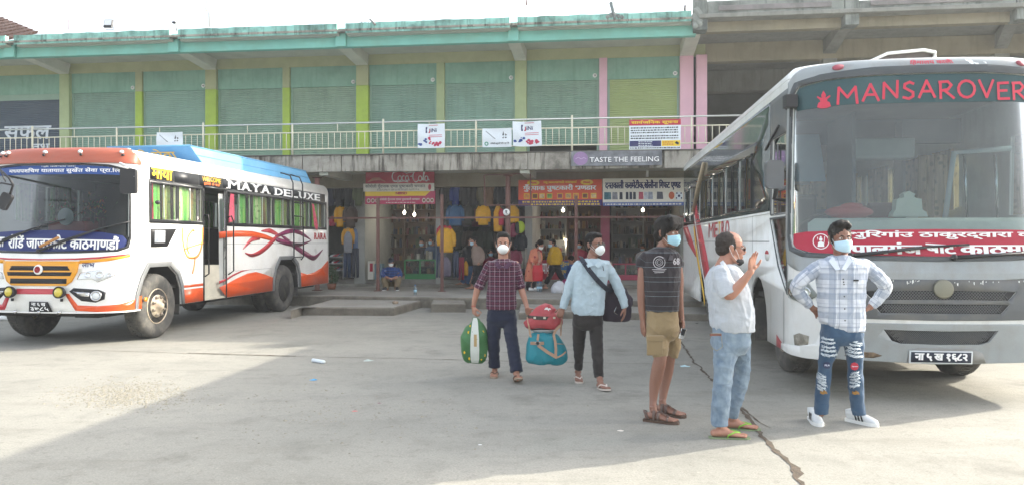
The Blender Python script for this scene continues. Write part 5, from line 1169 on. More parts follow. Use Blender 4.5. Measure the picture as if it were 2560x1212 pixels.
mb = MB(); mb.box(-1.15, -.40, 2.10, 2.16, .9, 1.95, 0, fr2); mb.box(-.42, -.38, 1.2, 2.16, .9, 3.0, 0, fr2); mb.box(.38, .42, 1.9, 2.16, .9, 3.0, 0, fr2); mb.box(-1.15, 1.15, 2.12, 2.16, 2.75, 3.05, 0, fr2); obj('partition', mb, P2, bus2)
mb = MB(); mb.poly([b.loc(-1.08, 1.9, 2.28), b.loc(-.50, 1.9, 2.28), b.loc(-.58, 1.9, 2.85), b.loc(-1.0, 1.9, 2.85)], back=b.ey*.03); obj('blind', mb, PB, bus2)
mb = MB(); mb.box(-.38, .42, 1.6, 1.9, 2.52, 2.76, 0, fr2); obj('overhead_locker', mb, PG, bus2, bevel=.03)
for x in (-.95, .62):
 mb = MB(); vs = []
 for j in range(25):
  u = j/24; vs += [b.loc(x+.34*u, 2.05+.03*math.sin(u*22), 1.75), b.loc(x+.34*u, 2.05+.03*math.sin(u*22), 2.6 if x > 0 else 2.25)]
 mb.add(vs, [(2*j, 2*j+1, 2*j+3, 2*j+2) for j in range(24)], 0, True); obj('curtain', mb, CURB, bus2)
mb = MB(); mb.poly([b.loc(-.28, 3.4, 1.95), b.loc(.10, 3.4, 1.93), b.loc(.14, 3.4, 2.5), b.loc(-.05, 3.4, 2.52), b.loc(-.10, 3.4, 2.42), b.loc(-.28, 3.4, 2.40)], back=b.ey*.02); obj('curtain', mb, CURB, bus2)
for i, (x, y) in enumerate([(-.80, 1.45)]+[(x, y) for y in (3.6, 4.5, 5.4) for x in (-.85, -.4, .45, .9)]):
 mb = MB(); mb.box(x-.20, x+.20, y, y+.45, 1.25, 1.42, 0, fr2); mb.box(x-.20, x+.20, y+.42, y+.54, 1.4, 2.12, 0, fr2); obj('seat', mb, mat('seat_red', '#8d3440', .8, var=.15) if i else mat('seat_black', '#2c2d33', .8), bus2, bevel=.05)
mb = MB(); mb.box(-1.2, 1.2, .45, 10.1, 3.12, 3.15, 0, fr2); obj('headlining', mb, mat('headlining'), bus2)
for x in (.80, 1.12): mb = MB(); mb.tube([b.loc(x, 1.2, 1.8), b.loc(x-.03, 1.2, 2.5)], .016, 6); obj('grab_pole', mb, CHR, bus2)
mb = MB(); mb.tube([b.loc(.52, 1.1, 1.75), b.loc(.62, 1.1, 2.52), b.loc(1.2, 1.1, 2.56)], .03, 8); obj('door_frame', mb, PG, bus2)
# ================================================================ SIGNS
def bp(px, py, c):
 """point of the facade plane c seen at a place of the photograph"""
 s = s_at(px, c); w = BF(s, c); return Vector((w.x, w.y, EYE+(603-py)/F*w.y))
def plate(name, px0, px1, py0, py1, c, m, label, cat, group=None, parent=None, th=.02, mats=None):
 s0, s1 = s_at(px0, c), s_at(px1, c); z1 = bp((px0+px1)/2, py0, c).z; z0 = bp((px0+px1)/2, py1, c).z
 mb = MB(); bbox(mb, s0, s1, c, c+th, z0, z1); o = obj(name, mb, m, parent, label, cat, group, bevel=.004)
 return o, (lambda x, y, d=.004: BF(s0+(s1-s0)*x, c-d, z0+(z1-z0)*y))
def flat(fn, loops, m, root, name='print', d=.003, label=None):
 mb = MB()
 for l in loops: mb.poly([fn(x, y, d) for x, y in l])
 return obj(name, mb, m, root, fix=False)
def lines(fn, root, m, rows, x0, x1, h, seed=1, d=.004, dense=.8, name='small_print'):
 """lines of small illegible print"""
 rnd = random.Random(seed); mb = MB()
 for y in rows:
  x = x0
  while x < x1-.01:
   w = rnd.uniform(.012, .05)*dense*1.2; e = min(x1, x+w)
   mb.add([fn(x, y, d), fn(e, y, d), fn(e, y+h*rnd.uniform(.7, 1), d), fn(x, y+h*.8, d)], [(0, 1, 2, 3)]); x = e+.012
 return obj(name, mb, m, root, kind='stuff', fix=False)
def words_(fn, root, txt, box, m, d=.006, off=.02, shear=0, name='lettering'):
 mb = MB()
 for i in ((-1, 0, 1) if off > .015 else (0,)): text_to(mb, txt, lambda x, y: fn(x+i*.0028, y, d+i*.0008), off=off, box=box, shear=shear)
 return obj(name, mb, m, root, fix=False)
C_RED = mat('sign_red', '#b5203c', .5, var=.06, dirt=.1); C_CRIM = mat('sign_crimson', '#b8305c', .5, var=.06, dirt=.1); C_CREAM = mat('sign_cream', '#e4e0d4', .55, var=.04, dirt=.1)
C_ORG = mat('sign_orange', '#d9532e', .5, var=.05, dirt=.08); C_YEL = mat('sign_yellow', '#e8c52e', .5, var=.05); C_PUR = mat('sign_purple', '#4c3472', .5); C_GREY = mat('sign_grey', '#77797d', .5, var=.4, scale=5)
C_NAVY = mat('sign_navy', '#22265c', .5); C_GRN = mat('sign_green', '#4f9a80', .5); C_WHT = mat('vinyl_white', '#dfe6ea', .5, var=.03, dirt=.08, dcol='#b5bcc0')
cS = 20.7
def stroke2(fn, root, m, strokes, w, d=.007, name='lettering'):
 mb = MB()
 for st in strokes:
  for (a, b_) in zip(st, st[1:]):
   A_, B_ = fn(*a, d), fn(*b_, d); t = (B_-A_).normalized(); nrm = t.cross(BF(0, 1)-BF(0, 0)).normalized()*w; mb.add([A_-nrm-t*w*.5, A_+nrm-t*w*.5, B_+nrm+t*w*.5, B_-nrm+t*w*.5], [(0, 1, 2, 3)])
 return obj(name, mb, m, root, fix=False)
o, f = plate('shop_sign', 914, 1086, 418, 460, cS, C_RED, 'red soft drink sign with white script lettering above the sweet shop', 'sign')
arc = lambda cx, cy, rx, ry, a0, a1, n=12: [(cx+rx*math.cos(R(a0+(a1-a0)*i/n)), cy+ry*math.sin(R(a0+(a1-a0)*i/n))) for i in range(n+1)]
stroke2(f, o, LETW, [arc(.435, .42, .045, .30, 75, 315), arc(.50, .32, .025, .15, 0, 360), arc(.555, .32, .022, .15, 60, 300), arc(.605, .32, .022, .15, 0, 360)+[(.628, .25), (.64, .2)],
  [(.655, .42), (.675, .44)], arc(.735, .42, .045, .32, 80, 320), arc(.795, .30, .023, .15, 0, 360), [(.83, .20), (.85, .75), (.862, .8), (.84, .3), (.85, .18)], arc(.885, .30, .022, .15, 0, 360)+[(.908, .24), (.925, .2)], [(.40, .22), (.47, .10), (.56, .16), (.62, .10)], [(.435, .72), (.50, .80), (.60, .62), (.73, .74)]], .014)
flat(f, [[(.02, .1), (.10, .35), (.20, .38), (.28, .18), (.30, .1), (.22, .22), (.12, .2)]], mat('photo_skin', '#c08a78', .6), o)
o, f = plate('shop_sign', 908, 1085, 459, 479, cS-.04, C_CREAM, 'cream strip sign with black lettering under the red soft drink sign', 'sign', th=.03)
words_(f, o, 'कोशेली गुँदपाक एण~ड पुष~टकारी भण~डार', (.03, .35, .88, .92), BLK, off=.012); lines(f, o, BLK, [.12, .24], .2, .8, .06); flat(f, [circ(.94, .5, .022, 10, rz=.38)], C_RED, o)
o, f = plate('shop_sign', 913, 1088, 478, 511, cS, C_CRIM, 'crimson sign board with a yellow band above the sweet shop door', 'sign')
flat(f, [[(.0, .62), (.86, .62), (.94, 1), (0, 1)]], C_YEL, o); words_(f, o, 'NIBSD', (.44, .72, .60, .92), C_RED); words_(f, o, 'कोशेली गुँदपाक एण~ड पुष~टकारी भण~डार', (.20, .24, .78, .48), C_CREAM, off=.015); lines(f, o, C_CREAM, [.10], .3, .72, .06)
for x in (.05, .11, .17, .84, .90, .955): flat(f, [circ(x, .28, .026, 14, rz=.17)], C_CREAM, o, 'round_print'); flat(f, [circ(x, .28, .018, 10, rz=.11)], mat('print_brown', '#7a4a35'), o, 'round_print', .005)
o, f = plate('shop_sign', 1296, 1505, 450, 500, cS, C_ORG, 'orange sweet shop sign with white lettering and a row of food pictures', 'sign')
words_(f, o, 'गुँदपाक पुष~टकारी भण~डार', (.06, .40, .93, .78), LETW, off=.03); words_(f, o, 'न~यू काठमाण~डौं बसपाक^', (.30, .80, .70, .95), C_YEL, off=.02)
for x in (.18, .82): flat(f, [circ(x, .86, .075, 20, rz=.13)], C_YEL, o, 'oval_print'); words_(f, o, 'मिठाई'.replace('मि', 'िम'), (x-.04, .80, x+.04, .92), C_ORG, .007)
rnd = random.Random(3); PC = [mat('pic_'+n_, c_, .6, var=.4, scale=14) for n_, c_ in (('orange', '#d98b4a'), ('brown', '#6a3a28'), ('cream', '#d9b98a'), ('leaf', '#6f9a4a'), ('plum', '#8a3a4a'), ('sand', '#c7a06a'))]
for i, x in enumerate((.10, .20, .285, .375, .50, .60, .69, .80, .90)): flat(f, [[(x-.033, .06), (x+.033, .06), (x+.033, .32), (x-.033, .32)]], C_YEL, o, 'picture_border', .004); flat(f, [[(x-.027, .09), (x+.027, .09), (x+.027, .29), (x-.027, .29)]], PC[i % 6], o, 'food_picture', .006)
o, f = plate('shop_sign', 1296, 1505, 500, 515, cS, C_PUR, 'narrow purple strip with yellow small print under the orange sign', 'sign'); lines(f, o, C_YEL, [.12, .55], .05, .97, .28, dense=.6)
o, f = plate('shop_sign', 1507, 1712, 446, 506, cS, C_CREAM, 'cream cosmetics and toy shop sign with navy lettering and product pictures', 'sign')
words_(f, o, 'दन~तकाली कस~मेटीक,खेलौना िगफ~ट एण~ड', (.03, .50, .95, .93), C_NAVY, off=.02)
for i, (x, w, c_) in enumerate(((.045, .03, '#3b6a78'), (.085, .02, '#5a7f8c'), (.15, .035, '#8a8a92'), (.225, .02, '#33363f'), (.30, .018, '#2e3140'), (.345, .018, '#34384a'), (.39, .018, '#2e3140'), (.47, .03, '#b55a6a'), (.53, .025, '#c0c4cc'), (.585, .03, '#9aa0b0'), (.70, .04, '#5a5c66'))):
 flat(f, [[(x-w, .12), (x+w, .12), (x+w*.8, .42), (x-w*.9, .43)]], mat('product_print%s' % c_, c_, .6, var=.3, scale=20), o, 'product_picture')
flat(f, [circ(.84, .27, .035, 16, rz=.16)], mat('ball_orange', '#c46a4a', .6), o, 'ball_picture'); flat(f, [circ(.93, .25, .045, 16, rz=.18)], C_WHT, o, 'ball_picture'); flat(f, [circ(.93, .25, .015, 6, rz=.06), circ(.905, .36, .009, 6, rz=.04), circ(.955, .36, .009, 6, rz=.04), circ(.90, .16, .009, 6, rz=.04), circ(.96, .16, .009, 6, rz=.04)], C_NAVY, o, 'ball_patch', .006)
o, f = plate('shop_sign', 1507, 1712, 506, 515, cS, mat('strip_blue', '#5a6ea8', .5), 'narrow blue strip with small white print under the cream sign', 'sign'); lines(f, o, C_CREAM, [.25], .03, .97, .45, dense=.6)
# slogan banner on the balcony edge and banners on the railing
o, f = plate('slogan_banner', 1428, 1655, 378, 415, cE-.06, C_GREY, 'grey slogan banner with a purple disc fixed to the balcony edge', 'banner', th=.01)
words_(f, o, 'TASTE THE FEELING', (.20, .22, .97, .62), mat('banner_black', '#24262a', .6), .004, .03); words_(f, o, 'TASTE THE FEELING', (.205, .25, .968, .60), LETW, .010, .012)
flat(f, [circ(.105, .52, .082, 28, rz=.46)], mat('disc_mauve', '#94779e', .5), o, 'disc', .004); stroke2(f, o, mat('disc_script', '#b9a2c0', .5), [[(.05, .5), (.08, .6), (.11, .48), (.14, .58), (.165, .5)]], .008, .008)
def vinyl(px0, px1, py0, py1, label, sag=.012, seed=0, lean=0, grp='banners tied to the balcony railing'):
 c = cr_-.05; s0, s1 = s_at(px0, c), s_at(px1, c); z1 = bp((px0+px1)/2, py0, c).z; z0 = bp((px0+px1)/2, py1, c).z
 n, m_ = 14, 10; mb = MB(); g = lambda x, y, d=0: BF(s0+(s1-s0)*x+lean*(1-y), c-d+sag*math.sin(x*9+seed)*math.cos(y*5+seed)+.01*math.sin(x*3.1+y*8), z0+(z1-z0)*y-sag*1.6*math.sin(math.pi*x)*(1 if seed % 2 else .4))
 mb.add([g(i/n, j/m_) for j in range(m_+1) for i in range(n+1)], [(j*(n+1)+i, j*(n+1)+i+1, (j+1)*(n+1)+i+1, (j+1)*(n+1)+i) for j in range(m_) for i in range(n)], 0, True)
 return obj('banner', mb, C_WHT, None, label, 'banner', grp, fix=False), g
def fine(f, lo, m, o, nm, d):      # print following the banner's folds
 mb = MB()
 for l in lo:
  cx = sum(p[0] for p in l)/len(l); cy = sum(p[1] for p in l)/len(l); n = len(l); mb.add([f(x, y, d) for x, y in l]+[f(cx, cy, d)], [(i, (i+1) % n, n) for i in range(n)])
 return obj(nm, mb, m, o, fix=False)
CB, CR_ = mat('ink_blue', '#2c4c94', .6), mat('ink_red', '#c0405c', .6)
BKG = mat('ink_black', '#2a2d30', .6)
for (a, b_, c0_, d_), lb, sd in (((1044, 1112, 310, 370), 'leftmost white brand banner with red and blue splashes, hanging alone on the railing', 0), ((1281, 1353, 303, 365), 'white brand banner with red and blue splashes beside the plain white one', 3)):
 o, f = vinyl(a, b_, c0_, d_, lb, seed=sd, lean=.02 if sd else 0)
 mb = MB(); text_to(mb, 'iNi', lambda x, y: f(x, y, .008), off=.03, box=(.48, .66, .70, .82)); obj('lettering', mb, C_NAVY, o, fix=False)
 fine(f, [[(.30, .62), (.36, .62), (.36, .65), (.33, .65), (.33, .84), (.36, .84), (.36, .87), (.30, .87)]], C_NAVY, o, 'logo_bracket', .008); fine(f, [[(.40, .62), (.46, .62), (.46, .80), (.43, .80), (.43, .65), (.40, .65)]], C_RED, o, 'logo_bracket', .008)
 rnd = random.Random(sd); L1, L2 = [], []
 for i in range(30):
  x = rnd.uniform(.03, .92); y = .10+rnd.random()*.12+max(0, .30-abs(x-.38)*1.4)*rnd.random(); (L1 if x < .42 else L2).append(circ(x, y, rnd.uniform(.02, .055), 9))
 fine(f, L1, CB, o, 'ink_splash', .007); fine(f, L2, CR_, o, 'ink_splash', .007)
 mb = MB()
 for y in (.52, .45, .93): mb.add([f(.42, y, .008), f(.90 if y < .9 else .75, y, .008), f(.90 if y < .9 else .75, y+.02, .008), f(.42, y+.02, .008)], [(0, 1, 2, 3)])
 obj('small_print', mb, CR_, o, kind='stuff', fix=False)
for (a, b_, c0_, d_), lb, sd in (((1206, 1279, 321, 368), 'small white banner with a black figure and a green seal on the railing', 1), ((391, 457, 331, 374), 'small plain white banner on the railing above the bus with blue roof box', 5)):
 o, f = vinyl(a, b_, c0_, d_, lb, .005, sd)
 fine(f, [[(.10, .85), (.13, .87), (.46, .45), (.42, .43)]], mat('ink_grey', '#9aa2a6'), o, 'mop_drawing', .007); fine(f, [[(.68, .62), (.72, .85), (.74, .62)], [(.76, .72), (.84, .66), (.80, .58)], [(.68, .5), (.74, .56), (.72, .44)], circ(.80, .50, .035, 8)], BKG, o, 'figure_drawing', .007)
 if sd == 1:
  fine(f, [circ(.14, .18, .07, 16, rz=.11)], C_GRN, o, 'seal_print', .007); fine(f, [circ(.14, .18, .035, 12, rz=.055)], C_WHT, o, 'seal_print', .009)
  mb = MB(); text_to(mb, 'ओिमनी बहुउद~देश~यीय प्रा. िल.', lambda x, y: f(x, y, .008), off=.02, box=(.27, .14, .93, .26)); obj('lettering', mb, BKG, o, fix=False)
o, f = plate('notice_board', 1573, 1702, 299, 374, cr_-.07, C_WHT, 'white public notice board with red heading fixed to the railing', 'notice', th=.015)
flat(f, [[(0, .80), (1, .80), (1, 1), (0, 1)]], C_RED, o, 'heading_strip'); words_(f, o, 'साव^जनिक सूचना'.replace('जनि', 'जिन'), (.04, .825, .95, .975), C_YEL, .007, .03)
lines(f, o, BKG, [.70, .62, .54, .43, .35], .03, .95, .045, 5, dense=.9); flat(f, [[(.01, .10), (.62, .10), (.62, .29), (.01, .29)]], C_NAVY, o, 'blue_field'); flat(f, [[(.63, .10), (.99, .10), (.99, .29), (.63, .29)]], C_YEL, o, 'yellow_field'); lines(f, o, C_WHT, [.24, .18, .12], .18, .45, .03, 6, .007); lines(f, o, C_RED, [.22, .15], .66, .86, .035, 7, .007); lines(f, o, BKG, [.03], .02, .98, .045, 8); flat(f, [[(.88, .2), (.92, .26), (.97, .2), (.95, .14)]], BKG, o, 'bird_print', .007)
# ================================================================ PIPE FRAME OF THE WALKWAY
RUST = mat('rust_paint', '#6c4a42', .6, var=.12, dirt=.4, dcol='#6c4c40')
PINKP = mat('pipe_pink', '#b08078', .6, var=.1, dirt=.3)
cPo = 19.68
for px, r, top, lb in ((945, .045, 495, 'thin rusty steel post beside the squatting man in the cap'), (1105, .045, 487, 'thin rusty steel post standing in front of the yellow jacket'), (1440, .042, 490, 'thin rusty steel post in front of the orange shop sign'), (1270, .065, 432, 'thick reddish pipe column with a round flange and a number disc'), (793, .065, 426, 'pale pink pipe column behind the tail of the bus')):
 base = bp(px, 603, cPo); base.z = ZW; zt = bp(px, top, cPo).z if r < .06 else 3.27
 t = thing('pipe_column' if r > .06 else 'steel_post', lb, 'post', base[:], 0, 'posts along the walkway')
 mb = MB()
 if r < .06: mb.box(base.x-r*.9, base.x+r*.9, base.y-r*.9, base.y+r*.9, ZW, zt); obj('post', mb, RUST, t, bevel=.006)
 else: mb.tube([base, (base.x, base.y, 3.25)], r, 16); obj('pipe', mb, PINKP if px == 793 else RUST, t); mb = MB(); mb.lathe([(r+.07, 3.23), (r+.07, 3.25), (r, 3.25)], (base.x, base.y, 0), n=20); obj('flange', mb, RUST, t)
 mb = MB(); mb.box(base.x-r-.05, base.x+r+.05, base.y-r-.05, base.y+r+.05, ZW, ZW+.015); obj('base_plate', mb, RUST, t)
 if px == 1270:
  c_ = bp(1266, 531, cPo-.075); nrm = BF(0, -1)-BF(0, 0); mb = MB(); mb.lathe([(.088, 0), (.088, .006), (0, .006)], c_, nrm, 24); d_ = obj('number_disc', mb, WHITEP, t); mb = MB(); text_to(mb, '१', lambda x, y: c_+nrm*.009+Vector((-.03+.06*x, 0, -.05+.10*y)), off=.04); obj('number', mb, BLK, d_)
t = thing('pipe_rail', 'long rusty horizontal rail crossing in front of the shops', 'rail', bp(1250, 545, cPo)[:], -AB)
mb = MB(); a_, b_ = bp(745, 545, cPo-.06), bp(1712, 545, cPo-.06); a_.z = b_.z = 2.16; mb.box(s_at(745, cPo), s_at(1712, cPo), cPo-.075, cPo-.045, 2.14, 2.185, 0, BF); obj('rail', mb, RUST, t)
mb = MB(); q = [bp(x, y, cPo-.1) for x, y in ((1211, 438), (1326, 434), (1327, 512), (1212, 514))]
for i in range(4): mb.tube([q[i], q[(i+1) % 4]], .018, 4, smooth=False)
obj('sign_frame', mb, RUST, None, 'empty rusty sign frame fixed across the thick pipe column', 'frame')
# ================================================================ LAMPS IN THE SHOPS (lit in the photograph)
for i, (px, py, c, lb) in enumerate(((1011, 532, 22.7, 'glowing bulb on the left in the sweet shop doorway'), (1036, 537, 22.9, 'glowing bulb on the right in the sweet shop doorway'), (1408, 526, 22.8, 'glowing bulb under the orange sign'), (1607, 526, 22.8, 'glowing bulb under the cream sign'), (1414, 600, 24.4, 'round yellowish bulb deep in the shop under the orange sign'))):
 q = bp(px, py, c); t = thing('light_bulb', lb, 'lamp', q[:], 0, 'lit bulbs in the shops')
 mb = MB(); mb.ball(q, (.042, .042, .048), 14); obj('bulb_glass', mb, mat('bulb_lit', '#ffffff', .4, emit='#fff4dc' if i < 4 else '#ffd860', estr=6), t); mb = MB(); mb.tube([q+Vector((0, 0, .05)), q+Vector((0, 0, .11))], .022, 10); mb.tube([q+Vector((0, 0, .1)), (q.x, q.y, 3.3)], .004, 5); obj('socket', mb, WHITEP, t)
 L = bpy.data.lights.new('bulb_light', 'POINT'); L.energy = 2.5; L.color = (1, .9, .75); L.shadow_soft_size = .06; lo = bpy.data.objects.new('bulb_light', L); COL.objects.link(lo); lo.location = q-Vector((0, .12, .12))
mb = MB(); mb.tube([bp(1618, 425, 20.9), bp(1618, 443, 20.9)], .035, 10); mb.tube([bp(1618, 410, 20.9), bp(1618, 430, 20.9)], .01, 6); obj('light_bulb', mb, WHITEP, None, 'unlit white bulb hanging from the ceiling above the cream sign', 'lamp', 'unlit bulb')
# ================================================================ SHELVES AND GOODS
GC = ['#6a3430', '#86683c', '#3c4c3a', '#8f8a74', '#3c4656', '#64503c', '#a7a296', '#6e4838', '#4f5a40', '#2c2c30', '#383634', '#544a40']
GM = [mat('goods'+c_, c_, .5, var=.35, scale=25) for c_ in GC]
WOOD = mat('shelf_wood', '#6a5644', .7, var=.15)
SHG = mat('shelf_metal', '#8c8c86', .5, var=.1)
def shelves(px0, px1, c, label, rows, seed, m=WOOD, z0=.5):
 s0, s1 = s_at(px0, c), s_at(px1, c); rnd = random.Random(seed)
 t = thing('shop_shelf', label, 'shelf', BF((s0+s1)/2, c, .45)[:], -AB, 'shelves at the back of the shops')
 for s in (s0, s1): mb = MB(); bbox(mb, s-.02, s+.02, c-.15, c+.2, .45, 3.0); obj('side_board', mb, m, t)
 mb = MB(); bbox(mb, s0, s1, c+.2, c+.22, .45, 3.0); obj('back_board', mb, m, t)
 good = MB(); n = rows
 for j in range(n):
  z = z0+(3.0-z0)*j/n; mb = MB(); bbox(mb, s0+.02, s1-.02, c-.15, c+.2, z, z+.02); obj('shelf_board', mb, m, t)
  s = s0+.04; H = (3.0-z0)/n-.06
  while s < s1-.08:
   w = rnd.uniform(.035, .11); h = H*rnd.uniform(.3, .95); k = rnd.randrange(len(GM))
   if rnd.random() < .5: q = BF(s+w/2, c-.05, z+.02); good.lathe([(w*.42, 0), (w*.42, h*.75), (w*.25, h*.82), (w*.25, h*.95)], q, n=8, m=k)
   else: bbox(good, s, s+w*.94, c-.10+rnd.uniform(0, .05), c+.12, z+.02, z+.02+h, k)
   s += w+.008
 obj('shelf_goods', good, GM, t, kind='stuff')
shelves(925, 1010, 24.6, 'left rack of packets at the back of the sweet shop', 6, 1)
shelves(1014, 1090, 24.7, 'right rack of packets at the back of the sweet shop', 6, 2)
shelves(1336, 1415, 24.5, 'left shelf of jars behind the orange sign', 7, 3, SHG)
shelves(1419, 1500, 24.4, 'right shelf of jars behind the orange sign', 7, 4, WOOD)
shelves(1530, 1608, 24.6, 'left shelf in the cosmetics shop under the cream sign', 6, 5, SHG)
shelves(1612, 1696, 24.7, 'right shelf in the cosmetics shop under the cream sign', 6, 6, WOOD)
def counter(px0, px1, py0, c, m, label, goods_seed, front=None, glassy=True):
 s0, s1 = s_at(px0, c), s_at(px1, c); z1 = bp((px0+px1)/2, py0, c).z; rnd = random.Random(goods_seed)
 t = thing('shop_counter', label, 'counter', BF((s0+s1)/2, c, .45)[:], -AB, 'counters at the shop fronts')
 mb = MB(); bbox(mb, s0, s1, c, c+.5, z1-.04, z1); obj('counter_top', mb, m, t, bevel=.006)
 mb = MB(); bbox(mb, s0, s1, c+.0, c+.5, .45, .60); obj('counter_base', mb, m, t, bevel=.006)
 for s in (s0, (s0+s1)/2, s1): mb = MB(); bbox(mb, s-.02, s+.02, c-.004, c+.036, .60, z1-.04); obj('counter_leg', mb, m, t)
 mb = MB(); bbox(mb, s0+.02, s1-.02, c+.04, c+.46, (.6+z1)/2-.01, (.6+z1)/2+.01); obj('counter_shelf', mb, WOOD, t)
 g = MB()
 for lev, zz in enumerate((.61, (.6+z1)/2+.012, z1+.002)):
  s = s0+.03
  while s < s1-.1:
   w = rnd.uniform(.06, .14); h = rnd.uniform(.08, .17) if lev < 2 else rnd.uniform(.10, .26); k = rnd.randrange(len(GM)); bbox(g, s, s+w*.93, c+.05+rnd.uniform(0, .08), c+.3, zz, zz+h, k) if rnd.random() < .6 else g.lathe([(w*.42, 0), (w*.42, h*.8), (w*.2, h*.9), (w*.2, h)], BF(s+w/2, c+.15, zz), n=9, m=k); s += w+.01
 obj('counter_goods', g, GM, t, kind='stuff')
 if glassy: mb = MB(); bbox(mb, s0+.02, s1-.02, c+.01, c+.014, .6, z1-.04); obj('counter_glass', mb, G_CLEAR, t, fix=False)
 return t, s0, s1, z1
counter(1012, 1088, 648, 22.1, mat('counter_green', '#3f8a54', .5, var=.08), 'green framed glass counter with snack packets at the sweet shop door', 11)
ct, s0, s1, z1 = counter(1352, 1440, 650, 22.3, C_RED, 'shop counter with red and blue lettered front under the orange sign', 12, glassy=False)
mb = MB(); bbox(mb, s0, (s0*.45+s1*.55), 22.27, 22.29, .46, z1-.02); fr_ = obj('front_panel', mb, mat('panel_red', '#a5323e', .6, var=.1), ct); mb = MB(); text_to(mb, 'पाक नम', lambda x, y: BF(s0+.05+(s1-s0)*.45*x, 22.262, .62+.3*y), off=.03); obj('lettering', mb, LETW, fr_)
mb = MB(); bbox(mb, (s0*.44+s1*.56), s1, 22.27, 22.29, .46, z1-.02); fr_ = obj('front_panel', mb, mat('panel_blue', '#3a6a9c', .6, var=.1), ct); mb = MB(); text_to(mb, 'गुँदपाक', lambda x, y: BF(s0*.42+s1*.58+(s1-s0)*.38*x, 22.262, .82+.16*y), off=.03); text_to(mb, 'पुष~टकारी', lambda x, y: BF(s0*.42+s1*.58+(s1-s0)*.38*x, 22.262, .60+.16*y), off=.03); obj('lettering', mb, C_YEL, fr_)
counter(1532, 1596, 658, 22.2, mat('counter_pink', '#a8485c', .5), 'pink framed glass counter with green packets under the cream sign', 13)
counter(1604, 1690, 652, 22.3, SHG, 'grey counter behind the man in the dark polo shirt', 14)
mb = MB(); q = bp(928, 700, 21.85); mb.box(s_at(922, 21.85), s_at(935, 21.85), 21.75, 21.95, .45, .98, 0, BF); o = obj('display_box', mb, C_CREAM, None, 'white box with a red label standing left in the sweet shop doorway', 'box'); mb = MB(); mb.box(s_at(924.5, 21.75), s_at(932, 21.75), 21.742, 21.748, .68, .92, 0, BF); obj('label_print', mb, C_RED, o)
mb = MB(); mb.box(s_at(937, 21.95), s_at(955, 21.95), 21.9, 22.2, .45, .90, 0, BF); obj('crate', mb, mat('crate_blue_grey', '#6f8a96', .6), None, 'pale blue plastic crate beside the white box in the sweet shop doorway', 'crate')
# ================================================================ HANGING CLOTHES
def garment(px, py0, py1, w, c, col, label, kind='jacket', grp='clothes hung in the clothes shops', col2=None, rough=.8):
 """a jacket or shirt on a hanger; px centre column, w = width in picture pixels"""
 q = bp(px, py0, c); k = q.y/F; H = (py1-py0)*k; W = w*k/2; m = mat('cloth'+col, col, rough, var=.12, scale=12, bump=.5, bscale=30); T = q; rnd = random.Random(int(px*7+py0))
 t = thing('hanging_'+kind, label, 'jacket' if kind == 'jacket' else kind, (T-Vector((0, 0, H)))[:], 0, grp)
 mb = MB(); top = T-Vector((0, 0, .03))
 if kind in ('trousers',):
  for sg in (-1, 1): mb.tube([top+Vector((sg*W*.45, 0, 0)), top+Vector((sg*W*.5, .01, -H*.5)), top+Vector((sg*W*.55, 0, -H))], [(W*.5, .05), (W*.45, .045), (W*.38, .04)], 10)
  obj('trousers', mb, m, t)
 else:
  n = 8; sec = []
  for i in range(n+1):
   u = i/n; ww = W*(.30+.42*min(1, u*4.5)) if u < .22 else W*(.70+.06*math.sin(u*3)); sec.append((ww, .05+.03*math.sin(u*math.pi)))
  mb.tube([top-Vector((0, .01*math.sin(i*1.7), H*i/n)) for i in range(n+1)], sec, 14); obj('body_cloth', mb, m, t)
  if kind == 'jacket':
   for sg in (-1, 1):
    mb = MB(); l = .75*H+rnd.uniform(-.05, .1)*H; mb.tube([top+Vector((sg*W*.50, 0, -.05*H)), top+Vector((sg*W*.80, -.02, -l*.35)), top+Vector((sg*W*.86, -.03+rnd.uniform(-.02, .02), -l*.7)), top+Vector((sg*W*.84, -.03, -l))], [(.05, .05), (.06, .05), (.055, .045), (.04, .035)], 10); obj('sleeve', mb, mat('cloth'+(col2 or col), col2 or col, rough, var=.12, scale=12, bump=.5), t)
 mb = MB(); mb.tube([top+Vector((0, 0, .0)), top+Vector((0, 0, .07)), top+Vector((.03, 0, .10))], .006, 5); obj('hanger_hook', mb, CHR, t)
 return t
def hang_rail(px0, px1, py, c, lb):
 mb = MB(); a_, b_ = bp(px0, py, c), bp(px1, py, c); b_.z = a_.z; mb.tube([a_, b_], .015, 8); obj('clothes_rail', mb, SHG, None, lb, 'rail')
hang_rail(800, 905, 459, 21.6, 'clothes rail high in the shop opening behind the bus'); hang_rail(1100, 1315, 459, 21.6, 'clothes rail high in the clothes shop beside the sweet shop')
for i, (px, w, col, lb) in enumerate(((806, 26, '#2f2e36', 'black jacket leftmost on the high rail behind the bus'), (826, 26, '#34374a', 'dark navy jacket second on the high rail behind the bus'), (847, 24, '#2c2a2c', 'black jacket with a white tag on the high rail behind the bus'), (868, 22, '#26282c', 'charcoal jacket beside the striped one behind the bus'), (896, 24, '#5f6a48', 'green and brown striped jacket at the grey pier'))): garment(px, 461, 512, w, 21.55, col, lb)
for i, (px, w, col, lb) in enumerate(((1112, 22, '#2b2c30', 'black jacket at the left end of the long high rail'), (1139, 26, '#33488e', 'royal blue jacket on the long high rail'), (1162, 24, '#2a2a2e', 'black jacket right of the royal blue one'), (1184, 22, '#2e2d31', 'charcoal jacket in the middle of the long high rail'), (1204, 20, '#6a6450', 'khaki jacket on the long high rail'), (1224, 26, '#7b5f46', 'brown jacket on the long high rail'), (1250, 28, '#27282c', 'black jacket with a white tag left of the pipe column'), (1284, 30, '#2d2c30', 'black jacket right of the pipe column'))): garment(px, 461, 510, w, 21.55, col, lb)
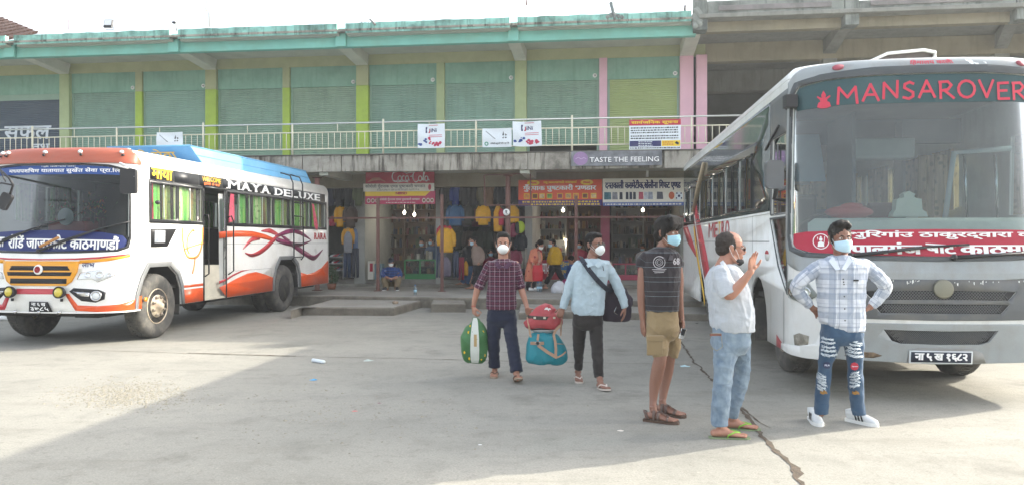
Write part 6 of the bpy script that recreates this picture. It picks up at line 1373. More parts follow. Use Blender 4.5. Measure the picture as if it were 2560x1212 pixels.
for a in ((831, 540, 562, 22, 21.5, '#a83048', 'short red top under the black jackets behind the bus', 'shirt'), (850, 514, 565, 24, 21.45, '#d9a12a', 'yellow jacket half covered by a dark brown one'), (876, 514, 566, 34, 21.4, '#4a3c32', 'dark brown jacket beside the yellow one'), (871, 568, 618, 30, 21.35, '#d59a2c', 'yellow jacket under a grey shirt behind the bus'), (870, 577, 628, 28, 21.15, '#8e8f94', 'grey shirt hung over a yellow jacket', 'shirt'), (889, 570, 618, 16, 21.4, '#6a7c9a', 'slate blue shirt beside the grey one', 'shirt'),
          (868, 628, 690, 20, 21.35, '#31405c', 'dark blue jeans hung low behind the bus', 'trousers'), (889, 618, 690, 18, 21.4, '#3a3f4c', 'charcoal jeans hung by the grey pier', 'trousers'),
          (1138, 510, 562, 44, 21.4, '#3d6488', 'blue denim jacket with a pale collar'), (1170, 512, 560, 26, 21.5, '#3a3a34', 'dark jacket right of the denim one'), (1208, 512, 560, 34, 21.35, '#dca428', 'yellow jacket with royal blue stripes left of the pipe column'), (1245, 513, 576, 30, 21.35, '#d99e24', 'long yellow shirt left of the number disc', 'shirt'), (1253, 520, 560, 18, 21.2, '#b8304a', 'red shirt laid over a long yellow one', 'shirt'), (1282, 512, 554, 42, 21.35, '#dca628', 'wide yellow shirt right of the number disc', 'shirt'),
          (1112, 562, 600, 38, 20.75, '#b52f3c', 'red jacket behind the yellow one at the thin post'), (1116, 568, 628, 46, 20.6, '#d9a32a', 'yellow zip jacket with black cuffs at the thin post', 'jacket', 'clothes on the front stand', '#d9a32a'), (1096, 600, 690, 12, 20.8, '#44506a', 'slate trousers at the edge of the front stand', 'trousers'), (1113, 640, 688, 42, 20.65, '#6d6672', 'grey shirt hung low under the yellow zip jacket', 'shirt'), (1140, 625, 690, 15, 20.8, '#4a5064', 'blue and white checked trousers on the front stand', 'trousers'), (1153, 640, 696, 16, 21.0, '#963244', 'dark red trousers beside the checked pair', 'trousers'), (1165, 650, 684, 15, 21.1, '#c9952a', 'mustard skirt beside the dark red trousers', 'shirt'),
          (1285, 556, 590, 26, 21.3, '#8a3d52', 'maroon bag shaped top under the wide yellow shirt', 'shirt'), (1302, 585, 622, 28, 21.2, '#23252a', 'black jacket with neon green strips by the third pier'), (1290, 622, 665, 30, 21.3, '#7c3346', 'maroon jacket low by the third pier'), (1310, 618, 668, 16, 21.3, '#8f8a80', 'beige trousers low by the third pier', 'trousers')):
 garment(a[0], a[1], a[2], a[3], a[4], a[5], a[6], a[7] if len(a) > 7 else 'jacket', *(a[8:9] or ('clothes hung in the clothes shops',)), **({'col2': a[9]} if len(a) > 9 else {}))
rnd = random.Random(21); ORD = ('first', 'second', 'third', 'fourth', 'fifth', 'sixth', 'seventh', 'eighth', 'ninth')
for j, (py, h) in enumerate(((520, 44), (575, 46), (628, 50))):
 for i in range(8): garment(1112+i*26+j*7, py, py+h, 30, 23.4, ('#44342f', '#5b5148', '#2f3c50', '#6b3038', '#3a4438', '#504a5a')[rnd.randrange(6)], '%s jacket from the left on the %s row at the back of the clothes shop' % (ORD[i], ('top', 'middle', 'low')[j]), grp='clothes on the back wall of the clothes shop')
# bag with neon panel, piles, shoes, bush
t = thing('backpack', 'lime and black backpack hanging beside the wide yellow shirt', 'backpack', bp(1300, 585, 21.2)[:]); q = bp(1301, 568, 21.1)
mb = MB(); mb.ball(q, (.13, .07, .17), 14); obj('bag_body', mb, mat('neon_lime', '#a9bf3a', .6), t); mb = MB(); mb.ball(q+Vector((-.08, -.02, -.02)), (.08, .06, .17), 12); obj('bag_pocket', mb, BLKM, t); mb = MB(); mb.tube([q+Vector((-.03, 0, .16)), q+Vector((0, 0, .22)), q+Vector((.03, 0, .16))], .01, 6); obj('bag_strap', mb, BLKM, t)
SHOE = [mat('shoe'+c_, c_, .5) for c_ in ('#24262a', '#c9c9c9', '#b03040', '#3b4a66', '#7a6a58')]
def shoe(q, ang, k, label, grp='shoes on the shop floor'):
 mb = MB(); d = Vector((math.cos(ang), math.sin(ang), 0)); s_ = Vector((-d.y, d.x, 0)); l = []
 mb.tube([q-d*.12+Vector((0, 0, .045)), q-d*.06+Vector((0, 0, .055)), q+Vector((0, 0, .045)), q+d*.08+Vector((0, 0, .03)), q+d*.13+Vector((0, 0, .022))], [(.03, .04), (.038, .05), (.038, .04), (.042, .026), (.03, .018)], 10, 0)
 t = obj('shoe', mb, SHOE[k], None, label, 'shoe', grp); mb = MB(); mb.tube([q-d*.13+Vector((0, 0, .01)), q+d*.14+Vector((0, 0, .01))], [(.04, .01), (.045, .01)], 8); obj('sole', mb, SHOE[1], t); return t
rnd = random.Random(8)
for i in range(15):
 px = 826+(i % 5)*8; lv = i//5; q = bp(px, 603, 21.55+.1*lv); q.z = .72+.19*lv; shoe(q, rnd.uniform(-2.4, -1.6), i % 5, '%s shoe, %s from the left on the %s shelf of the rack' % (('black', 'white', 'red', 'blue', 'tan')[i % 5], ('first', 'second', 'third', 'fourth', 'fifth')[i % 5], ('bottom', 'middle', 'top')[lv]), 'shoes on the rack behind the bus')
t = thing('shoe_rack', 'low metal shoe rack behind the tail of the bus', 'rack', bp(842, 690, 21.7)[:], -AB)
for z in (.70, .89, 1.08): mb = MB(); bbox(mb, s_at(822, 21.6), s_at(862, 21.6), 21.45, 21.9, z, z+.012); obj('rack_shelf', mb, SHG, t)
for px in (822, 862): mb = MB(); s = s_at(px, 21.6); bbox(mb, s-.012, s+.012, 21.45, 21.9, .45, 1.12); obj('rack_side', mb, SHG, t)
rnd = random.Random(2); mb = MB(); c0_ = bp(829, 680, 20.3); c0_.z = .62
for i in range(900):
 d = Vector((rnd.gauss(0, 1), rnd.gauss(0, 1), rnd.gauss(0, 1))).normalized()*rnd.uniform(.5, 1); q = c0_+Vector((d.x*.20, d.y*.2, d.z*.30)); a = Vector((rnd.uniform(-1, 1), rnd.uniform(-1, 1), rnd.uniform(-1, 1))).normalized()*.03; b_ = a.orthogonal().normalized()*.01; mb.add([q-a, q+b_, q+a, q-b_], [(0, 1, 2, 3)])
t = thing('potted_bush', 'small dark green bush at the tail of the bus', 'bush', (c0_.x, c0_.y, ZW)); obj('foliage', mb, mat('bush_leaf', '#36502a', .7, var=.4, scale=20), t, fix=False); mb = MB(); mb.tube([(c0_.x, c0_.y, ZW), c0_], .02, 6); mb.lathe([(.10, ZW), (.13, ZW+.16), (.11, ZW+.16), (.1, ZW+.02)], (c0_.x, c0_.y, 0), n=16); obj('pot', mb, mat('clay_pot', '#8a5a44', .8), t)
# ================================================================ ROOF THINGS
t = thing('floodlight', 'square floodlight on a bracket on the parapet above the left shops', 'floodlight', bp(272, 72, cP+.1)[:]); q = bp(271, 60, cP+.1); W_ = .115
mb = MB(); mb.box(-W_, W_, -.03, .05, -.12, .12, 0, lambda x, y, z: q+Vector((x, y+z*.3, z))); obj('lamp_body', mb, BLKM, t, bevel=.01); mb = MB(); mb.box(-W_+.02, W_-.02, -.036, -.032, -.05, .10, 0, lambda x, y, z: q+Vector((x, y+z*.3, z))); obj('lamp_glass', mb, LENS, t); mb = MB(); mb.tube([q+Vector((-.1, .05, -.02)), q+Vector((-.1, .08, -.14)), q+Vector((.1, .08, -.14)), q+Vector((.1, .05, -.02))], .01, 6); obj('bracket', mb, BLKM, t)
t = thing('antenna_pole', 'white panel antenna on a thin pole rising over the roof', 'antenna', bp(521, 66, 21)[:]); mb = MB(); mb.tube([bp(523, 68, 21), bp(522, -60, 21)], .02, 8); obj('pole', mb, SHG, t); mb = MB(); q = bp(517, 0, 20.9); mb.box(q.x-.05, q.x+.05, q.y-.05, q.y+.05, q.z-.33, q.z+.6); obj('antenna_panel', mb, WHITEP, t, bevel=.01)
t = thing('lamp_arm', 'small white lamp on a bent arm at the second roof joint', 'lamp', bp(441, 76, cP)[:]); mb = MB(); mb.tube([bp(440, 78, cP), bp(444, 66, cP), bp(436, 58, cP-.1)], .022, 8); obj('arm', mb, WHITEP, t); mb = MB(); mb.ball(bp(435, 57, cP-.12), (.06, .05, .035), 10); obj('lamp_head', mb, BLKM, t)
for i, (a, b_, r, lb) in enumerate((((905, 57), (876, 16), .007, 'bent rusty rebar leaning left above the third roof joint'), ((903, 57), (903, 18), .007, 'upright rusty rebar above the third roof joint'), ((912, 57), (915, 10), .007, 'tallest upright rebar above the third roof joint'), ((921, 57), (921, 28), .007, 'short upright rebar right of the tallest one'), ((171, 76), (171, 50), .01, 'short rebar stub on the left parapet'), ((161, 76), (161, 66), .008, 'lowest rebar stub on the left parapet'), ((186, 76), (187, 58), .006, 'thin rebar stub on the left parapet'), ((543, 66), (543, 50), .008, 'rebar stub right of the antenna'), ((1298, 46), (1298, 36), .01, 'rebar stub at the fourth roof joint'), ((1311, 45), (1311, 20), .006, 'thin upright rebar near the fourth roof joint'), ((1317, 44), (1318, 8), .009, 'tall rebar near the fourth roof joint'), ((1316, 14), (1318, -12), .018, 'thick upright pipe end high above the fourth roof joint'), ((1712, 32), (1713, 14), .03, 'short dark pipe stub near the right end of the green parapet'), ((1746, 25), (1745, -30), .012, 'rebar rising from the dark column end'))):
 mb = MB(); mb.tube([bp(*a, 20.4), bp(*b_, 20.4)], r, 6); obj('rebar', mb, RUST if i != 12 else BLKM, None, lb, 'rebar', 'steel bars sticking out of the roof')
mb = MB(); mb.tube([bp(938, 62, cP-.05), bp(925, 49, cP+.1)], .03, 8); obj('drain_pipe', mb, SHG, None, 'short white drain pipe poking over the parapet', 'pipe')
mb = MB(); mb.tube([bp(1537, 48, cP-.05), bp(1532, 25, cP), bp(1528, 12, cP)], [.04, .05, .045], 10); mb.ball(bp(1528, 10, cP), .055, 10); obj('vent_pipe', mb, mat('pipe_grey', '#6f7a7a', .6), None, 'dark grey vent pipe leaning over the turquoise parapet', 'pipe')
mb = MB();
for i in range(16):
 a = i*.8; q = bp(1537+(i % 5-2)*9, 46-(i*3 % 7), cP+.06); mb.ball(q, .05+.02*(i % 3), 7)
obj('rubble', mb, W_CDARK, None, 'crumbled concrete heap at the foot of the vent pipe', 'rubble', kind='stuff')
mb = MB()
for i in range(26): q = bp(1744+(i % 4-1.5)*4, 66-i*1.6, cP-.02+.05*(i % 3)); mb.ball(q, .07+.03*math.sin(i*2.1), 7)
obj('column_end', mb, W_CDARK, gb)
# tiled roof of the house behind, upper left
t = thing('tiled_house', 'house with a brown tiled gable roof behind the left end of the shops', 'house', bp(-40, 100, 26)[:]); TILE = mat('roof_tile', '#6e4c3c', .85, var=.25, scale=6, dirt=.5, dcol='#5c4436')
q0, q1, q2_, q3 = bp(-160, 140, 25.5), bp(98, 84, 25.5), bp(-10, 40, 29), bp(-230, 60, 29)
RW = 9; mb = MB(); mb.add([q0, q1, q2_, q3], [(0, 1, 2, 3)]); obj('roof', mb, mat('roof_board', '#6a5040', .9), t)
for j in range(RW):
 for k in range(26):
  f_ = lambda u, v: (q0.lerp(q1, u)).lerp(q3.lerp(q2_, u), v); u0, u1 = k/26+.004, (k+1)/26-.004; v0, v1 = j/RW, (j+1.12)/RW
  up = Vector((0, -.02, .05)); mb = MB(); mb.add([f_(u0, v0)+up*1.5, f_(u1, v0)+up*1.5, f_(u1, v1)+up*.6, f_(u0, v1)+up*.6, f_(u0, v0)+up*.8, f_(u1, v0)+up*.8], [(0, 1, 2, 3), (0, 1, 5, 4)]); obj('tile', mb, TILE, t, fix=False)
mb = MB(); mb.box(q0.x, q1.x-.3, 25.8, 29, 0, q1.z-.6); obj('wall', mb, mat('house_wall', '#b9a890', .9), t)
# ================================================================ LITTER AND SMALL THINGS
def litter(name, px, py, r, col, label, cat, z=0.0, flatk=.35, seed=0):
 q = gd(px, py, z); rnd = random.Random(seed); mb = MB(); n = 11; vs = [q+Vector((0, 0, r*flatk*1.3))]
 for ring_, rr in ((1, .55), (2, 1.0)):
  for k in range(n): t_ = 2*math.pi*k/n; w_ = rr*r*rnd.uniform(.65, 1.15); vs.append(q+Vector((w_*math.cos(t_)*1.4, w_*math.sin(t_), max(.002, r*flatk*rnd.uniform(.3, 1.2)*(1.2-rr)))))
 mb.add(vs, [(0, 1+k, 1+(k+1) % n) for k in range(n)]+[(1+k, 1+n+k, 1+n+(k+1) % n, 1+(k+1) % n) for k in range(n)]); return obj(name, mb, mat('litter'+col, col, .6, var=.1), None, label, cat, 'litter on the yard')
mb = MB(); q = gd(782, 904); q2_ = gd(809, 908); mb.tube([q+Vector((0, 0, .025)), q2_+Vector((0, 0, .022))], .024, 12); mb.tube([q2_+Vector((-.02, 0, .022)), q2_+Vector((.02, -.01, .02))], .017, 10); obj('paper_roll', mb, C_WHT, None, 'white rolled paper tube lying in the shade', 'paper', 'litter on the yard')
litter('crumpled_foil', 920, 901, .055, '#aab4ae', 'crumpled grey and white wrapper right of the paper roll', 'wrapper', seed=1); litter('wrapper', 784, 949, .035, '#4a9ac8', 'small bright blue wrapper on the concrete', 'wrapper', seed=2); litter('dropped_mask', 1712, 915, .05, '#b5d2d6', 'dropped pale blue face mask beside the long crack', 'mask', seed=3); litter('wrapper', 887, 1027, .02, '#c46a6a', 'tiny red wrapper on the concrete', 'wrapper', seed=4); litter('paper_scrap', 1551, 1076, .022, '#d8cfc4', 'white paper scrap in front of the sandalled feet', 'paper', seed=5); litter('wrapper', 948, 1007, .016, '#7a4a5a', 'tiny maroon wrapper at the shadow edge', 'wrapper', seed=6); litter('paper_scrap', 1200, 1111, .012, '#e8e8e8', 'tiny white scrap in the foreground', 'paper', seed=7); litter('leaf_scrap', 1742, 808, .03, '#3c3a34', 'dark leaf scrap near the rear coach wheel', 'leaf', seed=8)
q = gd(988, 759, .17); mb = MB(); mb.ball(q+Vector((0, 0, .035)), (.075, .05, .042), 9); mb.xform(lambda v: v+Vector((noise.noise(v*14), noise.noise(v*14+Vector((5, 0, 0))), noise.noise(v*14+Vector((0, 7, 0)))))*.012); obj('stone', mb, mat('stone_brown', '#9a8a78', .9, var=.3, scale=20), None, 'brown and white stone on the kerb island', 'stone')
q = gd(1038, 737, ZW)
for px, lb in ((1038, 'clear plastic water bottle standing on the walkway by itself'), (1345, 'clear water bottle nearest the woman with the red bag'), (1352, 'second clear water bottle right beside the first one')):
 q = bp(px, 603, 18.3 if px < 1100 else 20.0); q.z = ZW; t = thing('water_bottle', lb, 'bottle', q[:], 0, 'water bottles'); mb = MB(); mb.lathe([(.0, 0), (.034, 0), (.038, .02), (.038, .15), (.03, .19), (.014, .22), (.014, .235)], q, n=16); obj('bottle_body', mb, glass('bottle_plastic', (.8, .9, .95), .1, dust=.15, dcol=(.7, .8, .85)), t, fix=False)
 mb = MB(); mb.lathe([(.016, .232), (.016, .255), (0, .256)], q, n=12); obj('bottle_cap', mb, mat('cap_blue', '#3a7ab8', .5), t); mb = MB(); mb.lathe([(.0386, .07), (.0386, .13)], q, n=16); obj('bottle_label', mb, mat('label_pale_blue', '#a9cfe0', .6), t)
# ================================================================ PEOPLE: one continuous body each, grown over traced limbs; clothes are children
def loft(mb, secs, n=28, e=2.4):
 """closed stack of rounded sections: (centre, half x, half y[, turn])"""
 vs = []
 for s_ in secs:
  c, ra, rb = Vector(s_[0]), s_[1], s_[2]; a0 = s_[3] if len(s_) > 3 else 0
  for k in range(n):
   t = 2*math.pi*k/n; ct, st = math.cos(t), math.sin(t); x = ra*math.copysign(abs(ct)**(2/e), ct); y = rb*math.copysign(abs(st)**(2/e), st)
   vs.append(c+Vector((x*math.cos(a0)-y*math.sin(a0), x*math.sin(a0)+y*math.cos(a0), 0)))
 N = len(secs); fs = [(i*n+k, i*n+(k+1) % n, (i+1)*n+(k+1) % n, (i+1)*n+k) for i in range(N-1) for k in range(n)]+[tuple(range(n-1, -1, -1)), tuple((N-1)*n+k for k in range(n))]
 return mb.add(vs, fs)
def smoothpts(P, k=4):
 """Catmull-Rom through (Vector, radius) pairs"""
 o = []; N = len(P)
 for i in range(N-1):
  a, b, c, d = P[max(i-1, 0)], P[i], P[i+1], P[min(i+2, N-1)]
  for j in range(k):
   t = j/k; f = lambda w, x, y, z: .5*((2*x)+(y-w)*t+(2*w-5*x+4*y-z)*t*t+(-w+3*x-3*y+z)*t**3)
   r = lambda q: q[1] if isinstance(q[1], tuple) else (q[1], q[1])
   o.append((f(a[0], b[0], c[0], d[0]), tuple(max(.003, f(r(a)[m], r(b)[m], r(c)[m], r(d)[m])) for m in (0, 1))))
 l = P[-1]; o.append((l[0], l[1] if isinstance(l[1], tuple) else (l[1], l[1]))); return o
def limb(mb, P, n=14, caps=True):
 S = smoothpts([(Vector(p), r) for p, r in P]); mb.tube([p for p, r in S], [r for p, r in S], n)
 if caps:
  for p, r in (S[0], S[-1]): mb.ball(p, min(r)*.98, 10)
 return mb
def remesh(mb, vox, sm=3, fac=.5):
 me = bpy.data.meshes.new('r'); me.from_pydata([tuple(v) for v in mb.v], [], mb.f); fixn(me); o = bpy.data.objects.new('r', me); COL.objects.link(o)
 r = o.modifiers.new('r', 'REMESH'); r.mode = 'VOXEL'; r.voxel_size = vox
 if sm: s_ = o.modifiers.new('s', 'SMOOTH'); s_.factor = fac; s_.iterations = sm
 dg = bpy.context.evaluated_depsgraph_get(); m2 = bpy.data.meshes.new_from_object(o.evaluated_get(dg)); V = np.empty(len(m2.vertices)*3); m2.vertices.foreach_get('co', V); N = np.empty(len(m2.vertices)*3); m2.vertices.foreach_get('normal', N)
 F_ = [tuple(p.vertices) for p in m2.polygons]; bpy.data.objects.remove(o); bpy.data.meshes.remove(me); bpy.data.meshes.remove(m2)
 return V.reshape(-1, 3), F_, N.reshape(-1, 3)
def vnoise(P, seed):
 """cheap smooth noise on points, about -1..1"""
 r = np.random.RandomState(seed); o = np.zeros(len(P))
 for k in range(7):
  d = r.normal(size=3); d /= np.linalg.norm(d); o += np.sin(P @ d*r.uniform(.7, 1.6)+r.uniform(0, 6.3)+1.3*np.sin(P @ r.normal(size=3)*.6+r.uniform(0, 6)))
 return o/4
def cloth_obj(name, mb, vox, m, parent, bones=None, fold=.008, fs=26, seed=1, sm=4, stretch=(1, 1, 1), label=None, thresh=None):
 V, F_, N = remesh(mb, vox, sm)
 n1 = vnoise(V*np.array(stretch)*fs*1.7, seed); n2 = vnoise(V*fs*4, seed+5)
 V = V+N*((1-2*np.abs(n1)**.6)*fold*.6+n2*fold*.26)[:, None]
 uv = np.stack([V[:, 0]-V[:, 0].mean(), V[:, 2], V[:, 1]], 1)
 if bones:      # along-limb coordinates so that a weave follows the sleeves
  best = np.full(len(V), 1e9)
  for j, (a, b, r) in enumerate(bones):
   a, b = np.array(a), np.array(b); d = b-a; L = np.linalg.norm(d); d = d/L; t = np.clip((V-a) @ d, 0, L); q = V-(a+t[:, None]*d); ds = np.linalg.norm(q, axis=1)/r
   if j == 0: best = ds*.98; continue
   up = np.array([0, 1.0, 0]); x_ = np.cross(d, up); x_ /= np.linalg.norm(x_); y_ = np.cross(x_, d); ang = np.arctan2(q @ y_, q @ x_)
   k = ds < best; uv[k, 0] = (ang*r)[k]+.3*j; uv[k, 1] = (-t+a[2])[k]; best = np.minimum(best, ds)
 o = raw_obj(name, V, F_, m, parent, label); at = o.data.attributes.new('weave', 'FLOAT_VECTOR', 'POINT'); at.data.foreach_set('vector', uv.ravel()); return o
def raw_obj(name, V, F_, m, parent, label=None):
 if parent is not None: inv = np.array(WM[parent].inverted()); V = V @ inv[:3, :3].T+inv[:3, 3]
 me = bpy.data.meshes.new(name); me.from_pydata(V.tolist(), [], F_); me.materials.append(m); me.polygons.foreach_set('use_smooth', [True]*len(me.polygons)); me.update()
 o = bpy.data.objects.new(name, me); COL.objects.link(o)
 if parent is not None: o.parent = parent; WM[o] = WM[parent]
 return meta(o, label)
def frame(f, up=(0, 0, 1), roll=0):
 f = Vector(f).normalized(); r = f.cross(Vector(up)).normalized(); u = r.cross(f).normalized(); return Matrix((r, f, u)).transposed()
def skin_mat(name, c):
 k = NT(name); p = k.co(); n1 = k.noise(p, 9, 5); c0 = lin(c)[:3]; col = k.mix(n1, tuple(x*.82 for x in c0), tuple(min(1, x*1.12) for x in c0)); k.put(k.b.inputs['Base Color'], col)
 k.b.inputs['Roughness'].default_value = .52; k.b.inputs['Subsurface Weight'].default_value = .08; k.b.inputs['Subsurface Radius'].default_value = (.02, .008, .004); k.bump(k.noise(p, 260, 3), .15, .003); return k.m
HAIRM = None
def hair_mat(name='hair_black', c='#15120f'):
 if name in MATS: return MATS[name]
 k = NT(name); p = k.co((1, 1, .18)); n1 = k.noise(p, 220, 3); k.put(k.b.inputs['Base Color'], k.mix(n1, tuple(x*.5 for x in lin(c)[:3]), tuple(x*1.9 for x in lin(c)[:3]))); k.b.inputs['Roughness'].default_value = .62; k.b.inputs['Specular IOR Level'].default_value = .2; k.bump(n1, .6, .006); MATS[name] = k.m; return k.m
def head_parts(mb, H, T, s=1.0, chin=1.0):
 g = lambda x, y, z: H+T @ Vector((x, y, z))*s
 def el(c, r, n=16):
  t = MB(); t.ball((0, 0, 0), 1, n); mb.add([g(c[0]+v[0]*r[0], c[1]+v[1]*r[1], c[2]+v[2]*r[2]) for v in t.v], t.f)
 el((0, -.014, .035), (.073, .094, .082)); el((0, .022, -.030), (.058, .066, .080)); el((0, .060, -.088), (.028, .024, .022)); el((0, .020, -.072), (.050, .052, .032))
 for sg in (-1, 1):
  el((sg*.036, .058, -.018), (.024, .026, .020)); el((sg*.075, -.010, -.006), (.009, .019, .032), 10); el((sg*.082, -.016, .006), (.006, .015, .018), 8)
  el((sg*.026, .076, .022), (.026, .010, .007), 10)
  mb.tube([g(sg*.055, .0, -.055), g(sg*.040, .035, -.085), g(0, .062, -.092)], .018*s, 8)
 mb.tube([g(0, .078, .018), g(0, .094, -.008), g(0, .106, -.026)], [.009*s, .010*s, .012*s], 8); el((-.011, .094, -.032), (.009, .010, .007), 8); el((.011, .094, -.032), (.009, .010, .007), 8)
 el((0, .084, -.054), (.023, .010, .006), 8); el((0, .082, -.066), (.020, .010, .007), 8)
def head_extra(root, H, T, hair='short', mask=None, s=1.0, skin=None, hairm=None, seed=1, vox=.006, specs=None, cap=None, beard=False):
 g = lambda x, y, z: H+T @ Vector((x, y, z))*s
 def el(mb, c, r, n=18, m=0):
  t = MB(); t.ball((0, 0, 0), 1, n); mb.add([g(c[0]+v[0]*r[0], c[1]+v[1]*r[1], c[2]+v[2]*r[2]) for v in t.v], t.f, m, True)
 hm = hairm or hair_mat()
 mb = MB()
 if hair in ('short', 'fade'):
  k = 1.0 if hair == 'short' else .985
  el(mb, (0, -.026, .046), (.0795*k, .094*k, .083*k)); el(mb, (0, -.052, -.006), (.067, .056, .055)); el(mb, (0, .022, .090), (.060, .050, .034))
  for sg in (-1, 1): el(mb, (sg*.070, .004, .020), (.010, .020, .036), 10)
 elif hair == 'pomp':
  el(mb, (0, -.022, .050), (.080, .096, .086)); el(mb, (0, -.05, -.002), (.068, .058, .056)); el(mb, (.006, .030, .108), (.062, .050, .036)); el(mb, (-.03, .05, .098), (.03, .03, .026))
  for sg in (-1, 1): el(mb, (sg*.071, .006, .012), (.010, .020, .042), 10)
 elif hair == 'fringe':
  el(mb, (0, -.020, .048), (.084, .100, .088)); el(mb, (0, -.052, -.02), (.072, .062, .066))
  for i in range(9):
   x = -.06+.015*i; mb.tube([g(-.02, -.01, .128), g(x*.9, .060, .115), g(x*1.05+.006, .088, .070-.004*(i % 3)), g(x*1.15+.018, .088, .040-.018*((i*5) % 4)/3)], [(.02*s), (.02*s), (.016*s), (.006*s)], 7)
  for sg in (-1, 1): el(mb, (sg*.076, .010, .010), (.013, .028, .050), 10)
 elif hair == 'thin':
  el(mb, (0, -.030, .036), (.0785, .086, .080)); el(mb, (0, -.055, -.012), (.067, .055, .052))
  for sg in (-1, 1): el(mb, (sg*.071, -.004, .014), (.010, .026, .038), 10)
 elif hair == 'long':
  el(mb, (0, -.025, .046), (.086, .100, .088)); el(mb, (0, -.065, -.05), (.080, .055, .10)); el(mb, (.02, -.10, -.06), (.05, .06, .07))
 if hair:
  V, F_, N = remesh(mb, vox, 1); V = V+N*(vnoise(V*85, seed)*.0022+vnoise(V*190, seed+3)*.0012+.0008)[:, None]; raw_obj('hair', V, F_, hm, root)
 if vox < .009:
  for sg in (-1, 1):
   mb = MB(); el(mb, (sg*.029, .0725, .006), (.0125, .0105, .0075), 12); e = obj('eye', mb, mat('eye_white', '#cfc8c0', .3, spec=.6), root)
   mb = MB(); el(mb, (sg*.029, .0800, .006), (.0055, .004, .0055), 10); obj('iris', mb, mat('iris_dark', '#1a100a', .2, spec=.7), e)
   mb = MB(); mb.tube([g(sg*.013, .086, .021), g(sg*.029, .085, .027), g(sg*.046, .074, .021)], [.0028*s, .0038*s, .002*s], 6); obj('eyebrow', mb, hm, root)
 if mask:
  kind, mc = mask; mb = MB(); n, m_ = 18, 9
  def mp(u, v):      # u -1..1 across the face, v 0 top .. 1 bottom
   a = u*(1.30 if kind != 'cup' else 1.02); e_ = u*u
   if kind == 'cup': bul = .034*math.cos(a*.8)**2*math.sin(math.pi*min(1, max(0, v*.94+.06)))**.8; zt = -.008-.092*v+.034*e_*(2*v-1)+.010*(1-e_)*(1-v)
   else: bul = .012*math.cos(a)+.012*math.cos(a*.8)*math.sin(math.pi*v)+.0022*math.sin(v*19); zt = -.004-.092*v-.016*abs(u)*(1-v)+.022*e_*v
   w = .066*(1-.16*v*v)+.004; y = .026+(.070+bul-.020*max(0, v-.6))*math.cos(a); x = w*math.sin(a)*1.02
   return g(x, y, zt)
  vs = [mp(-1+2*i/n, j/m_) for j in range(m_+1) for i in range(n+1)]
  mb.add(vs, [(j*(n+1)+i, j*(n+1)+i+1, (j+1)*(n+1)+i+1, (j+1)*(n+1)+i) for j in range(m_) for i in range(n)], 0, True)
  mk = obj('face_mask', mb, mc, root, fix=False); so = mk.modifiers.new('thick', 'SOLIDIFY'); so.thickness = .0025
  if vox < .009:
   mb = MB()
   for sg in (-1, 1): mb.tube([mp(sg*.97, .06), g(sg*.078, .0, .018), g(sg*.081, -.022, .0), mp(sg*.97, .92)], .0016, 5)
   obj('ear_loop', mb, mat('elastic_white', '#dfe3e4', .8), mk)
 if specs:
  mb = MB()
  for sg in (-1, 1):
   c = (sg*.031, .092, .004); mb.tube([g(c[0]+.024*math.cos(t), c[1]-.012*abs(math.cos(t))*0, c[2]+.017*math.sin(t)) for t in np.linspace(0, 2*math.pi, 15)], .0018*s, 5); mb.tube([g(sg*.055, .090, .010), g(sg*.078, .02, .014), g(sg*.080, -.020, .004)], .002*s, 5)
  mb.tube([g(-.008, .096, .008), g(.008, .096, .008)], .0018*s, 5); e = obj('glasses', mb, mat('glasses_frame', '#5a4630' if specs == 'sun' else '#6a5a50', .3, metal=.4), root)
  for sg in (-1, 1): mb = MB(); mb.poly([g(sg*.031+.023*math.cos(t), .0925, .004+.016*math.sin(t)) for t in np.linspace(0, 2*math.pi, 13)[:-1]]); obj('lens', mb, mat('lens_dark', '#241c18', .1, coat=1) if specs == 'sun' else G_CLEAR, e, fix=False)
 if cap:
  mb = MB(); t = MB(); t.ball((0, 0, 0), 1, 20); vs = [g(v[0]*.086, -.014+v[1]*.105, .045+max(v[2], -.15)*.088) for v in t.v]; mb.add(vs, t.f, 0, True)
  mb.add([g(x, y, z) for x, y, z in ((-.062, .062, .048), (.062, .062, .048), (.055, .125, .036), (.02, .148, .033), (-.02, .148, .033), (-.055, .125, .036))], [(0, 1, 2, 3, 4, 5)]); obj('cap', mb, cap, root)
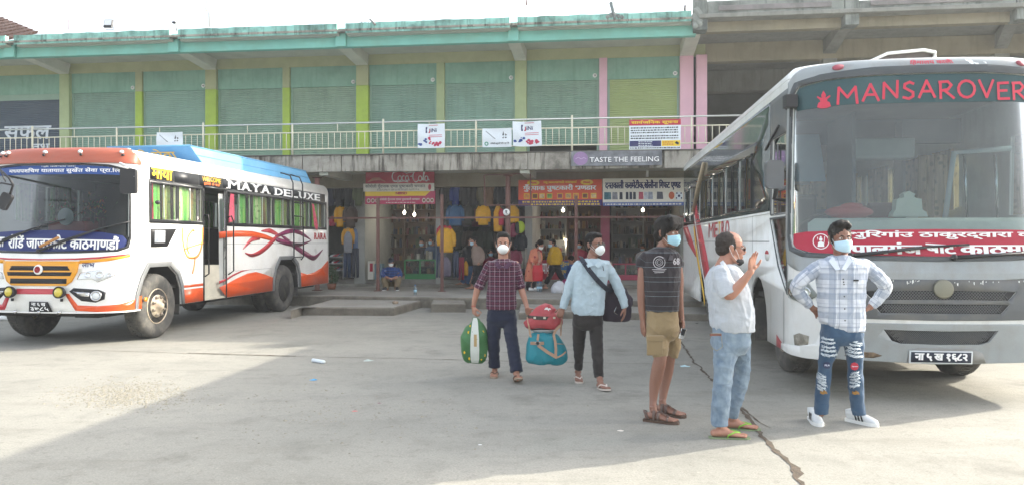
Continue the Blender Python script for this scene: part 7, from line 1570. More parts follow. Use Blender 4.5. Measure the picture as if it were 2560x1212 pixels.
def hand_parts(mb, W, d, pn, side, curl=.5, s=1.0, spread=.10, thumb=.5):
 """palm and five fingers; W wrist, d to the knuckles, pn out of the palm, side = +1/-1 where the thumb leaves"""
 d = Vector(d).normalized(); pn = Vector(pn); pn = (pn-d*pn.dot(d)).normalized(); t = d.cross(pn).normalized()*side; W = Vector(W)
 g = lambda a, b, c=0: W+(d*a+t*b+pn*c)*s
 mb.tube([g(-.02, 0), g(.0, 0)], [.024*s, .023*s], 10)
 for b, l in ((.027, .078), (.009, .082), (-.009, .080), (-.026, .073)): mb.tube([g(0, b*.55), g(.035, b*.85, .0), g(l, b, 0)], [.014*s, .0145*s, .0115*s], 9)
 mb.ball(g(.03, .022, .006), .02*s, 10)
 cu = curl if isinstance(curl, (list, tuple)) else [curl]*4
 for i, (b, l0, L) in enumerate(((.028, .080, .070), (.0095, .085, .078), (-.0095, .082, .073), (-.0275, .074, .058))):
  q = g(l0-.012, b); an = 0; fd = d+t*spread*(1.5-i)*.8; pts = [q]; rs = [.0105*s]
  for k, f in enumerate((.46, .30, .24)):
   an += cu[i]*(.7, 1.0, .7)[k]; dd = (fd.normalized()*math.cos(an)+pn*math.sin(an)); q = q+dd*L*f*s*1.05; pts.append(q); rs.append((.0095, .0088, .0068)[k]*s)
  mb.tube(pts, rs, 8); mb.ball(pts[-1], rs[-1]*1.02, 8)
 q = g(.012, .022, .006); dd = (d*.62+t*.72+pn*(.15+.4*thumb)).normalized(); pts = [q, q+dd*.038*s]; d2 = (dd*.75+d*.45+pn*.45*thumb).normalized(); pts.append(pts[-1]+d2*.030*s); pts.append(pts[-1]+(d2*.8+d*.2).normalized()*.022*s)
 mb.tube(pts, [.0145*s, .0115*s, .0105*s, .0078*s], 8); mb.ball(pts[-1], .008*s, 8)
def foot_parts(mb, A, f, s=1.0, pitch=0.0, toes=True):
 """bare foot: ankle A, forward f"""
 f = Vector(f); f.z = 0; f.normalize(); up = Vector((0, 0, 1)); r = f.cross(up)
 if pitch: f, up = (f*math.cos(pitch)+up*math.sin(pitch)), (up*math.cos(pitch)-f*math.sin(pitch))
 g = lambda a, b, c: A+(f*a+r*b+up*c)*s
 mb.tube([g(-.050, 0, -.058), g(-.02, 0, -.050), g(.05, .0, -.052), (g(.12, .0, -.066)), g(.165, .002, -.073)], [(.026*s, .022*s), (.033*s, .034*s), (.037*s, .030*s), (.045*s, .019*s), (.043*s, .012*s)], 14)
 mb.tube([g(0, 0, .03), g(.012, 0, -.02), g(.06, 0, -.045)], [.031*s, .030*s, .024*s], 12); mb.ball(g(-.045, 0, -.055), .029*s, 10)
 for sg in (-1, 1): mb.ball(g(.0, sg*.030, -.006), .012*s, 8)
 if toes:
  for b, l, r_ in ((-.032, .050, .0125), (-.012, .045, .009), (.006, .041, .009), (.022, .036, .0085), (.036, .028, .008)): mb.tube([g(.155, b, -.074), g(.155+l*.6, b*1.04, -.072), g(.155+l, b*1.06, -.077)], [r_*s, r_*s, r_*.8*s], 8); mb.ball(g(.155+l, b*1.06, -.077), r_*.85*s, 8)
 return g
def sole(root, g, name, m, thick=.014, strap=None, mirror=1, kind='flip', strapm=None):
 mb = MB(); L = [(-.085, -.012), (-.078, -.030), (-.03, -.036), (.05, -.038), (.12, -.050), (.18, -.050), (.215, -.036), (.226, -.008), (.222, .022), (.195, .044), (.13, .046), (.05, .036), (-.03, .034), (-.078, .028), (-.085, .012)]
 top = [g(a, b, -.084) for a, b in L]; bot = [g(a, b, -.084-thick) for a, b in L]; n = len(L); mb.poly(top); mb.poly(bot[::-1]); mb.add(top+bot, [(i, (i+1) % n, n+(i+1) % n, n+i) for i in range(n)]); o = obj(name, mb, m, root, bevel=.002)
 mb = MB(); sm_ = strapm or m
 if kind == 'flip':
  for sg in (-1, 1): mb.tube([g(.165, -.012, -.082), g(.150, -.012+sg*.006, -.052), g(.10, sg*.032-.002, -.044), g(.055, sg*.044, -.062), g(.045, sg*.042, -.084)], [.004, .006, .0075, .006, .005], 6)
 else:
  for a0, h in ((.135, -.050), (.055, -.012), (.020, .002)): mb.tube([g(a0, -.048, -.080), g(a0, -.042, h-.012), g(a0, 0, h), g(a0, .042, h-.012), g(a0, .048, -.080)], [(.013, .004)]*5, 8)
  mb.tube([g(-.03, -.036, -.075), g(-.065, -.026, -.02), g(-.075, 0, -.012), g(-.065, .026, -.02), g(-.03, .036, -.075)], [(.011, .004)]*5, 8); mb.tube([g(.135, .0, -.046), g(.095, 0, -.028), g(.055, 0, -.008)], [(.010, .004)]*3, 8)
  for q in (g(.135, .02, -.045), g(.055, .026, -.014)): mb.ball(q, .011, 8)
 obj('sandal_strap' if kind != 'flip' else 'strap', mb, sm_, o); return o
def trace(rows, Y): return [((pt(x, y, Y+(rest[0] if rest else 0))), r*(Y+(rest[0] if rest else 0))/F) for x, y, r, *rest in rows]
def trows(rows, Y):
 o = []
 for py, x0, x1, rb, *rest in rows:
  yy = Y+(rest[0] if rest else 0); o.append((pt((x0+x1)/2, py, yy), (x1-x0)/2*yy/F, rb))
 return sorted(o, key=lambda q: q[0].z)
def densify(secs, k=4):
 S = smoothpts([(c, (a, b)) for c, a, b in secs], k); return [(c, r[0], r[1]) for c, r in S]
def weave(name, base, stripes, rough=.85, fold=.25, wear=0, wcol=None):
 """cloth: base colour plus stripes [(axis 0/1, period m, width 0..1, colour, strength, phase)] in the weave coordinates"""
 k = NT(name); a = k.n('Attribute'); a.attribute_name = 'weave'; sp = k.n('SeparateXYZ'); k.put(sp.inputs[0], a.outputs['Vector']); col = k.mix(0.0, base, base)
 for ax, per, w, c, st, ph in stripes:
  v = k.math('FRACT', k.math('ADD', k.math('DIVIDE', sp.outputs[ax], per), ph)); on = k.math('LESS_THAN', v, w); col = k.mix(k.math('MULTIPLY', on, st), col, c)
 n1 = k.noise(a.outputs['Vector'], 14, 5); col = k.mix(k.math('MULTIPLY', k.ramp(n1, [(.35, 0.0), (.7, 1.0)]), .25+wear), col, wcol or tuple(x*.6 for x in lin(base)[:3]))
 k.put(k.b.inputs['Base Color'], col); k.b.inputs['Roughness'].default_value = rough; k.b.inputs['Specular IOR Level'].default_value = .25
 k.b.inputs['Sheen Weight'].default_value = .15
 h = k.math('ADD', k.math('MULTIPLY', k.noise(a.outputs['Vector'], 22, 4, .6), 1.0), k.math('MULTIPLY', k.noise(a.outputs['Vector'], 600, 1), .12)); k.bump(h, fold, .012); MATS[name] = k.m; return k.m
SK = dict(mid=skin_mat('skin_mid', '#a87a64'), dark=skin_mat('skin_dark', '#8a6250'), tan=skin_mat('skin_tan', '#ab7a64'), light=skin_mat('skin_light', '#b08068'))
M_WM = mat('mask_white', '#e9eae6', .85, var=.03, bump=.2, bscale=90); M_BM = mat('mask_blue', '#9cc6d4', .85, var=.04, bump=.2, bscale=90); M_BM2 = mat('mask_pale_blue', '#b4d2e0', .85, var=.04)
def person(name_label, Y, head, spec, group=None):
 """spec: traced limbs. Returns root and head frame"""
 gx, gy = spec['base']; fY = F*(EYE-spec.get('z0', 0))/(gy-603); root = thing('person', name_label, 'person', ((gx-1280)/F*Y, Y, spec.get('z0', 0)), 0, group)
 vox = spec.get('vox', .0055); skin = SK[spec.get('skin', 'mid')]
 hx, hy, hdY, fdir, hs = head; H = pt(hx, hy, Y+hdY); T = frame(fdir)
 mb = MB(); head_parts(mb, H, T, hs)
 for l in spec['body']:
  limb(mb, [(q, r if r < .058 else .058+(r-.058)*.45) for q, r in trace(l, Y)])        # slimmer where clothes lie over it
 for t_ in spec.get('torso_in', []): loft(mb, densify(trows(t_, Y), 3), 20)
 for h in spec.get('hands', []): hand_parts(mb, *h[:4], **(h[4] if len(h) > 4 else {}))
 gs = []
 for f in spec.get('feet', []):
  A = f[0].copy()
  if len(f) < 4 or f[3] < .05: A.z = spec.get('z0', 0)+spec.get('ank', .099)
  gs.append(foot_parts(mb, A, *f[1:]))
 V, F_, N = remesh(mb, vox, 2); raw_obj('body', V, F_, skin, root)
 head_extra(root, H, T, s=hs, vox=.0055 if vox < .009 else .012, **spec.get('look', {}))
 return root, gs, H, T
def garm(root, name, Y, rows, limbs, m, vox=.0075, fold=.006, fs=26, seed=1, extra=None, label=None, bones=True, stretch=(1, 1, .6)):
 mb = MB()
 if rows and any(w in name for w in ('trous', 'jeans', 'shorts', 'polo')) and 'polo' not in name:
  r0 = [list(r) for r in rows]
  for r in r0[:2]: w_ = (r[2]-r[1])*.035; r[1] += w_; r[2] -= w_; r[3] *= .93
  l_ = list(r0[-1]); hh = r0[-1][0]-r0[0][0]; w_ = (l_[2]-l_[1])*.17; l_[0] += hh*.45; l_[1] += w_; l_[2] -= w_; l_[3] *= .72; rows = r0+[l_]
  limbs = [[(a[0], a[1]-hh*.35, a[2]*.93, *a[3:])]+list(l) for l in limbs for a in (l[0],)]; stretch = (.8, .8, 1.35)
 sec = trows(rows, Y) if rows else []
 if sec: loft(mb, densify(sec))
 bl = []
 if sec: bl.append((sec[0][0], sec[-1][0], sec[len(sec)//2][1]))
 for l in limbs:
  t = trace(l, Y); limb(mb, t, caps=False); mb.ball(t[0][0], t[0][1]*.98, 12)
  for (a, ra), (b_, rb) in zip(t, t[1:]): bl.append((a, b_, max(.03, (ra+rb)/2)))
 if extra: extra(mb)
 return cloth_obj(name, mb, vox, m, root, bl if sec else ([((0, 0, 0), (0, 0, 1), 1e-9)]+bl if bl else None), fold, fs, seed, label=label, stretch=stretch)
def buttons(root, pts, Y, m, r=.006):
 for i, (x, y) in enumerate(pts): q = pt(x, y, Y); mb = MB(); mb.lathe([(r, 0), (r, .003), (0, .003)], q, (0, -1, 0), 8); obj('button', mb, m, root)
def collar(root, P, m, th=.004):
 mb = MB()
 for loop in P: mb.poly([pt(q[0], q[1], q[2]-.016) for q in loop], back=Vector((0, .012, 0)))
 return obj('collar', mb, m, root, bevel=.003)
PLAID = weave('shirt_maroon_plaid', '#4a2632', [(0, .056, .45, '#241c30', .8, 0), (1, .056, .45, '#562638', .6, 0), (0, .056, .09, '#b9a7b4', .5, .30), (1, .056, .09, '#b8a4ae', .5, .30), (0, .056, .06, '#803a52', .6, .75), (1, .056, .06, '#803a52', .6, .75)])
DENIMD = weave('trousers_navy', '#23283a', [], wear=.1)
BLUSH = weave('shirt_pale_blue', '#aebfc6', [], fold=.3)
BLKT = weave('trousers_charcoal', '#2c2826', [(0, .03, .05, '#3c3632', .5, 0)])
POLO = weave('polo_charcoal', '#302b2e', [(1, .125, .022, '#9fb4bc', .55, .35), (1, .125, .022, '#8a9aa0', .5, .02)])
KHAKI = weave('shorts_khaki', '#94805f', [], fold=.35, wear=.1)
GREYS = weave('shirt_light_grey', '#b4b9be', [(0, .02, .3, '#b5bdc4', .4, 0)], wear=.05, fold=.35)
JEANL = weave('jeans_faded', '#667889', [], wear=.45, wcol='#8f9fa9', fold=.4)
JEANB = weave('jeans_blue', '#3d566e', [], wear=.35, wcol='#28425e', fold=.4)
CHECK = weave('shirt_white_check', '#ccd1d8', [(0, .14, .36, '#8c98aa', .62, .1), (1, .16, .34, '#8c98aa', .62, .25), (0, .14, .05, '#6a7890', .6, .56), (0, .14, .05, '#dfe4ea', .8, .72), (1, .04, .10, '#7c8a9e', .5, .0), (1, .16, .05, '#6a7890', .6, .7), (0, .14, .03, '#75839a', .5, .85)], fold=.3)
# ---- A: man in the maroon checked shirt
Ya = 8.85
rA, gA, hA, tA = person('man in a maroon checked shirt and white mask carrying a green sack', Ya, (1258, 610, 0, (-.02, -1, -.06), 1.10), dict(base=(1260, 940), skin='mid', look=dict(hair='short', mask=('cup', M_WM), seed=2),
  body=[[(1258, 625, 12.5), (1258, 640, 13), (1257, 655, 15), (1256, 668, 24)], [(1256, 668, 24), (1256, 700, 28), (1256, 740, 27), (1256, 775, 28)],
   [(1222, 660, 9), (1204, 700, 9), (1195, 718, 8.4), (1189, 740, 7.6), (1185, 757, 6.0), (1184, 768, 5.2)], [(1290, 660, 9), (1298, 700, 9), (1302, 718, 8.4), (1309, 740, 7.6, -.04), (1315, 758, 6, -.06), (1318, 770, 5.2, -.08)],
   [(1240, 775, 15), (1234, 845, 11), (1236, 895, 9, .05), (1237, 922, 7, .08)], [(1272, 775, 15), (1279, 845, 11, -.1), (1289, 905, 9, -.2), (1291, 934, 7, -.27)]],
  hands=[(pt(1184, 768, Ya), pt(1187, 790, Ya)-pt(1184, 768, Ya), (.9, .5, 0), 1, dict(curl=.95, thumb=1)), (pt(1318, 770, Ya-.08), pt(1324, 788, Ya-.05)-pt(1318, 770, Ya-.08), (.2, .9, .25), 1, dict(curl=.9, thumb=1))],
  feet=[(pt(1237, 920, Ya+.08), (-.05, -1, 0), .98, -.0), (pt(1291, 932, Ya-.28), (.12, -1, 0), .98, .32)]))
garm(rA, 'shirt', Ya, [(646, 1243, 1273, .07), (652, 1230, 1286, .09), (657, 1219, 1296, .11), (672, 1219, 1295, .125), (700, 1220, 1291, .13), (735, 1217, 1291, .125), (760, 1215, 1292, .125), (772, 1217, 1291, .122)],
  [[(1224, 662, 12), (1211, 688, 11.8), (1200, 712, 12), (1197, 720, 12)], [(1288, 662, 12), (1295, 688, 11.8), (1301, 712, 12), (1303, 720, 12)]], PLAID, seed=3)
for c_ in ([(1199, 713, 12.6), (1196, 720, 12.6)], [(1301, 713, 12.6), (1303, 720, 12.6)]): garm(rA, 'cuff', Ya, None, [c_], PLAID, fold=.002)
collar(rA, [[(1257, 668, Ya-.135), (1243, 652, Ya-.10), (1236, 660, Ya-.115), (1246, 672, Ya-.137)], [(1257, 668, Ya-.135), (1272, 652, Ya-.10), (1280, 660, Ya-.115), (1268, 672, Ya-.137)]], mat('plaid_collar', '#4a2c42', .85, var=.3, scale=60))
garm(rA, 'trousers', Ya, [(762, 1217, 1291, .115), (785, 1215, 1292, .12), (800, 1216, 1292, .115)], [[(1237, 795, 19.5), (1234, 845, 16.5), (1235, 890, 14.5, .04), (1236, 917, 15, .06)], [(1272, 795, 19), (1279, 847, 16.5, -.1), (1287, 895, 15.5, -.2), (1292, 929, 16.5, -.26)]], DENIMD, seed=4, fs=18, fold=.007)
buttons(rA, [(1257, y) for y in (683, 704, 725, 746)], Ya-.135, mat('button_dark', '#2a2430', .4))
SOLE1 = mat('flipflop_tan', '#a08c78', .8); SOLE2 = mat('flipflop_white', '#cfc3b8', .8); SOLEG = mat('flipflop_green', '#7f8f6a', .8, dirt=.3); STRG = mat('strap_green', '#7fae3c', .6); SOLEB = mat('sandal_brown', '#574438', .8)
for g in gA: sole(rA, g, 'flip_flop', SOLE1, strapm=mat('strap_brown', '#6a5040', .7))
mb = MB(); mb.tube([pt(1184+6*math.cos(t), 764, Ya+.028*math.sin(t)) for t in np.linspace(0, 6.283, 13)], .003, 5); obj('wrist_thread', mb, RED, rA)
# ---- B: man in the pale blue shirt with a shoulder bag
Yb = 8.4
rB, gB, hB, tB = person('man in a pale blue shirt and white mask with a shoulder bag', Yb, (1487, 612, 0, (.62, -.78, -.05), 1.09), dict(base=(1475, 958), skin='dark', look=dict(hair='short', mask=('cup', M_WM), seed=5, specs='clear'),
  body=[[(1486, 628, 13), (1481, 642, 13.5), (1478, 655, 16), (1476, 668, 24)], [(1476, 668, 26), (1474, 700, 30), (1471, 740, 29), (1468, 780, 29)],
   [(1442, 664, 9), (1420, 722, 8), (1410, 750, 6), (1406, 770, 5.2)], [(1520, 660, 9), (1540, 702, 8.4), (1554, 735, 7), (1562, 768, 5.4)],
   [(1450, 785, 15), (1448, 856, 11, .08), (1446, 905, 8, .18), (1445, 927, 6.5, .22)], [(1487, 785, 15), (1492, 860, 11, -.08), (1496, 920, 8, -.2), (1499, 950, 6.8, -.25)]],
  hands=[(pt(1406, 771, Yb), pt(1399, 789, Yb)-pt(1406, 771, Yb), (.3, .9, .3), -1, dict(curl=.9, thumb=1)), (pt(1562, 769, Yb), pt(1561, 800, Yb)-pt(1562, 769, Yb), (-.9, .3, 0), -1, dict(curl=.3, thumb=.3))],
  feet=[(pt(1445, 925, Yb+.22), (-.02, -1, 0), .98, 0), (pt(1500, 949, Yb-.25), (.25, -1, 0), .98, .12)]))
garm(rB, 'shirt', Yb, [(646, 1463, 1497, .08), (652, 1451, 1512, .10), (658, 1441, 1524, .12), (672, 1438, 1524, .13), (700, 1433, 1518, .135), (740, 1430, 1512, .13), (770, 1428, 1511, .13), (786, 1436, 1508, .122)],
  [[(1446, 664, 14), (1430, 694, 13), (1421, 722, 12), (1413, 748, 10.5), (1407, 770, 9)], [(1515, 663, 14), (1532, 690, 13.5), (1545, 716, 13), (1555, 742, 11.5), (1563, 768, 9.5)]], BLUSH, seed=8, fold=.008)
collar(rB, [[(1484, 662, Yb-.145), (1466, 645, Yb-.07), (1462, 654, Yb-.09), (1470, 668, Yb-.14)], [(1486, 662, Yb-.145), (1500, 650, Yb-.10), (1506, 658, Yb-.11), (1496, 670, Yb-.142)]], BLUSH)
garm(rB, 'trousers', Yb, [(774, 1430, 1509, .12), (795, 1430, 1509, .122), (808, 1432, 1508, .115)], [[(1450, 802, 19), (1447, 856, 15, .08), (1447, 900, 11.5, .17), (1446, 922, 10.5, .2)], [(1488, 802, 19), (1492, 860, 16, -.08), (1495, 910, 13.5, -.18), (1497, 943, 12, -.22)]], BLKT, seed=9, fs=18)
buttons(rB, [(1481, y) for y in (684, 705, 727, 748, 768)], Yb-.14, mat('button_pale', '#c9d4da', .4)); mb = MB(); mb.tube([pt(1507, 664, Yb-.135), pt(1509, 676, Yb-.145)], .004, 6); obj('pen', mb, BLKM, rB)
mb = MB(); mb.box(-.05, .05, -.003, .003, -.05, .03, 0, lambda x, y, z: pt(1504, 680, Yb-.139)+Vector((x, y, z))); obj('shirt_pocket', mb, BLUSH, rB)
for g in gB: sole(rB, g, 'flip_flop', SOLE2, strapm=mat('strap_pale', '#d9cdc4', .6))
BAGD = mat('bag_dark_plum', '#2e2430', .7, var=.15, scale=10, bump=.4)
t = thing('shoulder_bag', 'dark plum shoulder bag hanging behind the hip of the man in the pale blue shirt', 'bag', pt(1545, 802, Yb+.1)[:])
mb = MB(); loft(mb, densify([(pt(1540, 802, Yb+.16), .15, .07), (pt(1540, 785, Yb+.16), .165, .095), (pt(1544, 750, Yb+.16), .15, .095), (pt(1541, 725, Yb+.15), .12, .08), (pt(1535, 708, Yb+.12), .07, .05)])); mb.ball(pt(1563, 752, Yb+.2), (.09, .07, .10), 12)
cloth_obj('bag_body', mb, .011, BAGD, t, fold=.01, fs=14, seed=3); mb = MB(); mb.tube([pt(1541, 765, Yb+.05), pt(1535, 780, Yb+.05), pt(1544, 786, Yb+.05)], .005, 6); obj('zip_cord', mb, CHR, t)
mb = MB(); sp_ = [pt(1452, 640, Yb+.10), pt(1453, 645, Yb-.02), pt(1460, 656, Yb-.12), pt(1474, 676, Yb-.155), pt(1492, 698, Yb-.158), pt(1510, 716, Yb-.12), pt(1522, 726, Yb-.02), pt(1535, 722, Yb+.08)]
for a, c_ in zip(sp_, sp_[1:]): d_ = (c_-a).normalized(); w_ = Vector((.5, .0, .86)).cross(Vector((0, 1, 0))).normalized(); nn = Vector((d_.z, 0, -d_.x)).normalized()*.026; mb.add([a-nn, a+nn, c_+nn, c_-nn, a-nn+Vector((0, .006, 0)), a+nn+Vector((0, .006, 0)), c_+nn+Vector((0, .006, 0)), c_-nn+Vector((0, .006, 0))], [(0, 1, 2, 3), (7, 6, 5, 4), (0, 3, 7, 4), (1, 5, 6, 2)])
obj('shoulder_strap', mb, mat('strap_navy', '#252a36', .7, bump=.3, bscale=120), t)
# ---- C: man in the dark polo
Yc = 6.75
rC, gC, hC, tC = person('man in a dark striped polo shirt, khaki shorts and blue mask', Yc, (1668, 582, -.02, (.74, -.67, -.10), 1.10), dict(base=(1650, 1050), ank=.107, skin='dark', look=dict(hair='fringe', mask=('flat', M_BM), seed=7),
  body=[[(1665, 600, 16), (1659, 618, 16.5), (1654, 632, 20), (1652, 650, 34)], [(1652, 650, 34), (1653, 690, 38), (1653, 740, 36), (1654, 785, 38)],
   [(1612, 648, 12), (1606, 690, 12), (1604, 727, 11.5), (1604, 766, 9.6), (1607, 798, 7.6)], [(1690, 648, 12), (1698, 690, 11), (1698, 727, 10.5), (1700, 762, 9), (1704, 796, 7.2)],
   [(1637, 800, 22), (1646, 860, 21, -.06), (1651, 890, 16, -.1), (1645, 922, 17, -.08), (1637, 960, 14, -.05), (1633, 1000, 9.5, -.06), (1632, 1022, 9, -.1)],
   [(1675, 800, 20, .1), (1682, 860, 19, .12), (1674, 892, 14.5, .14), (1668, 925, 15.5, .18), (1661, 965, 12, .18), (1656, 1000, 8.8, .16), (1655, 1013, 8.4, .15)]],
  hands=[(pt(1607, 798, Yc), Vector((.02, -.01, -1)), (.9, .35, 0), -1, dict(curl=.22, thumb=.2, s=1.02)), (pt(1704, 796, Yc), Vector((.01, -.05, -1)), (-.85, -.4, 0), -1, dict(curl=.6, thumb=.6, s=1.0))],
  feet=[(pt(1632, 1020, Yc-.12), (.90, -.43, 0), 1.02, 0), (pt(1655, 1010, Yc+.15), (.80, -.60, 0), 1.02, 0)]))
garm(rC, 'polo_shirt', Yc, [(617, 1640, 1672, .08), (624, 1625, 1684, .10), (632, 1611, 1696, .125), (650, 1606, 1699, .14), (690, 1606, 1700, .145), (735, 1609, 1698, .14), (765, 1611, 1696, .14), (776, 1613, 1695, .14)],
  [[(1615, 644, 18), (1607, 655, 17), (1605, 668, 15.5)], [(1690, 645, 15), (1695, 656, 14), (1697, 668, 12.5)]], POLO, seed=11, fold=.007)
garm(rC, 'shorts', Yc, [(770, 1613, 1696, .135), (800, 1612, 1698, .14), (825, 1613, 1698, .14)], [[(1640, 822, 27), (1646, 858, 26.5, -.06), (1651, 892, 19.5, -.09)], [(1674, 822, 25, .08), (1683, 860, 20, .12), (1678, 890, 17, .14)]], KHAKI, seed=12, fs=15, fold=.008)
mb = MB(); mb.box(-.075, .07, -.02, .015, -.085, .075, 0, lambda x, y, z: pt(1638, 862, Yc-.15)+Vector((x, y+x*.2, z))); po = obj('cargo_pocket', mb, KHAKI, rC, bevel=.01); mb = MB(); mb.box(-.078, .073, -.028, .0, .035, .085, 0, lambda x, y, z: pt(1638, 862, Yc-.15)+Vector((x, y+x*.2, z))); obj('pocket_flap', mb, KHAKI, po, bevel=.006)
for g in gC: sole(rC, g, 'sandal', SOLEB, .022, kind='sport', strapm=mat('sandal_strap_brown', '#6a5850', .7, bump=.3))
collar(rC, [[(1668, 650, Yc-.155), (1642, 622, Yc-.03), (1636, 632, Yc-.06), (1650, 645, Yc-.14)], [(1671, 650, Yc-.155), (1678, 625, Yc-.08), (1684, 634, Yc-.09), (1682, 650, Yc-.15)]], mat('polo_collar', '#3c383c', .85))
LP = mat('shirt_print', '#b9b6b8', .8)
def onfront(px, py, Y): return pt(px, py, Y)
mb = MB()
for rr0, rr1 in ((15.5, 13.8), (9.5, 8.3), (5.5, 4.6)):
 n = 26
 for k in range(n):
  t0, t1 = 6.283*k/n, 6.283*(k+1)/n; mb.add([pt(1648+r_*math.cos(t_), 655+r_*math.sin(t_), Yc-.158+.0007*abs(r_*math.cos(t_))) for r_, t_ in ((rr0, t0), (rr0, t1), (rr1, t1), (rr1, t0))], [(0, 1, 2, 3)])
for j, y in enumerate((672, 676, 680)): mb.add([pt(1630+j*3, y, Yc-.157), pt(1666-j*3, y-1, Yc-.16), pt(1666-j*3, y+.3, Yc-.16), pt(1630+j*3, y+1.3, Yc-.157)], [(0, 1, 2, 3)])
text_to(mb, '68', lambda x, y: pt(1683+16*x, 661-17*y, Yc-.150+.02*x), off=.06); obj('print', mb, LP, rC, fix=False)
t = thing('mobile_phone', 'small grey phone held in the hand of the man in the dark polo shirt', 'phone', pt(1706, 842, Yc-.03)[:]); mb = MB(); fx = lambda x, y, z: pt(1706, 833, Yc-.05)+Vector((x*.9+z*.3, y, z*.95-x*.3)); mb.box(-.024, .024, -.006, .008, -.05, .05, 0, fx); ph = obj('case', mb, CHR, t, bevel=.004); mb = MB(); mb.box(-.019, .019, -.0085, -.0065, -.012, .042, 0, fx); obj('screen', mb, BLK, t)
# ---- D: man in the light grey shirt, profile, hand raised
Yd = 6.2
SKD = 'tan'
rD, gD, hD, tD = person('man in a light grey shirt and faded jeans raising his open hand', Yd, (1827, 620, 0, (1, -.06, -.10), 1.12), dict(base=(1815, 1092), skin='tan', look=dict(hair='thin', hairm=hair_mat('hair_greying', '#2e2824'), seed=9, specs='sun'),
  body=[[(1822, 636, 19), (1815, 650, 19), (1809, 664, 24), (1806, 680, 34)], [(1808, 690, 38), (1815, 730, 44), (1822, 780, 46), (1828, 825, 42)],
   [(1802, 684, 15, -.16), (1812, 712, 15, -.22), (1822, 736, 14.5, -.26), (1838, 724, 13.5, -.28), (1856, 704, 11.5, -.30), (1872, 684, 9, -.32), (1878, 676, 8.2, -.32)],
   [(1812, 684, 14, .17), (1822, 725, 12, .2), (1840, 745, 10, .2), (1856, 775, 9, .16)],
   [(1818, 840, 15, -.05), (1806, 940, 15, -.1), (1802, 1020, 13, -.1), (1801, 1068, 9.5, -.12)], [(1846, 840, 15, .06), (1856, 918, 14, .12), (1845, 975, 13, .12), (1832, 1030, 10, .14), (1829, 1046, 9, .16)]],
  hands=[(pt(1878, 676, Yd-.32), pt(1881, 640, Yd-.34)-pt(1878, 676, Yd-.32), (.5, -.8, 0), 1, dict(curl=[.10, .16, .22, .3], thumb=.1, s=1.0, spread=.2)), (pt(1856, 775, Yd+.16), (.2, 0, -1), (-.2, -.9, 0), 1, dict(curl=.4))],
  feet=[(pt(1800, 1067, Yd-.12), (1, -.06, 0), 1.04, 0), (pt(1829, 1043, Yd+.17), (1, -.14, 0), 1.04, 0)]))
garm(rD, 'shirt', Yd, [(658, 1800, 1826, .09), (668, 1784, 1840, .165), (686, 1770, 1855, .20), (720, 1766, 1868, .205), (755, 1771, 1877, .205), (785, 1777, 1881, .205), (812, 1779, 1881, .20), (826, 1790, 1881, .19)],
  [[(1801, 684, 23, -.15), (1809, 706, 24, -.21), (1818, 728, 23.5, -.25), (1824, 738, 22, -.265)], [(1812, 684, 20, .16), (1822, 722, 18, .19)]], GREYS, seed=15, fold=.011, fs=20)
collar(rD, [[(1828, 676, Yd-.16), (1808, 650, Yd-.10), (1800, 656, Yd-.12), (1812, 674, Yd-.185)], [(1830, 676, Yd-.14), (1838, 660, Yd+.0), (1846, 672, Yd-.02)]], GREYS)
garm(rD, 'jeans', Yd, [(815, 1780, 1880, .185), (840, 1779, 1876, .19), (862, 1781, 1872, .18)], [[(1815, 862, 33, -.07), (1807, 940, 23.5, -.1), (1802, 1005, 23, -.1), (1799, 1063, 21, -.1)], [(1848, 855, 28, .08), (1856, 918, 20.5, .1), (1848, 968, 20, .12), (1836, 1012, 16, .13), (1829, 1040, 14.5, .15)]], JEANL, seed=16, fs=14, fold=.009)
mb = MB()
for a, c_ in (((1778, 832), (1803, 833)), ((1803, 833), (1806, 866)), ((1806, 866), (1792, 876)), ((1792, 876), (1779, 868))): mb.tube([pt(*a, Yd-.20), pt(*c_, Yd-.20)], .0025, 4)
obj('pocket_seam', mb, mat('jean_stitch', '#8f8a78', .8), rD, kind='stuff'); mb = MB(); mb.box(-.045, .045, -.002, .002, -.008, .008, 0, lambda x, y, z: pt(1789, 836, Yd-.203)+Vector((x, y, z))); obj('waist_label', mb, mat('label_brown', '#7a5348', .8), rD)
for g in gD: sole(rD, g, 'flip_flop', SOLEG, strapm=STRG)
# mask pulled down to the chin, loops
gh = lambda x, y, z: hD+tD @ Vector((x, y, z))*1.12
mb = MB(); limb(mb, [(gh(-.05, .045, -.085), .016), (gh(-.02, .080, -.088), .020), (gh(.02, .080, -.088), .020), (gh(.05, .045, -.085), .016)]); mb.ball(gh(0, .07, -.104), .020, 10); cm_ = cloth_obj('chin_mask', mb, .007, mat('mask_black', '#26282b', .8), rD, fold=.004, fs=60)
for sg in (-1, 1): mb = MB(); mb.tube([gh(sg*.045, .06, -.07), gh(sg*.070, .03, -.02), gh(sg*.082, -.008, .025), gh(sg*.086, -.03, .0), gh(sg*.075, .0, -.05), gh(sg*.05, .05, -.095)], .0018, 5); obj('ear_loop', mb, mat('elastic_white'), cm_)
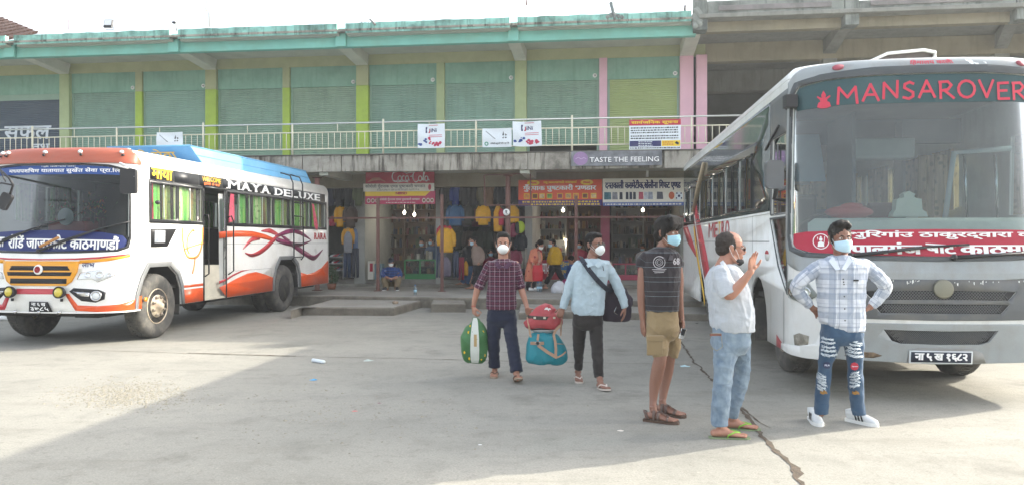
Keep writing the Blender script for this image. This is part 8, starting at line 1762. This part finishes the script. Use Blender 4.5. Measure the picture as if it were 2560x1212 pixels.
# ---- E: young man in the white checked shirt, hands on hips
Ye = 6.45
rE, gE, hE, tE = person('young man in a white checked shirt and ripped jeans, hands on hips', Ye, (2101, 597, 0, (.02, -1, -.04), 1.11), dict(base=(2105, 1062), skin='dark', look=dict(hair='pomp', mask=('flat', M_BM2), seed=12),
  body=[[(2101, 614, 16.5), (2101, 634, 17), (2102, 648, 21), (2102, 664, 36)], [(2102, 664, 38), (2102, 700, 42), (2102, 750, 38), (2104, 800, 42)],
   [(2046, 662, 13), (2015, 690, 12), (1993, 712, 11.5, .04), (2010, 742, 9, .06), (2030, 768, 7.5, .06)], [(2162, 660, 13), (2190, 684, 12), (2212, 710, 11.5, .04), (2195, 744, 9, .06), (2174, 768, 7.5, .06)],
   [(2080, 810, 22), (2070, 880, 17), (2062, 915, 15), (2057, 975, 13), (2053, 1032, 9)], [(2130, 810, 22), (2137, 880, 17), (2138, 915, 15), (2140, 975, 13), (2147, 1030, 9)]],
  hands=[(pt(2030, 768, Ye+.06), Vector((.75, .35, -.5)), (0, -.4, -1), -1, dict(curl=.5, thumb=.4)), (pt(2174, 768, Ye+.06), Vector((-.75, .35, -.5)), (0, -.4, -1), 1, dict(curl=.5, thumb=.4))]))
garm(rE, 'shirt', Ye, [(638, 2084, 2120, .082), (645, 2066, 2140, .10), (652, 2052, 2158, .12), (664, 2042, 2168, .138), (695, 2043, 2163, .145), (740, 2045, 2160, .14), (780, 2047, 2159, .14), (805, 2053, 2159, .138), (826, 2082, 2158, .132)],
  [[(2053, 663, 18), (2026, 682, 17.5), (2002, 702, 17), (1992, 720, 16, .03), (2006, 742, 14.5, .05), (2026, 764, 11, .06)], [(2156, 661, 18), (2182, 680, 17.5), (2204, 700, 17), (2213, 718, 16, .03), (2199, 742, 14.5, .05), (2179, 764, 11, .06)]], CHECK, seed=21, fold=.009, fs=20)
collar(rE, [[(2102, 672, Ye-.152), (2082, 640, Ye-.09), (2072, 652, Ye-.11), (2090, 675, Ye-.155)], [(2104, 672, Ye-.152), (2122, 640, Ye-.09), (2131, 652, Ye-.11), (2114, 675, Ye-.155)]], mat('collar_pale', '#c9d0da', .85))
buttons(rE, [(2108+i*.9, y) for i, y in enumerate((697, 704, 710, 740, 771, 800))], Ye-.158, BLK); mb = MB(); mb.box(-.022, .022, -.002, .002, -.007, .007, 0, lambda x, y, z: pt(2140, 700, Ye-.150)+Vector((x, y, z))); obj('chest_label', mb, BLK, rE)
garm(rE, 'jeans', Ye, [(798, 2053, 2159, .13), (822, 2052, 2158, .132), (842, 2054, 2156, .125)], [[(2079, 842, 26.5), (2071, 872, 23.5), (2063, 912, 17.5), (2058, 960, 18), (2054, 1000, 17.5), (2053, 1034, 17)], [(2131, 842, 26), (2136, 872, 23.5), (2137.5, 912, 18.5), (2139, 960, 19), (2143, 1000, 17), (2148, 1036, 16.5)]], JEANB, seed=22, fs=17, fold=.007)
FR = mat('fray_white', '#c2ccd2', .9, var=.1); rnd = random.Random(6)
def fray(x0, y0, x1, y1, Yf):
 mb = MB(); n = 13; P = []
 for i in range(n+1): u = i/n; xx = x0+(x1-x0)*u; P.append(pt(xx, y0+(y1-y0)*u+rnd.uniform(-1.3, 1.3)-3*math.sin(math.pi*u)*-1, Yf+.055*abs(2*u-1)**2.2))
 mb.tube(P, [.0022+.003*rnd.random() for _ in P], 5)
 for p in P:
  if rnd.random() < .8: mb.tube([p, p+Vector((rnd.uniform(-.008, .008), -.004, rnd.choice([-1, 1])*rnd.uniform(.006, .016)))], .0014, 4)
 return mb
for lx, rx, ys, sl, Yf in ((2051, 2094, (842, 851, 862, 871, 882), 3, Ye-.115), (2113, 2158, (846, 854, 863, 872, 882), 7, Ye-.115), (2042, 2072, (930, 937, 944, 951, 959, 966), 10, Ye-.075), (2124, 2157, (931, 939, 947, 955, 964), -8, Ye-.078)):
 for y in ys:
  for dy in (0, 2.6): obj('fray_line', fray(lx+rnd.uniform(0, 4), y+dy, rx-rnd.uniform(0, 5), y+dy+sl, Yf), FR, rE)
for (x, y, c_, tx, tc, rr) in ((2068, 912, '#26304e', 'FILA', '#c9d0dc', 8.5), (2137, 915, '#b03040', 'Supreme', '#e6d6d6', 10)):
 Yq = Ye-.098 if x < 2100 else Ye-.102; mb = MB(); lp = [pt(x+rr*math.cos(t), y+rr*math.sin(t), Yq+.004*abs(math.cos(t))) for t in (np.linspace(0, 6.283, 20)[:-1] if x < 2100 else np.linspace(0, 6.283, 9)[:-1])]; mb.poly(lp, back=Vector((0, .012, 0))); pa_ = obj('patch', mb, mat('patch'+c_, c_, .8), rE); mb = MB(); text_to(mb, tx, lambda u, v: pt(x-rr*.75+rr*1.5*u, y+2.2-4.4*v, Yq-.003), off=.03); obj('lettering', mb, mat('patch_text', tc, .8), pa_)
for (x, y) in ((2060, 980), (2140, 981)): mb = MB(); mb.poly([pt(x+q[0], y+q[1], Ye-.092) for q in ((-8, 3), (-7, -4), (-2, -1), (2, -5), (7, -2), (9, 4), (3, 3), (-2, 5))], back=Vector((0, .02, 0))); obj('patch', mb, mat('patch_gold', '#8f6a34', .8), rE)
WSH = mat('sneaker_white', '#d9dcdc', .5, var=.03, dirt=.1)
def sneaker(root, heel, toe, side, cuff):
 h, t_ = Vector(heel), Vector(toe); f = (t_-h).normalized(); r = f.cross(Vector((0, 0, 1))).normalized(); L = (t_-h).length; g = lambda a, b, c: h+f*(a*L)+r*b+Vector((0, 0, c))
 mb = MB(); mb.tube([g(.02, 0, .055), g(.22, 0, .062), g(.45, 0, .058), g(.70, 0, .045), g(.90, 0, .036), g(.98, 0, .032)], [(.032, .038), (.036, .046), (.040, .040), (.044, .028), (.038, .020), (.022, .012)], 14); mb.tube([g(.14, 0, .07), g(.10, 0, .11)], [.042, .040], 12)
 V, F_, N = remesh(mb, .006, 3); o = raw_obj('sneaker', V, F_, WSH, root)
 mb = MB(); loft(mb, [(Vector((0, 0, 0)), 1, 1)]*2, 4); mb = MB(); lp = [(-.02, .0), (0, .034), (.3, .040), (.6, .050), (.85, .046), (1.0, .020), (1.02, 0), (1.0, -.020), (.85, -.046), (.6, -.050), (.3, -.040), (0, -.034)]; tp = [g(a, b, .028) for a, b in lp]; bt_ = [g(a, b, 0) for a, b in lp]; n = len(lp); mb.poly(tp); mb.poly(bt_[::-1]); mb.add(tp+bt_, [(i, (i+1) % n, n+(i+1) % n, n+i) for i in range(n)]); obj('sole', mb, WHITEP, o, bevel=.003)
 for sg in (-1, 1):
  for k in range(3):
   a = .38+.10*k; mb = MB(); mb.add([g(a, sg*.047, .030), g(a+.045, sg*.049, .030), g(a-.035, sg*.040, .082), g(a-.08, sg*.038, .082)], [(0, 1, 2, 3)]); obj('shoe_stripe', mb, BLK, o, fix=False).modifiers.new('t', 'SOLIDIFY').thickness = .004
 for k in range(4): mb = MB(); a = .34+.08*k; mb.tube([g(a, -.022, .098-.09*(a-.30)), g(a+.01, 0, .106-.09*(a-.30)), g(a, .022, .098-.09*(a-.30))], .004, 5); obj('lace', mb, WHITEP, o)
 return o
for (tx, ty), dr in (((2050, 1066), (-.12, -.99)), ((2195, 1066), (.58, -.81))):
 tp = gd(tx, ty); dv = Vector((dr[0], dr[1], 0)).normalized(); sneaker(rE, tp-dv*.28, tp, 1, 0)
# ================================================================ LUGGAGE
t = thing('grocery_sack', 'green and white printed sack carried by the man in the maroon checked shirt', 'sack', pt(1188, 905, Ya)[:])
GS = mat('sack_green', '#3f6e40', .55, var=.15, scale=6, bump=.5, bscale=9); mb = MB(); loft(mb, densify([(pt(1187, 905, Ya), .085, .03), (pt(1186, 895, Ya), .125, .07), (pt(1187, 870, Ya), .152, .095), (pt(1187, 840, Ya), .150, .095), (pt(1188, 818, Ya), .115, .07), (pt(1189, 803, Ya), .05, .035), (pt(1188, 793, Ya), .018, .018)])); cloth_obj('sack_body', mb, .008, GS, t, fold=.022, fs=8, seed=2)
mb = MB(); prof = [(793, .008, .022), (803, .016, .042), (818, .020, .078), (840, .026, .103), (870, .028, .103), (895, .026, .078), (905, .02, .036)]; vs = []
for y, hw, dd in prof: vs += [pt(1190, y, Ya)+Vector((-hw*1.5-.018, -dd-.005, 0)), pt(1190, y, Ya)+Vector((hw*1.5, -dd-.004, 0))]
mb.add(vs, [(2*i, 2*i+1, 2*i+3, 2*i+2) for i in range(len(prof)-1)], 0, True); obj('sack_stripe', mb, mat('sack_white', '#cfd2c8', .6, var=.06), t, fix=False)
mb = MB(); mb.add([pt(1186, 832, Ya)+Vector((0, -.112, 0)), pt(1193, 832, Ya)+Vector((0, -.112, 0)), pt(1193, 862, Ya)+Vector((0, -.112, 0)), pt(1186, 862, Ya)+Vector((0, -.112, 0))], [(0, 1, 2, 3)]); obj('sack_label', mb, mat('label_tan', '#b59a6a', .7), t, fix=False)
mb = MB()
for x, y, s_ in ((1165, 848, 5), (1162, 878, 4), (1172, 828, 4), (1208, 828, 5), (1212, 885, 4), (1209, 845, 4), (1168, 862, 3), (1206, 866, 4), (1174, 893, 4), (1204, 895, 3), (1176, 812, 3)): mb.poly([pt(x+s_*math.cos(a)*.6, y+s_*math.sin(a), Ya)+Vector((0, -.083+abs(x-1188)*.0008, 0)) for a in np.linspace(0, 6.283, 7)[:-1]])
obj('sack_print', mb, LETY, t, kind='stuff', fix=False)
t = thing('red_sack', 'red and white stuffed sack with a dark band, on the teal duffel bag', 'sack', pt(1360, 832, 8.62)[:]); Yr = 8.62
RS = mat('sack_red', '#a84448', .5, var=.12, scale=6, bump=.4, bscale=8); mb = MB(); loft(mb, densify([(pt(1360, 830, Yr), .10, .06), (pt(1361, 822, Yr), .17, .10)])); cloth_obj('sack_bottom', mb, .010, mat('sack_silver', '#b4b2b0', .5, var=.1), t, fold=.006, fs=18, seed=4)
mb = MB(); loft(mb, densify([(pt(1360, 819, Yr), .19, .10), (pt(1359, 808, Yr), .215, .125), (pt(1360, 793, Yr), .20, .125), (pt(1362, 778, Yr), .145, .10), (pt(1363, 768, Yr), .11, .085), (pt(1366, 760, Yr), .06, .06)])); mb.tube([pt(1330, 808, Yr), pt(1308, 804, Yr)], [.05, .015], 10); cloth_obj('sack_body', mb, .010, RS, t, fold=.019, fs=8, seed=5)
mb = MB(); N = 14; vs = []
for i in range(N+1): u = -1+2*i/N; vs += [pt(1360+41*u, 787+1.5*u, Yr)+Vector((0, -.128*math.sqrt(max(.05, 1-u*u*.95))-.006, 0)), pt(1360+41.5*u, 796+1.5*u, Yr)+Vector((0, -.129*math.sqrt(max(.05, 1-u*u*.95))-.006, 0))]
mb.add(vs, [(2*i, 2*i+1, 2*i+3, 2*i+2) for i in range(N)], 0, True); ba_ = obj('sack_band', mb, mat('band_dark', '#3a342e', .6, var=.2, scale=30), t, fix=False)
mb = MB(); mb.poly([pt(1368+x, 768+y, Yr)+Vector((0, -.105, 0)) for x, y in ((-9, 3), (-5, -2), (0, -3), (1, 0), (6, -1), (9, 3), (3, 3), (4, 7), (-1, 3))]); obj('sack_logo', mb, WHITEP, t, fix=False)
mb = MB()
for k in range(3): mb.poly([pt(1336+24*k+x, 790+y, Yr)+Vector((0, -.139+.008*abs(k-1), 0)) for x, y in ((-3, -2), (3, -2), (3, 3), (-3, 3))])
obj('band_print', mb, mat('print_ivory', '#c9c2b0', .6), ba_, kind='stuff', fix=False)
t = thing('duffel_bag', 'teal duffel bag with tan straps carried between the two walking men', 'bag', pt(1365, 907, 8.6)[:]); Yt = 8.6
TE = mat('duffel_teal', '#1f7f8a', .6, var=.08, scale=5, bump=.4, bscale=12); mb = MB(); loft(mb, densify([(pt(1366, 907, Yt), .20, .10), (pt(1366, 896, Yt), .235, .135), (pt(1365, 872, Yt), .225, .145), (pt(1362, 850, Yt), .185, .13), (pt(1360, 836, Yt), .15, .10), (pt(1360, 830, Yt), .09, .06)])); cloth_obj('bag_body', mb, .009, TE, t, fold=.018, fs=8, seed=6)
TAN = mat('webbing_tan', '#a98a72', .8, bump=.3, bscale=150)
def web(pts, w, name='strap', root=t):
 mb = MB(); P = [pt(*q) for q in pts]
 for a, c_ in zip(P, P[1:]):
  d_ = (c_-a).normalized(); nn = Vector((d_.z, 0, -d_.x)).normalized()*w if abs(d_.y) < .95 else Vector((w, 0, 0)); b4 = Vector((0, .005, 0)); mb.add([a-nn, a+nn, c_+nn, c_-nn, a-nn+b4, a+nn+b4, c_+nn+b4, c_-nn+b4], [(0, 1, 2, 3), (7, 6, 5, 4), (0, 3, 7, 4), (1, 5, 6, 2)])
 return obj(name, mb, TAN, root)
web([(1322, 814, Yt-.10), (1325, 832, Yt-.08)], .010); web([(1325, 832, Yt-.1), (1327, 842, Yt-.11)], .012); web([(1401, 812, Yt-.12), (1388, 826, Yt-.13), (1384, 836, Yt-.125), (1388, 852, Yt-.15), (1390, 872, Yt-.16), (1389, 890, Yt-.155)], .014)
web([(1403, 812, Yt+.02), (1402, 838, Yt-.02)], .009); web([(1345, 862, Yt-.158), (1370, 880, Yt-.163), (1393, 893, Yt-.155)], .017, 'cross_strap'); web([(1326, 857, Yt-.150), (1345, 857, Yt-.158), (1360, 857, Yt-.158)], .017, 'cross_strap'); web([(1393, 893, Yt-.155), (1406, 886, Yt-.14), (1415, 878, Yt-.10)], .008); web([(1346, 834, Yt-.13), (1344, 850, Yt-.15)], .012)
mb = MB(); mb.lathe([(.018, 0), (.024, .004), (.024, -.004), (.018, 0)], pt(1344, 857, Yt-.17), (0, -1, 0), 14); obj('buckle', mb, CHR, t); mb = MB(); mb.tube([pt(1392, 858, Yt-.152), pt(1409, 859, Yt-.13)], .004, 6); obj('zip', mb, TAN, t)
mb = MB(); mb.tube([pt(1318, 792, Yt-.02), pt(1320, 806, Yt-.06), pt(1323, 818, Yt-.1)], .008, 6); mb.tube([pt(1402, 788, Yt-.05), pt(1404, 800, Yt-.04), pt(1402, 816, Yt-.1)], .008, 6); obj('bag_handle', mb, TAN, t)
# ================================================================ PEOPLE IN THE BACKGROUND (smaller in the picture)
def solid(name, c, **k): return mat(name, c, .85, var=.15, scale=10, bump=.4, **k)
def back_person(label, Y, base, z0, head, body, torso, clothes, hands=(), skin='mid', look=None, group='people by the shops', feet=()):
 r, g, H, T = person(label, Y, head, dict(base=base, z0=z0, skin=skin, vox=.011, look=look or dict(hair='short'), body=body, hands=list(hands), feet=list(feet)), group)
 for nm, rows, limbs, m in clothes: garm(r, nm, Y, rows, limbs, m, vox=.013, fold=.010, fs=22, seed=len(label))
 return r, g
SQ = weave('shirt_blue_check', '#1c3c78', [(0, .07, .4, '#122a52', .7, 0), (1, .07, .4, '#2c5ca4', .6, 0), (0, .07, .08, '#6a8ac0', .6, .7)])
Ys = 20.95
r_, g_ = back_person('squatting man in a navy cap and blue checked shirt on the shop step', Ys, (978, 728), ZW, (978, 655, -.12, (0, -1, -.25), 1.0), [[(978, 662, 5.5), (978, 668, 6, -.05)], [(978, 672, 12, -.05), (978, 700, 12, .1)], [(962, 674, 5), (957, 688, 4.5, -.2), (970, 694, 3.6, -.42)], [(994, 674, 5), (1000, 688, 4.5, -.2), (986, 694, 3.6, -.42)], [(972, 703, 7, .1), (962, 697, 6.5, -.3), (966, 712, 5.5, -.35), (967, 722, 4.5, -.35)], [(984, 703, 7, .1), (995, 697, 6.5, -.3), (991, 712, 5.5, -.35), (990, 722, 4.5, -.35)]], None,
 [('shirt', [(667, 968, 988, .08, -.05), (671, 960, 996, .13, -.05), (682, 958, 999, .15), (696, 962, 996, .15, .06), (702, 964, 992, .14, .08)], [[(961, 674, 6.5), (956, 686, 6, -.15), (964, 692, 5.2, -.34)], [(995, 674, 6.5), (1001, 686, 6, -.15), (992, 692, 5.2, -.34)]], SQ), ('trousers', [(700, 966, 991, .15, .1), (710, 966, 991, .13, .1)], [[(972, 704, 9, .1), (961, 697, 8, -.3), (964, 711, 7.5, -.35), (966, 721, 6.5, -.35)], [(985, 704, 9, .1), (996, 697, 8, -.3), (993, 711, 7.5, -.35), (991, 721, 6.5, -.35)]], solid('trousers_khaki', '#7e6f54'))],
 hands=[(pt(970, 694, Ys-.42), (1, -.2, -.1), (0, .3, -1), 1, dict(curl=.7)), (pt(986, 694, Ys-.42), (-1, -.2, -.1), (0, .3, -1), -1, dict(curl=.7))], look=dict(hair='short', mask=('flat', M_WM), cap=mat('cap_navy', '#2a3040', .8)), feet=())
for x, sg in ((965, -1), (992, 1)):
 q = pt(x, 603, Ys-.38); q.z = ZW; mb = MB(); mb.tube([q+Vector((0, .10, .05)), q+Vector((0, 0, .06)), q+Vector((sg*.03, -.10, .045)), q+Vector((sg*.045, -.17, .03))], [(.035, .05), (.045, .055), (.048, .035), (.03, .02)], 10); o = obj('shoe', mb, BLKM, r_); mb = MB(); mb.tube([q+Vector((0, .13, .012)), q+Vector((sg*.045, -.18, .012))], [(.05, .012), (.045, .012)], 8); obj('sole', mb, WHITEP, o)
BEI = solid('jacket_beige', '#8f7c70'); DKT = solid('trousers_black', '#232326')
Yg = 21.0
r_, g_ = back_person('man in a beige jacket and mask standing sideways in the clothes shop', Yg, (1190, 712), ZW+.0, (1185, 604, 0, (-.9, -.4, -.15), 1.0), [[(1187, 611, 5), (1190, 618, 6)], [(1193, 625, 9), (1195, 655, 10)], [(1202, 625, 4.5), (1206, 645, 4), (1196, 660, 3.5, -.2)], [(1190, 662, 8), (1186, 685, 6), (1178, 706, 4)], [(1196, 662, 8), (1195, 688, 6), (1192, 706, 4)]], None, [('jacket', [(614, 1183, 1196, .07), (620, 1180, 1206, .13), (640, 1180, 1209, .14), (662, 1182, 1207, .13)], [[(1202, 624, 6.5), (1207, 642, 6, -.05), (1200, 658, 5, -.18)], [(1184, 624, 5.5, .1), (1182, 645, 5, .05)]], BEI), ('trousers', [(660, 1182, 1206, .12), (672, 1182, 1206, .12)], [[(1190, 670, 8.5), (1187, 690, 7), (1180, 708, 6)], [(1198, 670, 8.5), (1196, 690, 7), (1193, 710, 6)]], DKT)], look=dict(hair='short', mask=('flat', M_BM2)), feet=[(pt(1180, 710, Yg), (-1, -.3, 0), 1, 0), (pt(1193, 712, Yg), (-1, -.3, 0), 1, 0)])
r_, g_ = back_person('person in a dark jacket and jeans stepping behind the beige jacket man', 21.6, (1160, 712), .33, (1177, 601, .1, (.5, -.8, -.1), 1.0), [[(1176, 609, 5), (1175, 616, 6)], [(1172, 625, 9), (1170, 655, 10)], [(1166, 662, 8), (1162, 688, 6), (1155, 706, 4)], [(1172, 662, 8), (1168, 690, 6), (1166, 706, 4)]], None, [('jacket', [(613, 1167, 1183, .07), (620, 1160, 1184, .13), (645, 1158, 1183, .14), (664, 1160, 1182, .13)], [[(1163, 624, 6.5), (1160, 645, 6), (1162, 660, 5)]], solid('jacket_black', '#222327')), ('jeans', [(662, 1161, 1181, .12), (672, 1161, 1181, .12)], [[(1167, 670, 8), (1163, 690, 6.5), (1155, 706, 5.5)], [(1175, 670, 8), (1171, 692, 6.5), (1167, 708, 5.5)]], solid('jeans_mid', '#3e5878'))], look=dict(hair='short', mask=('flat', M_BM2)), feet=[(pt(1155, 707, 21.6), (-1, -.3, 0), 1, 0)])
# woman in the floral kurta
k = NT('kurta_floral'); p = k.co(); v = k.n('TexVoronoi'); k.put(v.inputs['Vector'], p); v.inputs['Scale'].default_value = 7; c = k.mix(k.ramp(v.outputs['Distance'], [(.30, 1.0), (.38, 0.0)]), '#cf7f62', '#9a2c34'); c = k.mix(k.ramp(v.outputs['Distance'], [(.08, 1.0), (.12, 0.0)]), c, '#d9a44a'); k.put(k.b.inputs['Base Color'], c); k.b.inputs['Roughness'].default_value = .85; KUR = k.m
Yw = 20.4
r_, g_ = back_person('woman in an orange floral kurta and white mask holding a red bag', Yw, (1325, 733), ZW, (1351, 612, -.15, (.55, -.75, -.55), 1.0), [[(1347, 617, 5, -.1), (1343, 623, 6)], [(1340, 630, 9), (1332, 655, 10), (1328, 680, 10)], [(1347, 630, 4.5, -.1), (1350, 648, 4, -.2), (1345, 662, 3.4, -.25)], [(1333, 628, 4.5), (1330, 648, 4, -.1), (1333, 662, 3.4, -.22)], [(1322, 690, 6), (1321, 710, 5), (1320, 724, 4)], [(1334, 690, 6), (1333, 710, 5), (1333, 724, 4)]], None,
 [('kurta', [(620, 1336, 1350, .07), (625, 1329, 1354, .12), (640, 1323, 1352, .15), (660, 1317, 1346, .14), (680, 1313, 1344, .15), (702, 1311, 1341, .15)], [[(1349, 629, 6, -.06), (1351, 646, 5.5, -.16), (1348, 656, 4.5, -.2)], [(1331, 629, 6.5), (1328, 646, 6, -.08), (1331, 658, 4.6, -.18)]], KUR), ('leggings', None, [[(1322, 695, 6.5), (1321, 712, 5.5), (1320, 724, 5)], [(1334, 695, 6.5), (1334, 712, 5.5), (1333, 724, 5)]], DKT)],
 hands=[(pt(1345, 662, Yw-.25), (.1, 0, -1), (0, 1, 0), 1, dict(curl=.8)), (pt(1333, 662, Yw-.22), (.3, 0, -1), (0, 1, 0), -1, dict(curl=.8))], look=dict(hair='long', mask=('flat', M_WM)))
for x in (1321, 1334): q = pt(x, 603, Yw); q.z = ZW; mb = MB(); mb.tube([q+Vector((-.05, .04, .04)), q+Vector((.03, -.02, .05)), q+Vector((.14, -.08, .03))], [(.04, .04), (.045, .05), (.03, .025)], 10); mb.tube([q+Vector((-.02, .02, .05)), q+Vector((-.02, .02, .13))], .04, 10); obj('white_shoe', mb, WHITEP, r_)
t = thing('shopping_bag', 'bright red shopping bag held by the woman in the floral kurta', 'bag', pt(1344, 703, Yw-.3)[:]); mb = MB(); loft(mb, [(pt(1344, 702, Yw-.3), .14, .06), (pt(1344, 680, Yw-.3), .145, .065), (pt(1344, 662, Yw-.28), .12, .03)]); cloth_obj('bag_body', mb, .012, mat('bag_red', '#b8242e', .6), t, fold=.008, fs=12)
mb = MB(); mb.tube([pt(1338, 662, Yw-.28), pt(1340, 655, Yw-.3), pt(1348, 655, Yw-.3), pt(1350, 662, Yw-.28)], .006, 6); obj('bag_handle', mb, mat('bag_red'), t)
r_, g_ = back_person('man in a yellow jacket striding left past the orange sign shop', 20.9, (1385, 713), ZW, (1380, 609, 0, (-.85, -.5, -.1), 1.0), [[(1382, 617, 5), (1385, 622, 6)], [(1387, 630, 9), (1387, 655, 10)], [(1397, 628, 4.5), (1400, 645, 4), (1396, 655, 3.6)], [(1378, 630, 4.5, .1), (1372, 648, 4, 0), (1370, 660, 3.5)], [(1382, 660, 8), (1374, 685, 6), (1366, 706, 4)], [(1393, 660, 8), (1398, 682, 6), (1408, 702, 4)]], None, [('jacket', [(616, 1379, 1392, .07), (622, 1375, 1400, .13), (640, 1373, 1403, .14), (661, 1371, 1401, .13)], [[(1396, 628, 6.5), (1401, 645, 6), (1397, 658, 5)], [(1379, 628, 6.5, .1), (1373, 645, 5.5), (1371, 656, 5)]], solid('jacket_yellow', '#c49a22')), ('trousers', [(658, 1374, 1400, .12), (668, 1374, 1400, .12)], [[(1382, 666, 9), (1375, 688, 7), (1365, 708, 6)], [(1393, 666, 9), (1400, 686, 7), (1410, 703, 6)]], DKT)],
 hands=[(pt(1370, 660, 20.9), (-.2, 0, -1), (1, 0, 0), 1, dict(curl=.5))], look=dict(hair='short', mask=('flat', M_BM2)), feet=[(pt(1364, 710, 20.9), (-1, -.3, 0), 1, 0), (pt(1412, 704, 20.9), (-1, -.3, 0), 1, -.3)])
r_, g_ = back_person('crouching person in a blue top behind the pale blue shirt man', 21.3, (1430, 712), ZW, (1428, 650, 0, (-.6, -.6, -.4), 1.0), [[(1430, 658, 5), (1432, 664, 6)], [(1433, 672, 10), (1434, 695, 11)], [(1424, 672, 5), (1420, 690, 4)]], None, [('top', [(660, 1424, 1438, .08), (668, 1418, 1446, .14), (690, 1416, 1450, .16), (712, 1418, 1450, .16)], [[(1423, 672, 6), (1418, 690, 5)]], solid('top_blue', '#2a4a80'))], look=dict(hair='long'))
for a in (('shopkeeper with a mask behind the green glass counter', 1054, 607, 23.2, '#2a2426', 'short', (0, -1, -.1)), ('customer in a pale blue mask looking over the green counter', 1080, 603, 22.9, '#38506a', 'short', (-.8, -.5, -.1)), ('woman in a blue mask deep in the shop under the orange sign', 1449, 613, 23.5, '#a8485a', 'long', (-.3, -1, 0)), ('man in a white shirt reading at the back under the cream sign', 1607, 618, 23.6, '#c9ccd2', 'short', (-.6, -.8, -.5)), ('person in pale clothes glimpsed right of the dark polo shirt', 1697, 612, 22.6, '#d9dadc', 'short', (-.3, -1, 0)), ('dark haired person standing between garments in the clothes shop', 1226, 632, 22.8, '#7a3040', 'long', (.3, -1, 0))):
 lb, x, y, Yq, cc_, hr, fd = a; back_person(lb, Yq, (x, y+95), .45, (x, y, 0, fd, .98), [[(x, y+7, 4.6), (x+1, y+14, 5.5)], [(x+1, y+22, 9), (x+2, y+60, 9)], [(x-4, y+60, 6), (x-4, y+88, 4)], [(x+6, y+60, 6), (x+6, y+88, 4)]], None, [('top', [(y+11, x-6, x+8, .07), (y+17, x-14, x+16, .12), (y+35, x-14, x+17, .14), (y+58, x-12, x+15, .13)], [[(x-12, y+20, 5.5), (x-15, y+38, 5), (x-10, y+50, 4.5, -.2)], [(x+14, y+20, 5.5), (x+17, y+38, 5), (x+12, y+50, 4.5, -.2)]], solid('top'+cc_, cc_)), ('trousers', [(y+56, x-11, x+13, .12), (y+66, x-11, x+13, .12)], [[(x-4, y+64, 7.5), (x-4, y+88, 5.5)], [(x+6, y+64, 7.5), (x+6, y+88, 5.5)]], DKT)], look=dict(hair=hr, mask=('flat', M_BM2)))
# plastic sacks on the walkway behind the pale blue shirt
for (x, y, w, h, c_, lb, Yq) in ((1394, 720, .17, .30, '#c4c6ca', 'white plastic sack on the walkway left of the magenta one', 19.6), (1412, 716, .16, .34, '#8a2c5c', 'magenta sack leaning beside the white plastic sack', 19.9)):
 q = pt(x, 603, Yq); q.z = ZW; mb = MB(); loft(mb, densify([(q, w*.9, .12), (q+Vector((0, 0, h*.35)), w, .15), (q+Vector((.03, 0, h*.75)), w*.8, .12), (q+Vector((.05, 0, h)), w*.35, .06)])); o = cloth_obj('plastic_sack', mb, .014, mat('sack'+c_, c_, .45, var=.15), None, fold=.014, fs=14, seed=int(x)); meta(o, lb, 'sack', 'sacks on the walkway'); off_ = q.copy();
 o.data.transform(Matrix.Translation(-off_)); o.location = off_
# legs and shoes seen under and beside the left bus
for lb, x, y, Yq, sg in (('white sneakers and dark trousers of a person hidden behind the left bus front', 22, 800, 15.2, 1), ('white shoes of a person hidden behind the bus with blue roof box', 588, 752, 19.4, -1)):
 q = pt(x, 603, Yq); q.z = 0 if Yq < 17 else ZW; t = thing('person', lb, 'person', q[:], 0, 'people hidden behind the left bus')
 mb = MB()
 for dx in (-.13, .10): mb.tube([q+Vector((dx, 0, .08)), q+Vector((dx, 0, .5)), q+Vector((dx*.8, 0, .9))], [.05, .06, .08], 10);
 limb(mb, [(q+Vector((0, 0, .88)), .14), (q+Vector((0, 0, 1.2)), .15), (q+Vector((0, 0, 1.42)), .12)]); limb(mb, [(q+Vector((0, 0, 1.4)), .05), (q+Vector((0, 0, 1.6)), .085), (q+Vector((0, 0, 1.64)), .08)])
 V, F_, N = remesh(mb, .014, 2); raw_obj('body', V, F_, DKT, t)
 for dx in (-.13, .10): mb = MB(); mb.tube([q+Vector((dx-.08, .02, .045)), q+Vector((dx+.03, -.03, .055)), q+Vector((dx+.17, -.06, .03))], [(.04, .045), (.045, .05), (.03, .025)], 10); obj('white_shoe', mb, WHITEP, t)
# ================================================================ thin haze volume, added to lift the dark tones into a milky veil
hz = bpy.data.materials.new('haze'); hz.use_nodes = True; t_ = hz.node_tree; t_.nodes.clear()
o_ = t_.nodes.new('ShaderNodeOutputMaterial'); pv = t_.nodes.new('ShaderNodeVolumePrincipled')
pv.inputs['Color'].default_value = (.93, .97, 1, 1); pv.inputs['Density'].default_value = .0017; pv.inputs['Anisotropy'].default_value = .3
t_.links.new(pv.outputs[0], o_.inputs['Volume'])
mb = MB(); mb.box(-60, 60, -12, 60, -1, 12); obj('haze', mb, hz, kind='stuff', keep=True)
